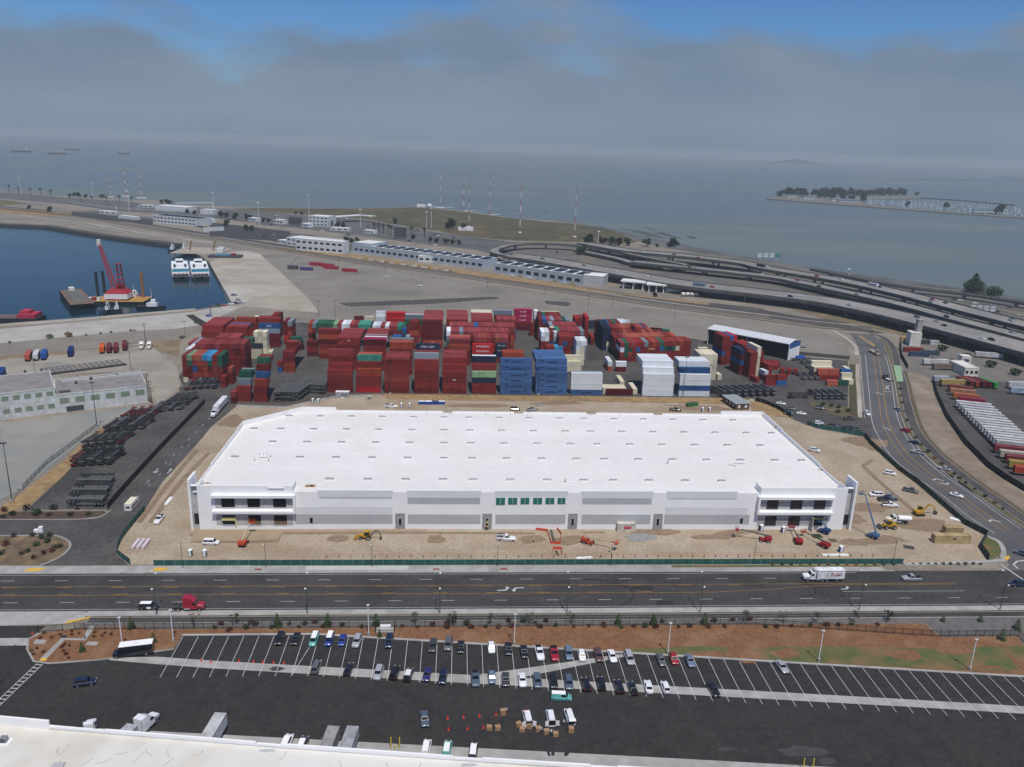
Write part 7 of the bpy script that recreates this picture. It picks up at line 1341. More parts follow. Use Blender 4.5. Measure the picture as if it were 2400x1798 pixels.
o = bldg('old_warehouse', 'old white concrete building, long single-storey right wing with grey roof', b0(500, 988), b0(1280, 897), 27, 8.2, m_oldw, m_oldroof, 1, 6, m_gwin, .5, (.52, .82)); ob('roof_ridge', B(3, 40, 20, 21.5, 8.2, 9.3).mesh('roof_ridge', m_mgrey), o); ob('loading_door', B(3.5, 10.5, -.12, -.02, .3, 2.6).mesh('loading_door', m_dgrey), o); ob('roof_opening', B(1.5, 6, 3, 5, 8.3, 8.9).mesh('roof_opening', m_dgrey), o)
o = bldg('old_warehouse', 'old white concrete building, two-storey left wing with green windows', b0(-600, 1125), b0(500, 985), 31, 11.5, m_oldw, m_oldroof, 2, 11, m_gwin, .5, (.45, .8))
for i in range(4): ob('loading_door', B(58+i*9.2-9.2, 65+i*9.2-9.2, -.12, -.02, .2, 2.4).mesh('loading_door', m_dgrey), o)
for i, (x, y) in enumerate([(225, 690), (365, 675), (655, 725), (785, 690), (1010, 660)]):
    p = b0(x, y, 9); tag(ob('roof_vent', MB().cyl((0, 0, 0), (0, 0, 1.2), .5, n=8).cyl((0, 0, 1.2), (0, 0, 1.6), .75, .2, 8).mesh('roof_vent', m_dgrey), None, (p.x, p.y, 8.3 if i > 1 else 11.6)), '%s round roof vent from left on the old white building' % ORD[i], 'roof vent')
# open steel shed
q0, q1 = e6(110, 462), e6(1420, 727); d = q1-q0; a = math.atan2(d.y, d.x); Ls = d.length; o = thing('open_shed', 'open-fronted steel shed with white roof and blue end wall', 'shed', (*q0, .05), a); m_nav = M('shed_navy', (.012, .02, .045))
ob('back_wall', B(0, Ls, 16.7, 17, 0, 9.5).mesh('back_wall', m_nav), o); ob('end_wall', B(0, .3, 0, 16.7, 0, 10).mesh('end_wall', m_nav), o); ob('end_wall', B(Ls-.3, Ls, 0, 16.7, 0, 7).mesh('end_wall', m_white), o); ob('end_wall_top', B(Ls-.31, Ls+.02, 0, 16.7, 7.003, 10.2).mesh('end_wall_top', M('shed_blue', (.03, .10, .28))), o)
ob('roof', MB().add([(-.5, -.8, 10.6), (Ls+.3, -.8, 10.6), (Ls+.3, 9, 12.0), (-.5, 9, 12.0), (Ls+.3, 17.5, 10.2), (-.5, 17.5, 10.2), (-.5, -.8, 10.2), (Ls+.3, -.8, 10.2)], [(0, 1, 2, 3), (3, 2, 4, 5), (6, 7, 1, 0)]).mesh('roof', M('metal_roof_white', (.60, .62, .64), (.54, .56, .58), .4)), o)
for i in range(1, 6): ob('roof_seam', B(Ls*i/6-.1, Ls*i/6+.1, -.8, 1.6, 10.75, 11.05).mesh('roof_seam', m_lgrey), o)
for i in range(3): ob('column', B(Ls*i/2-.2 if i else .3, Ls*i/2+.2 if i else .7, -.1, .3, 0, 10.2).mesh('column', m_lgrey), o)
# depot on the right
bldg('depot_office', 'cream flat-roofed depot office with white front', b4(1690, 745), b4(1810, 748), 17, 5, m_cream, m_cream, 1, 3, m_glass, .4); bldg('depot_tower', 'cream block with sloping roof near the freeway pier', b4(1218, 482), b4(1312, 488), 9, 9, m_cream, m_cream, 1, 1, m_cream, .2); bldg('depot_shed', 'small cream shed behind the depot office', b4(1665, 640), b4(1745, 645), 6, 5, m_cream, m_cream, 1, 1, m_dgrey, .2)
for i, (x, y, c_, n_) in enumerate([(1250, 535, (.25, .03, .03), 'dark red'), (1390, 560, (.05, .09, .10), 'dark teal'), (1300, 572, (.05, .08, .13), 'slate blue'), (1500, 620, (.25, .22, .2), 'grey brown'), (1345, 465, (.06, .07, .08), 'black'), (1430, 470, (.5, .5, .5), 'white'), (1180, 440, (.5, .36, .15), 'sand yellow')]): spawn(CT[12.19] if i < 4 else CT[6.06], 'storage_container', '%s storage container in the depot behind the curved road' % n_, 'container', (*b4(x, y), .06), -.12, 'depot storage containers', c_)
for i in range(4): shrub('%s dark bush in depot scrub, from left' % ORD[i], b4(1500+i*210, 525+i*70), 1, 6, 'depot bushes')
spawn([T('deck', B(-6, 6, -1.2, 1.2, 1, 1.4).mesh('deck', m_dgrey)), T('tarp', MB().frus((-3, 3, -1.2, 1.2, 1.4), (-2.5, 2.4, -1, 1, 2.8)).mesh('tarp', M('tarp_blue', (.02, .09, .40))))], 'flatbed_trailer', 'flatbed with bright blue tarp beside the shed', 'trailer', (*b4(275, 605), .06), .2)
# viaducts
def viaduct(label, line, w, z, step=38, m_=None, name='viaduct', n=4, gird=1.6, z0=None):
    L_ = smooth_line(line, n); N_ = len(L_); zs = [z]*N_
    if z0 is not None: zs = [z0+(z-z0)*min(1, i/(N_*.5)) for i in range(N_)]
    o = thing(name, label, 'freeway', (*L_[0], 0)); o.location = (0, 0, 0)
    ob('deck', band(MB(), L_, w/2, -w/2, zs).mesh('deck', m_ or m_fwyc), o)
    q = strip(L_, w/2-.0, -w/2+.0); g_ = MB()
    for s, nm in ((0, 'parapet'), (1, 'parapet')):
        mb = MB()
        for i in range(N_-1):
            a, b = (q[i], q[i+1]) if s == 0 else (q[2*N_-1-i], q[2*N_-2-i])
            za, zb = zs[i], zs[i+1]
            for k_, (lo, hi) in enumerate(((-gird, -.25), (-.25, .85))):
                mb.add([(a.x, a.y, za+lo), (b.x, b.y, zb+lo), (b.x, b.y, zb+hi), (a.x, a.y, za+hi)], [(0, 1, 2, 3), (3, 2, 1, 0)], k_)
        ob('parapet', mb.mesh('parapet', [m_par, m_rail_c]), o)
    ob('soffit', band(MB(), L_, w/2-.5, -w/2+.5, [k-gird for k in zs]).mesh('soffit', m_par), o)
    acc = 0
    for i in range(N_-1):
        acc += (L_[i+1]-L_[i]).length
        if acc > step:
            acc = 0; d = (L_[i+1]-L_[i]).normalized(); nn = Vector((-d.y, d.x)); zt = zs[i]-gird
            ks = (-.28, .28) if w > 14 else (0,)
            for k in ks: p = L_[i]+nn*w*k; ob('pier', MB().cyl((p.x, p.y, 0), (p.x, p.y, zt), 1.1, n=8).mesh('pier', m_par), o)
            p = L_[i]; e_ = nn*w*.4; ob('pier_cap', MB().bar((p.x-e_.x, p.y-e_.y, zt-.7), (p.x+e_.x, p.y+e_.y, zt-.7), 2.0, 1.4).mesh('pier_cap', m_par), o)
    return L_
m_fwyc = M('deck_concrete', (.27, .255, .235), (.21, .20, .187), .06, c3=(.31, .29, .265), sc3=.02, fine=.25, fsc=.4); m_par = M('bridge_side', (.21, .205, .20), (.17, .168, .165), .1, fine=.25, fsc=.3); m_rail_c = M('bridge_parapet', (.30, .29, .275), (.25, .245, .235), .2, fine=.3, fsc=.4)
V1 = viaduct('nearest wide freeway viaduct running to the right edge', [a1(2209, 812, 7), a2(250, 838, 8), a2(500, 880, 8), a2(1000, 965, 8), a2(1500, 1050, 8), a2(2209, 1130, 8), a3(500, 1195, 8), a3(1000, 1295, 8), a3(1500, 1415, 8), a3(2300, 1625, 8), a3(2900, 1790, 8)], 32, 8, gird=2.4)
V2 = viaduct('middle freeway viaduct between two wider decks', [a2(1040, 866, 5), a2(1500, 905, 6), a2(2209, 985, 6), a3(300, 1040, 6), a3(600, 1105, 6), a3(1100, 1215, 6), a3(1700, 1375, 6), a3(2300, 1535, 6), a3(2900, 1700, 6)], 17, 6, gird=2.2)
V3 = viaduct('farthest wide freeway viaduct along the bay shore', [a2(620, 715, 6), a2(1000, 765, 8), a2(1500, 805, 9), a2(2000, 865, 9), a3(0, 912, 9), a3(600, 1010, 9), a3(1100, 1125, 8), a3(1700, 1290, 7), a3(2300, 1440, 7), a3(2900, 1590, 7)], 23, 8.5, gird=2.4)
V4 = viaduct('curved loop ramp of the freeway interchange', [a2(1500, 885, 7), a2(1100, 810, 7), a2(800, 750, 7), a2(500, 712, 7), a2(200, 700, 7), a2(0, 712, 7), a1(2120, 733, 7), a1(2062, 755, 7), a1(2075, 785, 7), a1(2209, 815, 7)], 10, 7, n=6)
V5 = viaduct('thin trestle bridge on piers at the mudflat', [a3(380, 930, 4), a3(1090, 1060, 5), a3(1700, 1135, 5), a3(2300, 1228, 5), a3(2900, 1320, 5)], 7, 5, 30)
viaduct('ground ramp in front of the loop', [a2(560, 760, 3), a2(900, 830, 3), a2(1060, 866, 4), a2(1300, 890, 5)], 12, 3.2, 60)
m_lane = M('lane_white', (.5, .5, .48))
for ln, offs, z in ((V1, (-9, -3, 3, 9), 8), (V3, (-6, 0, 6), 8.5), (V2, (0,), 6)):
    for of in offs: sheet('viaduct_line', strip(ln, of+.2, of-.2), m_lane, z=z+.05)
q = b4(1275, 470); o = thing('lone_pier', 'lone square concrete column standing beside the near viaduct', 'pier', (*q, 0)); ob('column', B(-1.8, 1.8, -1.5, 1.5, 0, 17).mesh('column', m_pave), o); ob('cap', B(-2.0, 2.0, -1.7, 1.7, 17, 17.6).mesh('cap', m_pave), o)
def onroad(L_, t_, off, z): i = min(len(L_)-2, int(t_*(len(L_)-1))); d = (L_[i+1]-L_[i]).normalized(); f = t_*(len(L_)-1)-i; p = L_[i].lerp(L_[i+1], f)+Vector((-d.y, d.x))*off; return p, math.atan2(d.y, d.x), z
FB = [T('body', MB().box(-5.5, 5.5, -1.25, 1.25, .4, 3.1).mesh('body', m_car)), T('window_band', MB().box(-5.2, 5.3, -1.28, 1.28, 1.5, 2.3).mesh('window_band', m_glass))]
tr_ = random.Random(9)
for i, (ln, t_, of, z, tp, c_, lab, cat) in enumerate([(V1, .86, -4, 8, FAR_SUV, 'black', 'black SUV on the near viaduct, rightmost', 'car'), (V1, .80, 2, 8, FAR_CAR, 'black', 'black car on the near viaduct', 'car'), (V1, .78, 8, 8, FAR_CAR, 'silver', 'silver car on the near viaduct far lane', 'car'), (V3, .42, 0, 8.5, FB, 'black', 'black coach with white truck on the far viaduct', 'bus'), (V3, .56, 2, 8.5, FAR_SUV, 'white', 'white van on far viaduct', 'van'), (V3, .62, 2, 8.5, FB, 'white', 'white bus on the far viaduct', 'bus'), (V3, .72, 4, 8.5, FAR_CAR, 'red', 'red car at far viaduct end', 'car'), (V3, .74, 4, 8.5, FAR_CAR, 'black', 'dark car beside red one on far viaduct', 'car'), (V3, .85, 0, 8.5, FAR_CAR, 'silver', 'small silver car on far viaduct near sign gantry', 'car'), (V1, .28, 0, 8, FAR_CAR, 'white', 'white car at left part of near viaduct', 'car'), (V1, .42, -5, 8, FB, 'lblue', 'pale blue truck on near viaduct', 'truck'), (V1, .55, 3, 8, FAR_SUV, 'white', 'white pickup on near viaduct centre', 'car'), (V3, .2, 0, 8.5, FAR_CAR, 'black', 'black car on far viaduct left end', 'car'), (V1, .1, 2, 8, FAR_CAR, 'black', 'black car behind blue grey buildings on viaduct', 'car')]):
    p, a, z = onroad(ln, t_, of, z); spawn(tp, 'freeway_bus' if tp is FB else 'freeway_car', lab, cat, (*p, z+.03), a+(math.pi if i % 2 else 0), 'traffic on the viaducts', CC[c_])
for i, (f, x, y) in enumerate([(a1, 180, 465), (a1, 135, 545), (a1, 340, 572), (a1, 430, 578), (a1, 570, 600), (a1, 800, 635), (a1, 860, 628), (a1, 970, 565), (a1, 1130, 567), (a1, 1390, 592), (a1, 1575, 600), (a1, 1545, 632), (a1, 1570, 640), (a1, 1710, 660), (a1, 2140, 685), (a1, 1320, 685), (a1, 1545, 720), (a0, 600, 312), (a0, 770, 312), (a0, 1250, 385), (a0, 1290, 388), (a0, 1980, 500), (a0, 2010, 390), (a2, 390, 785), (a2, 220, 815), (a2, 340, 838), (a2, 450, 840), (a3, 1600, 1195), (a3, 1785, 1225), (a3, 1975, 1298), (a3, 2170, 1330), (a3, 2090, 1260), (a3, 1660, 1200), (a1, 65, 650), (a1, 155, 635)]):
    spawn(FAR_SUV if i % 2 else FAR_CAR, 'freeway_car', '%s vehicle, %s, on the freeway lanes %s' % (('white', 'black', 'silver', 'dark grey')[i % 4], ORD[i % 25], 'left of the interchange' if i < 25 else 'by the shore and interchange'), 'car', (*f(x, y), .35), -.15+(0 if i % 3 else math.pi), 'traffic on the freeway lanes', CC[('white', 'black', 'silver', 'dgrey')[i % 4]])
# freeway-side buildings
bldg('agency_building', 'long pale blue building with solar roof, centre', a1(840, 778), a1(1960, 922), 26, 8.5, m_bluew, m_roofw, 1, 22, m_glass, .7, (.3, .6), 14, band=(.82, .98, m_mgrey)); bldg('agency_building', 'pale blue building with dark grey right end, beside canopies', a1(2055, 948), a2(600, 1062), 24, 8.5, m_bluew, m_roofw, 1, 11, m_glass, .7, (.3, .65), 8, band=(.82, .98, m_mgrey))
bldg('agency_building', 'dark grey walled end block with white roof', a2(606, 1063), a2(785, 1078), 22, 9, m_mgrey, m_roofw, 1, 3, m_mgrey); bldg('agency_building', 'tall pale corner block at left end of long blue building', a1(836, 778), a1(1000, 795), 30, 11, m_bluew, m_roofw, 1, 3, m_bluew)
bldg('toll_office', 'white two-storey building with terraces left of long blue one', a1(265, 718), a1(660, 760), 24, 9, m_pale, m_roofw, 2, 9, m_glass, .6, (.4, .7), 0); bldg('toll_office', 'upper storey of the white terraced building', a1(340, 690, 9), a1(750, 725, 9), 12, 13, m_pale, m_roofw, 2, 8, m_glass); bldg('toll_building', 'white stepped administration building before the marsh', a1(455, 548), a1(620, 560), 22, 14, m_pale, m_roofw, 3, 5, m_glass)
o = thing('toll_canopy', 'long white toll plaza canopy reaching right from administration building', 'canopy', (0, 0, 0)); L_ = [a1(560, 480, 9), a1(900, 458, 9), a1(1020, 470, 9)]; ob('roof', band(MB(), L_, 7, -7, 9.6).mesh('roof', m_roofw), o); ob('fascia', band(MB(), L_, 7, -7, 8.6).mesh('fascia', m_pale), o)
ob('front_fascia', MB().add([(p.x, p.y, z) for z in (8.6, 9.6) for p in [q_ for q_ in strip(L_, 7, -7)[3:][::-1]]], [(0, 1, 4, 3), (1, 2, 5, 4)]).mesh('front_fascia', m_pale), o)
for i in range(8): p = L_[0].lerp(L_[1], i/7); ob('column', B(p.x-.5, p.x+.5, p.y-.5, p.y+.5, 0, 8.6).mesh('column', m_mgrey), o)
bldg('admin_building', 'white long building with rows of roof panels at left', a0(1325, 522), a0(1690, 556), 30, 10, m_pale, m_mgrey, 2, 12, m_glass, .5, (.4, .75), 12); bldg('admin_building', 'low white building above the long one at left', a0(1340, 412), a0(1610, 432), 24, 7, m_pale, m_roofw, 1, 6, m_lgrey); bldg('admin_building', 'small white building by trees left of the toll offices', a0(1730, 448), a0(1840, 455), 15, 7, m_pale, m_roofw, 1, 3, m_lgrey); bldg('wall_block', 'long plain white wall by the left white building', a0(1755, 600), a0(1935, 592), 2, 5, m_pale, m_pale, 1, 1, m_pale, .2); bldg('low_shed', 'low pale wall left of the white building', a0(1020, 485), a0(1170, 502), 8, 4.5, m_pale, m_roofw, 1, 2, m_lgrey, .2)
for i, (f, x0, x1, y, h, lab) in enumerate([(a1, 285, 395, 548, 12, 'dark billboard back left of the administration building'), (a1, 1192, 1298, 662, 15, 'dark billboard among palms right of the toll canopy')]):
    A_, B_ = f(x0, y), f(x1, y+4); o = thing('billboard', lab, 'billboard', (*A_, 0), math.atan2((B_-A_).y, (B_-A_).x)); w_ = (B_-A_).length; ob('panel', B(0, w_, 0, 1.5, 2, h).mesh('panel', m_dgrey), o); [ob('post', B(x, x+.6, .3, .9, 0, 2).mesh('post', m_dgrey), o) for x in (w_*.2, w_*.7)]
for i, (x0, x1, y0, y1) in enumerate([(890, 1165, 1100, 1005), (1110, 1345, 1130, 1060)]):
    A_, B_ = a2(x0+60, y0-10), a2(x1-30, y0+(5 if i == 0 else 0)); o = thing('fuel_canopy', ('larger', 'smaller')[i]+' white fuel canopy right of the blue buildings', 'canopy', (*A_, 0), math.atan2((B_-A_).y, (B_-A_).x)); w_ = (B_-A_).length; ob('roof', B(-1.5, w_+1.5, -1.5, 12, 6.2, 7.4).mesh('roof', m_roofw), o); [ob('column', B(x-.5, x+.5, y, y+1, 0, 6.2).mesh('column', m_lgrey), o) for x in (1, w_*.5, w_-1) for y in (0, 10)]
for i, (x, y, n_, c_) in enumerate([(1365, 1125, 'white fuel tanks', (.6, .6, .58)), (1475, 1160, 'row of pale round tanks', (.55, .48, .40))]):
    for k in range(4 if i else 1):
        p = a2(x+k*38, y); o = thing('storage_tank', ('white horizontal fuel tank by the canopies', 'first', 'second', 'third', 'fourth')[0 if not i else k+1]+('' if not i else ' pale round tank in the row by the dry bank'), 'tank', (*p, .1)); ob('shell', MB().cyl((-4 if not i else -1.5, 0, 2), (8 if not i else 1.5, 0, 2), 2.0 if not i else 1.6, n=12).mesh('shell', m_white if not i else m_cream), o); ob('saddle', B(-1, 1, -1.2, 1.2, 0, 1.2).mesh('saddle', m_dgrey), o)
o = thing('sign_gantry', 'white truss sign gantry over the freeway at left', 'gantry', (0, 0, 0)); A_, B_ = a0(1525, 400), a0(1838, 395)
ob('truss', MB().bar((A_.x, A_.y, 9), (B_.x, B_.y, 9), 1.2, 1.6).mesh('truss', m_pale), o); [ob('leg', B(p.x-.6, p.x+.6, p.y-.6, p.y+.6, 0, 9.8).mesh('leg', m_pale), o) for p in (A_, B_)]
o = thing('sign_gantry', 'white sign gantry spanning freeway left of the long building', 'gantry', (0, 0, 0)); A_, B_ = a0(1005, 420), a0(1190, 405); ob('truss', MB().bar((A_.x, A_.y, 7), (B_.x, B_.y, 7), 1, 1.3).mesh('truss', m_steel), o); [ob('leg', B(p.x-.5, p.x+.5, p.y-.5, p.y+.5, 0, 7.6).mesh('leg', m_pale), o) for p in (A_, B_)]
for i, (f, x0, x1, y, zb) in enumerate([(a3, 1720, 1955, 1340, 0), (a3, -110, 105, 870, 9)]):
    A_, B_ = f(x0, y, zb), f(x1, y+(15 if i == 0 else 0), zb); o = thing('sign_gantry', ('overhead sign gantry with four pale panels at right', 'overhead sign gantry with green sign over far viaduct')[i], 'gantry', (0, 0, 0)); [ob('leg', B(p.x-.3, p.x+.3, p.y-.3, p.y+.3, zb, zb+9).mesh('leg', m_steel), o) for p in (A_, B_)]
    ob('beam', MB().bar((A_.x, A_.y, zb+8.6), (B_.x, B_.y, zb+8.6), .5).mesh('beam', m_steel), o)
    for k in range(4): p = A_.lerp(B_, .06+k*.24); q = A_.lerp(B_, .24+k*.24); ob('sign_panel', MB().bar((p.x, p.y, zb+8.2), (q.x, q.y, zb+8.2), .3, 4.2).mesh('sign_panel', M('sign_teal', (.03, .25, .22)) if i and k == 3 else m_pale), o)
# masts and radio towers
for i, (f, fy_, x, yb, yt) in enumerate([(a0, Y0, 183, 288, 132), (a0, Y0, 805, 332, 182), (a0, Y0, 1118, 432, 252), (a0, Y0, 1848, 447, 264), (a1, Y1, 28, 552, 352), (a1, Y1, 458, 465, 288), (a1, Y1, 1512, 572, 398), (a1, Y1, 1470, 605, 432), (a1, Y1, 902, 565, 412), (a3, Y3, 688, 1000, 945), (a2, Y2, 740, 735, 600)]):
    p = f(x, yb); t_ = fy_(x, yt, p.y); o = thing('high_mast', '%s pale high-mast light from left over the freeway' % ORD[i], 'light mast', (*p, 0)); h_ = max(9, t_.z); ob('pole', MB().cyl((0, 0, 0), (0, 0, h_), .55, .3, 6).mesh('pole', m_pale), o); ob('lamp_ring', MB().cyl((0, 0, h_-.3), (0, 0, h_+.7), 1.7, 1.2, 8).mesh('lamp_ring', m_pale), o)
m_trd, m_twh = M('tower_red', (.42, .10, .09)), M('tower_white', (.72, .72, .72))
for i, (f, fy_, x, yb, yt, zb) in enumerate([(a1, Y1, 1590, 395, 60, WZ), (a1, Y1, 1790, 427, 80, WZ), (a1, Y1, 2015, 462, 100, WZ), (a1, Y1, 1838, 562, 185, 0), (a2, Y2, 68, 612, 192, 0), (a2, Y2, 537, 648, 212, 0), (a0, Y0, 957, 305, 110, WZ), (a0, Y0, 1090, 298, 42, WZ), (a0, Y0, 1225, 312, 78, WZ)]):
    p = f(x, yb, zb); t_ = fy_(x, yt, p.y); h_ = t_.z-zb; o = thing('radio_mast', '%s red and white banded radio mast from left, %s' % (ORD[i], 'standing in water' if zb < 0 else 'on the marsh'), 'radio mast', (*p, zb), i*.4)
    nb = 7
    for k in range(nb):
        mb = MB(); w0, w1 = [(.2+1.0*(1-t_/nb)) if i < 99 else 1 for t_ in (k, k+1)]; za, zc = h_*k/nb, h_*(k+1)/nb
        c0_ = [(w0*math.cos(2.094*j), w0*math.sin(2.094*j), za) for j in range(3)]; c1_ = [(w1*math.cos(2.094*j), w1*math.sin(2.094*j), zc) for j in range(3)]
        for j in range(3): mb.bar(c0_[j], c1_[j], .24); mb.bar(c0_[j], c1_[(j+1) % 3], .14); mb.bar(c0_[j], c0_[(j+1) % 3], .14)
        ob('mast_section', mb.mesh('mast_section', (m_trd, m_twh)[k % 2]), o)
    ob('platform', B(-9 if zb < 0 else -3, 9 if zb < 0 else 3, -2, 2, -.5 if zb < 0 else 0, 1.6).mesh('platform', m_twh), o)
    if i < 3: ob('walkway', B(-28, 28, -1, 1, 1.2, 1.8).mesh('walkway', m_twh), o)
for i, (x, y, w_, h_) in enumerate([(1425, 388, 16, 5), (1497, 398, 8, 7), (1810, 590, 22, 5)]):
    p = a1(x, y, 0); o = thing('marsh_hut', ('white huts at the marsh tip', 'round white dome at the marsh tip', 'white station house with dark trees on the marsh')[i], 'hut', (*p, 0)); ob('wall', B(-w_/2, w_/2, -4, 4, 0, h_).mesh('wall', m_twh) if i != 1 else MB().ball((0, 0, 4), 5).mesh('wall', m_twh), o); ob('door', B(-.6, .6, -4.1, -4, 0, 2.2).mesh('door', m_dgrey), o)
# trees far away
def crown_mesh(n, rx, rz, sz, seed, mat=None, lobes=7):
    rnd = random.Random(seed); mb = MB()
    for k in range(lobes):
        c = (rnd.uniform(-.6, .6)*rx, rnd.uniform(-.6, .6)*rx, rz*rnd.uniform(.6, 1.5)); leafy(mb, c, rx*.5, rz*.45, n//lobes, sz, rnd)
    return mb.mesh('crown', mat or m_leafd)
big = [(crown_mesh(420, 4.2, 4.0, .7, 60+k), MB().cyl((0, 0, 0), (0, 0, 5), .4, .2, 6).bar((0, 0, 3), (1.6, .5, 6), .25).bar((0, 0, 3.4), (-1.4, -.6, 6.2), .22).mesh('trunk', m_bark)) for k in range(4)]
palm = []
for k in range(2):
    mb = MB(); rnd = random.Random(80+k)
    for j in range(26):
        a = rnd.uniform(0, 6.28); el = rnd.uniform(-.7, 1.0); d = Vector((math.cos(a)*math.cos(el), math.sin(a)*math.cos(el), math.sin(el))); s_ = d.cross(Vector((0, 0, 1))).normalized()*.4; b_ = Vector((0, 0, 8)); m1 = b_+d*1.7; e_ = m1+d*1.2-Vector((0, 0, .9)); mb.add([b_, m1+s_, e_, m1-s_], [(0, 1, 2, 3)])
    palm.append((mb.mesh('crown', m_leafd), MB().cyl((0, 0, 0), (0, 0, 8), .35, .28, 6).mesh('trunk', m_bark)))
TR = [(a0, [(250, 408, 1.3), (428, 430, 1.6), (640, 300, 1.5), (680, 302, 1.7), (740, 312, 1.5), (800, 322, 1.2), (880, 315, 1.6), (600, 300, 1.2), (1400, 362, 1.5), (1440, 364, 1.7), (1470, 366, 1.4), (1910, 475, 1.8), (1960, 482, 1.6), (2030, 492, 1.8), (2140, 505, 1.9), (1620, 448, 1.4), (1680, 455, 1.4), (1950, 555, 1.7), (2125, 595, 1.6), (2165, 598, 1.5)]),
      (a1, [(340, 452, 1.0), (395, 457, 1.0), (640, 555, 1.6), (700, 565, 1.5), (760, 575, 1.6), (1205, 532, 1.7), (1690, 570, 2.6), (1665, 580, 2.0), (1780, 590, 2.0), (480, 548, .8), (780, 690, 1.3), (830, 700, 1.2), (870, 690, 1.2), (60, 520, 1.3), (110, 522, 1.2), (160, 525, 1.3), (1500, 690, 1.3), (1560, 697, 1.2), (1640, 705, 1.3), (1700, 710, 1.2), (1750, 712, 1.2), (1360, 665, 1.2)]),
      (a2, [(680, 712, 2.6), (640, 705, 1.6), (780, 715, 2.0), (860, 718, 2.2), (930, 722, 2.0), (1000, 722, 2.0), (1160, 728, 2.0), (1400, 745, 2.4), (1350, 742, 1.4), (1250, 735, .9), (600, 800, 2.2), (1990, 1195, .9), (1950, 1190, .7), (1230, 1165, .8)])]
zone = {id(a0): 'at the left of the freeway', id(a1): 'near the toll buildings', id(a2): 'by the loop ramp shore'}
for f, lst in TR:
    for i, (x, y, s) in enumerate(lst): tree('far_tree', '%s dark tree in order %s' % (ORD[i], zone[id(f)]), f(x, y), *big[i % 4], s*.72, 'far trees along the freeway', 0)
for i, (f, x, y) in enumerate([(a0, 80, 255), (a0, 165, 275), (a0, 265, 282), (a0, 352, 285), (a0, 440, 298), (a0, 695, 345), (a0, 917, 355), (a0, 1033, 352), (a0, 1140, 358), (a1, 1165, 635), (a1, 1345, 640), (a1, 1455, 655), (a1, 1020, 600), (a1, 1060, 605), (a1, 1100, 612), (a1, 1140, 620)]): tree('palm_tree', '%s palm from left along the freeway' % ORD[i], f(x, y), *palm[i % 2], 1.5, 'palms along the freeway', 0)
# shore cypress at the right
cyp = conifer_mesh(20, 11, 1500, 3); mbb = MB(); leafy(mbb, (0, 0, 8), 10, 6, 900, .9, random.Random(4)); 
p = a3(1770, 1138); mm = MB(); mm.v = cyp.v[:]; mm.f = cyp.f[:]; mm.m = cyp.m[:]; mm.add(mbb.v, mbb.f)
o = thing('cypress_tree', 'big dark cypress on the shore at right', 'tree', (*p, 0)); ob('crown', mm.mesh('crown', m_leafd), o); ob('trunk', MB().cyl((0, 0, 0), (0, 0, 12), .9, .4, 8).mesh('trunk', m_bark), o)
p = a3(1945, 1160); mbb = MB(); leafy(mbb, (0, 0, 5), 8, 5, 700, .9, random.Random(6)); o = thing('shore_bush', 'rounded dark tree right of the big cypress', 'tree', (*p, 0)); ob('crown', mbb.mesh('crown', m_leafd), o); ob('trunk', MB().cyl((0, 0, 0), (0, 0, 5), .5, .3, 6).mesh('trunk', m_bark), o)
# ---- harbour craft
def hull(L_, W_, h, zb=-.6, bow=.35):
    n = 7; secs = []
    for i in range(n):
        t_ = i/(n-1); x = -L_/2+L_*t_; w_ = W_/2*(1 if t_ < 1-bow else math.sqrt(max(.0, 1-((t_-(1-bow))/bow)**2))*.97+.03); sh = h*(1+.25*max(0, t_-.6))
        secs.append([(x, -w_*.75, zb), (x, -w_, sh), (x, w_, sh), (x, w_*.75, zb)])
    return MB().loft(secs)
def tug(label, p, a, L_, hc, top, s=1.0, mastz=9):
    o = thing('tugboat', label, 'tugboat', (*p, WZ), a); ob('hull', hull(L_, L_*.36, 2.0).mesh('hull', hc), o); ob('deckhouse', B(-L_*.15, L_*.22, -L_*.11, L_*.11, 2.0, 4.6).mesh('deckhouse', top), o); ob('wheelhouse', MB().frus((0, L_*.18, -L_*.09, L_*.09, 4.6), (.2, L_*.15, -L_*.08, L_*.08, 7.0)).mesh('wheelhouse', top), o)
    ob('wheelhouse_window', MB().box(L_*.165, L_*.185, -L_*.07, L_*.07, 5.3, 6.2).mesh('wheelhouse_window', m_glass), o); ob('mast', MB().cyl((.5, 0, 7), (.5, 0, mastz+3), .15, .08, 6).mesh('mast', m_white), o)
    for s_ in (-1, 1): ob('funnel', MB().cyl((-L_*.1, s_*L_*.07, 4.6), (-L_*.1, s_*L_*.07, 6.8), .5, n=8).mesh('funnel', m_dgrey), o)
    for i in range(4): ob('fender', MB().cyl((-L_*.3+i*L_*.2, L_*.18+.1, .6), (-L_*.3+i*L_*.2, L_*.18+.5, .6), .7, n=8).mesh('fender', m_rubber), o)
m_hblk, m_hred, m_bwht, m_dkyel = M('hull_black', (.02, .022, .028)), M('hull_red', (.30, .02, .03)), M('boat_white', (.72, .74, .75)), M('deck_yellow', (.40, .23, .06))
W0 = lambda x, y: a0(x, y, WZ)
tug('white and black tug with tall mast at the near quay', W0(1310, 1265), .05, 20, m_hblk, m_bwht, mastz=13); tug('small white tug at near quay below the crane barge', W0(930, 1295), UP, 10, m_hblk, m_bwht); tug('small dark workboat right of the small white tug', W0(1005, 1292), .4, 8, m_hblk, m_lgrey); tug('red and white tug right of the crane barge', W0(1160, 1185), UP, 18, m_hred, m_bwht); tug('dark tug at the far end of the ferry berth', W0(1488, 768), UP, 16, m_hblk, m_bwht); tug('white tug behind the right ferry, left one', W0(1590, 760), UP, 15, m_hblk, m_bwht); tug('white tug behind the right ferry, right one', W0(1630, 790), UP, 14, m_hblk, m_bwht)
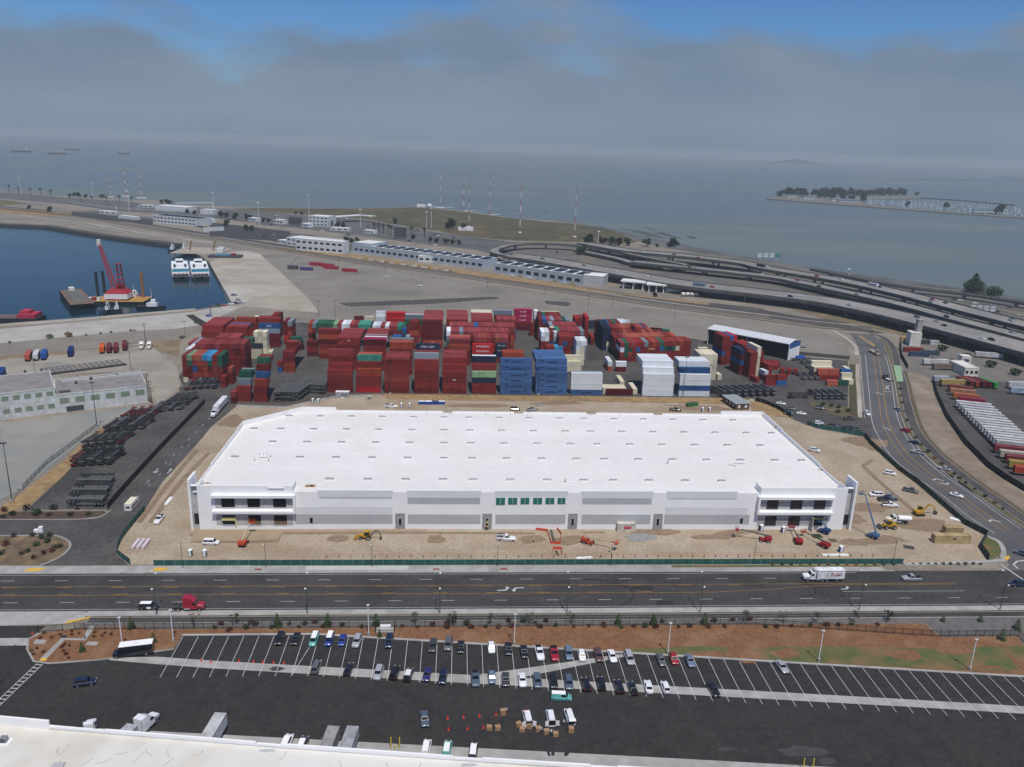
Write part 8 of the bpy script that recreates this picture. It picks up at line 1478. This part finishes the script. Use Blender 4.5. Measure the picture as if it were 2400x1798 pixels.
for i, (x0, x1) in enumerate([(1478, 1650), (1645, 1822)]):
    A_, B_ = W0(x0, 1012), W0(x1, 1012); w_ = (B_-A_).length; w_ *= .9; c = (A_+B_)/2; o = thing('ferry', ('left', 'right')[i]+' one of two white ferries moored stern-on at the pier', 'ferry', (c.x, c.y, WZ), math.atan2(*(lambda d_: (d_.y, d_.x))(a0(1538 if i == 0 else 1690, 800, 5)-c))); Lf = 66; m_blu = M('ferry_blue', (.04, .25, .36)) if i == 0 else bpy.data.materials['ferry_blue']
    for s in (-1, 1): q = ob('hull', hull(Lf, w_*.34, 2.4).mesh('hull', m_hblk), o, (Lf/2, s*w_*.3, 0))
    ob('main_deck', B(.5, Lf*.86, -w_/2+.3, w_/2-.3, 2.4, 6.0).mesh('main_deck', m_bwht), o); ob('upper_deck', B(3, Lf*.78, -w_/2+.5, w_/2-.5, 6.0, 9.4).mesh('upper_deck', m_bwht), o)
    ob('stern_window', B(2.85, 3.0, -w_/2+.8, w_/2-.8, 6.4, 8.9).mesh('stern_window', m_blu), o); ob('stern_opening', B(.42, .5, -w_/2+1, w_/2-1, 2.7, 4.4).mesh('stern_opening', m_dgrey), o); ob('wheelhouse', MB().frus((Lf*.55, Lf*.75, -w_*.25, w_*.25, 9.4), (Lf*.57, Lf*.7, -w_*.22, w_*.22, 12.4)).mesh('wheelhouse', m_bwht), o); ob('wheelhouse_window', B(Lf*.55, Lf*.57, -w_*.2, w_*.2, 10.3, 11.6).mesh('wheelhouse_window', m_glass), o)
    for k in range(2): ob('funnel', B(10, 13, (-1, 1)[k]*w_*.3-1, (-1, 1)[k]*w_*.3+1, 9.4, 12).mesh('funnel', m_dgrey), o)
    for k in range(5): ob('life_ring', B(.2, .42, -w_/2+2+k*3.2, -w_/2+3.6+k*3.2, 4.5, 5.2).mesh('life_ring', m_orange), o)
    ob('deck_equipment', B(14, 22, -4, 4, 9.4, 10.4).mesh('deck_equipment', m_lgrey), o)
# deck barge, crane barge
A_, B_, C_ = W0(600, 1282), W0(838, 1268), W0(515, 1165); d = (C_-A_); a = math.atan2(d.y, d.x); Lb = d.length+8; wb = (B_-A_).length*.92
c = (A_+B_)/2+d.normalized()*Lb/2; o = thing('deck_barge', 'rusty black deck barge moored left of the crane barge', 'barge', (*c, WZ), a); ob('hull', MB().frus((-Lb/2+2, Lb/2-2, -wb/2, wb/2, -.6), (-Lb/2, Lb/2, -wb/2, wb/2, 4.2)).mesh('hull', m_hblk), o); ob('deck', B(-Lb/2+.4, Lb/2-.4, -wb/2+.4, wb/2-.4, 4.2, 4.3).mesh('deck', M('rust_deck', (.20, .13, .09), (.13, .10, .08), .3)), o); ob('load', MB().frus((-Lb*.3, Lb*.35, -wb*.32, wb*.32, 4.3), (-Lb*.26, Lb*.3, -wb*.26, wb*.26, 5.4)).mesh('load', M('grey_spoil', (.15, .15, .13), (.11, .11, .1), .4)), o); ob('cabin', B(Lb*.36, Lb*.44, -2, 2, 4.3, 7).mesh('cabin', m_cream), o)
p = W0(985, 1225); o = thing('crane_barge', 'red derrick crane on a yellow decked barge in the harbour', 'crane', (p.x, p.y+9, WZ), .05); ob('barge', MB().frus((-21, 21, -11, 11, -.6), (-22, 22, -11.5, 11.5, 2.2)).mesh('barge', m_hblk), o); ob('deck', B(-21.5, 21.5, -11, 11, 2.2, 2.3).mesh('deck', m_dkyel), o)
ob('house', MB().box(-8, 9, -7, 6, 3.4, 7.2).mesh('house', m_bwht), o); ob('house_base', MB().cyl((0, 0, 2.3), (0, 0, 3.4), 8, n=16).mesh('house_base', m_hred), o); ob('house_roof', MB().frus((-8, 9, -7, 6, 7.2), (-5, 6, -3, 5, 10)).mesh('house_roof', m_hred), o)
tp = zoomY(0, 380)(865, 700, p.y+26); tx, ty, tz = tp.x-p.x, 17, tp.z-WZ
mb = MB()
for s in (-1, 1):
    for k in (0, 1): mb.bar((-3+s*1.6, 3+k*2.0, 8), (tx+s*.7, ty+k*1.0, tz), .42)
for k in range(14):
    t_ = k/14; t2 = (k+1)/14
    for kk in (0, 1): mb.bar((-3-2.2*(1-t_)-.9*t_+(tx+3)*t_, 3+kk*2.5+(ty-3)*t_, 8+(tz-8)*t_), (-3+2.2*(1-t2)+.9*t2+(tx+3)*t2, 3+kk*2.5+(ty-3)*t2, 8+(tz-8)*t2), .26)
ob('boom', mb.mesh('boom', m_hred), o); ob('boom_head', B(tx-1.3, tx+1.3, ty-.5, ty+1.5, tz-2, tz+3).mesh('boom_head', m_cream), o)
mb = MB()
for s in (-1, 1): mb.bar((3+s*1.8, -3, 9), (2+s*1.3, 1, 29), .5); mb.bar((3+s*1.8, 3, 9), (2+s*1.3, 2, 29), .5)
for z in (13, 17, 21, 25, 29): mb.box(.2, 4.4, -1.2 if z > 20 else -2.2, 2.4, z, z+.4)
ob('gantry_mast', mb.mesh('gantry_mast', m_hred), o); ob('winch_house', B(-1, 4.5, -1, 3, 10, 14).mesh('winch_house', m_hred), o)
for i, (x, y, c_) in enumerate([(-17, 6, m_hblk), (-13, 9, m_hblk), (16, 7, M('rust_spud', (.28, .13, .05)))]): ob('spud', MB().cyl((x, y, -2), (x, y, 22), 1.1, n=8).mesh('spud', c_), o)
for i in range(3): ob('deck_box', B(-19+i*3, -17+i*3, -8, -5, 2.3, 4.6).mesh('deck_box', (m_bwht, m_hred, m_bwht)[i]), o)
p = W0(90, 1375); o = thing('work_barge', 'barge with red deckhouse at the left frame edge', 'barge', (p.x-14, p.y+4, WZ), .05); ob('hull', B(-32, 32, -7, 7, -.6, 2.4).mesh('hull', m_hblk), o); ob('deck', B(-31, 18, -6.5, 6.5, 2.4, 2.6).mesh('deck', M('barge_rust', (.16, .10, .09), (.11, .10, .10), .3)), o); ob('red_house', MB().box(19, 30, -6, 6, 2.4, 5).box(20, 26, -4, 4, 5, 7).mesh('red_house', M('house_red', (.42, .03, .06))), o)
p = W0(1885, 845); o = thing('floating_dock', 'dark floating dock with blue gear beside the right ferry', 'dock', (p.x, p.y, .1), .05); ob('pontoon', B(-9, 24, -7, 7, .05, 2.2).mesh('pontoon', m_dgrey), o); ob('gear', B(-2, 12, -4, 4, 2.2, 3.4).mesh('gear', M('gear_blue', (.12, .24, .36))), o); ob('crate', B(14, 18, -3, 1, 2.2, 4.2).mesh('crate', m_hred), o)
p = a0(1700, 770, 0); o = thing('wharf_deck', 'brown wharf with small yellow cranes behind the ferries', 'wharf', (p.x, p.y, 0), .0); ob('deck', B(-22, 30, -22, 30, .02, .5).mesh('deck', m_oldc), o); [ob('crane_leg', MB().bar((x, y, .5), (x+4, y-3, 12), .9).mesh('crane_leg', m_dkyel), o) for x, y in ((-8, 0), (16, 4))]; [ob('shed', B(x, x+7, y, y+5, .5, 4).mesh('shed', m_pale), o) for x, y in ((20, 8), (22, -4))]
p = a0(1990, 800, 0)
sheet('ramp', [b0(1605, 148), b0(1665, 140), b0(1790, 215), b0(1730, 235)], m_lot, z=.3, skirt=.25)
sheet('shore_rock_band', strip([a0(-400, 505), a0(0, 528), a0(430, 546), a0(900, 622), a0(1440, 692), a0(1560, 705)], 3, -9), m_rock, z=.06, skirt=3.3)
for i, (x, y) in enumerate([(575, 895), (660, 905), (700, 925), (860, 950), (475, 935)]):
    p = a1(x-40, y); spawn(CT[12.19], 'shipping_container', '%s container from left lying alone on the far gravel yard' % (('red %s' % ORD[i]) if i < 4 else 'purple blue'), 'container', (*p, .12), -.1, 'lone containers on gravel yard', (.36, .03, .05) if i < 4 else (.08, .06, .2))
    if i < 4: spawn(CT[12.19], 'shipping_container', '%s upper red container on the far gravel yard' % ORD[i], 'container', (p.x-3, p.y+3, .12), -.1, 'lone containers on gravel yard', (.33, .03, .05))
p = a1(320, 925); o = thing('reach_stacker', 'dark yard machine left of the lone red containers', 'machine', (*p, .1)); ob('body', B(-5, 5, -2, 2, .8, 3.5).mesh('body', m_dgrey), o); ob('mast', MB().bar((-3, 0, 3), (4, 0, 11), .8).mesh('mast', m_steel), o); [ob('wheel', wheel(.9, .6), o, (x, s*2, .9)) for x in (-3, 3) for s in (-1, 1)]
for i, (f, x0, x1, y, h_) in enumerate([(a0, 860, 1000, 445, 4), (a0, 1200, 1320, 388, 4), (a0, 2140, 2209, 508, 5), (a1, 150, 230, 530, 6), (a1, 390, 450, 558, 5), (a1, 640, 800, 590, 4), (a1, 930, 1010, 612, 4), (a0, 1770, 1800, 520, 6), (a1, 190, 262, 700, 4), (a2, 1460, 1640, 1120, 4), (a1, 1400, 1560, 860, 6)]):
    bldg('roadside_block', '%s small pale roadside building from left by the freeway' % ORD[i], f(x0, y), f(x1, y+8), 10, h_, m_pale if i != 9 else M('red_brown_wall', (.3, .05, .04)), m_roofw if i != 9 else m_mgrey, 1, 3, m_glass, .3)
for i in range(26):
    f, x, y = ((a1, 900+i*46, 838+i*6.5) if i < 18 else (a2, (i-18)*75, 985+(i-18)*10)); c_ = ('white', 'yellow', 'white', 'silver', 'white', 'tan')[i % 6]
    spawn(FAR_SUV, 'parked_truck', '%s %s vehicle parked before the blue agency buildings, counted from left' % (ORD[i % 25], {'white': 'white', 'yellow': 'yellow', 'silver': 'silver', 'tan': 'tan'}[c_]), 'car', (*f(x, y), .25), tr_.choice((0, UP))-.15, 'vehicles before the agency buildings', CC[c_])
for i in range(22):
    ln, z = ((V1, 8), (V3, 8.5), (V2, 6))[i % 3]; p, a, z = onroad(ln, .12+.8*((i*.377) % 1), tr_.choice((-7, -3, 3, 7)) if ln is not V2 else tr_.choice((-3, 3)), z); c_ = ('silver', 'white', 'black', 'grey', 'red')[i % 5]
    spawn(FAR_CAR if i % 2 else FAR_SUV, 'freeway_car', '%s %s small vehicle strung along the %s viaduct' % (ORD[i//3], c_, ('near', 'far', 'middle')[i % 3]), 'car', (*p, z+.03), a, 'small traffic on the viaducts', CC[c_])
# ---- island with marina
isl = [a3(-10, 318, WZ), a3(80, 303, WZ), a3(400, 296, WZ), a3(1180, 292, WZ), a3(1330, 312, WZ), a3(1200, 322, WZ), a3(830, 330, WZ), a3(840, 372, WZ), a3(1500, 432, WZ), a3(2209, 482, WZ), a3(2600, 510, WZ), a3(2600, 516, WZ), a3(2209, 492, WZ), a3(1500, 442, WZ), a3(750, 384, WZ), a3(0, 326, WZ)]
sheet('island', isl, M('island_ground', (.15, .14, .12), (.20, .18, .15), .02), z=WZ+2.5, skirt=3)
sheet('breakwater', strip([a3(1300, 312, WZ), a3(1700, 338, WZ), a3(2135, 376, WZ)], 8, -8), m_rock, z=WZ+2.6, skirt=3)
rn = random.Random(15); k_ = 0
for i in range(46):
    t_ = i/45; x = 85+t_*1090; y = 306-8*t_+rn.uniform(-8, 2)
    if 130 < x < 150 or 325 < x < 385: continue
    p = a3(x, y, WZ); o = tree('cypress_tree', '%s dark tree along the island spit, %s half' % (ORD[k_ % 20], 'left' if k_ < 20 else 'right' if k_ < 40 else 'far right'), p, *big[i % 4], rn.uniform(2.3, 3.6), 'trees on the island spit', WZ+2.5); k_ += 1
for i, (x, y, s) in enumerate([(825, 352, 3.2), (1995, 455, 3.2), (1280, 300, 2), (500, 322, 3), (560, 330, 3), (640, 335, 2.6), (720, 345, 2.6), (1540, 412, 2.2), (1195, 392, 2), (450, 318, 2.5)]): tree('island_tree', '%s lower tree by the marina, from left' % ORD[i], a3(x, y, WZ), *big[i % 4], s, 'trees by the marina', WZ+2.4)
SB = [T('hull', hull(11, 3.4, 1.4, -.4).mesh('hull', m_bwht)), T('cabin', B(-2.5, 2, -1.1, 1.1, 1.4, 2.2).mesh('cabin', m_bwht)), T('mast', MB().cyl((.8, 0, 1.4), (.8, 0, 16), .16, .1, 5).mesh('mast', m_lgrey)), T('sail_cover', MB().cyl((.6, 0, 2.9), (-3.6, 0, 2.9), .28, n=6).mesh('sail_cover', M('sail_cover_blue', (.08, .14, .25))))]
nb_ = 0
for r_ in range(9):
    for i in range(24):
        t_ = (i+.5)/24; x = 850+t_*1350+rn.uniform(-30, 30); lo, hi = 328+.058*(x-850)*.9, 366+.092*(x-850)*.9; y = lo+(hi-lo)*(r_+.5)/9+rn.uniform(-2, 2)
        if nb_ >= 200 or rn.random() < .08 or x > 2209: continue
        spawn(SB, 'sailboat', 'white sailboat, %s in %s marina row from the back, counted from left' % (ORD[i % 25], ORD[r_]), 'sailboat', (*a3(x, y, WZ), WZ), UP*(1 if r_ % 2 else -1)+rn.uniform(-.1, .1), 'sailboats in the marina'); nb_ += 1
for i, (x, y, w_) in enumerate([(200, 312, 30), (345, 325, 30), (690, 352, 60), (600, 345, 40), (1870, 442, 60), (1900, 440, 30)]):
    p = a3(x, y, WZ); o = thing('island_house', '%s low building from left on the island shore' % ORD[i], 'building', (*p, WZ+2.5), -.1); ob('wall', B(-w_/2, w_/2, -6, 6, 0, 5).mesh('wall', (m_cream, m_pale, m_mgrey)[i % 3]), o); ob('roof', MB().frus((-w_/2-1, w_/2+1, -7, 7, 5), (-w_/2+3, w_/2-3, -.5, .5, 8)).mesh('roof', M('island_roof', (.10, .16, .2))), o)
# far breakwaters, ships and hazy hill
for i, (u0, u1, v) in enumerate([(30, 70, 357), (146, 184, 352.5), (117, 152, 362), (280, 298, 362), (2080, 2400, 421), (2330, 2400, 415)]):
    A_, B_ = G(u0, v, WZ), G(u1, v+(2.5 if i > 3 else 0), WZ); d = B_-A_; o = thing('anchored_ship' if i < 4 else 'pier_remains', ('long low ship at far left horizon', 'dark ship second on the left horizon', 'low dark ship between the horizon ships', 'small ship right of the horizon ships', 'thin dark line of old pier piles far right', 'dark shoal streak at the right frame edge')[i], 'ship' if i < 4 else 'pier', (*A_, WZ), math.atan2(d.y, d.x))
    if i < 4: ob('hull', B(0, d.length, -14, 14, 0, 9).mesh('hull', m_dgrey), o); ob('superstructure', B(d.length*.82, d.length*.93, -10, 10, 9, 26).mesh('superstructure', m_mgrey), o)
    else: ob('pile_line', B(0, d.length, -1.5, 1.5, 0, 2.5).mesh('pile_line', m_dgrey), o); ob('deck_stub', B(d.length*.9, d.length, -6, 6, 2, 4).mesh('deck_stub', m_dgrey), o)
A_ = G(1870, 384, WZ); mb = MB(); pr = [(-420, 0), (-300, 22), (-180, 45), (-40, 62), (90, 50), (220, 30), (380, 12), (460, 0)]
mb.loft([[(x, -120, 0), (x, 0, z+1), (x, 120, 0)] for x, z in pr]); tag(ob('hill', mb.mesh('hill', m_leafd, smooth=60), None, (A_.x, A_.y, WZ-.5)), kind='structure')
# ================= haze =================
hz = MB().box(-16000, 16000, -800, 16000, -9, 136)
m = bpy.data.materials.new('haze_air'); m.use_nodes = True; t = m.node_tree; t.nodes.clear()
o = N(t, 'ShaderNodeOutputMaterial'); v = N(t, 'ShaderNodeVolumePrincipled'); L(t, v.outputs[0], o.inputs['Volume'])
v.inputs['Color'].default_value = (.74, .84, .87, 1); v.inputs['Density'].default_value = 1.15e-4; v.inputs['Anisotropy'].default_value = .0
tag(ob('haze', hz.mesh('haze', m)), kind='stuff')
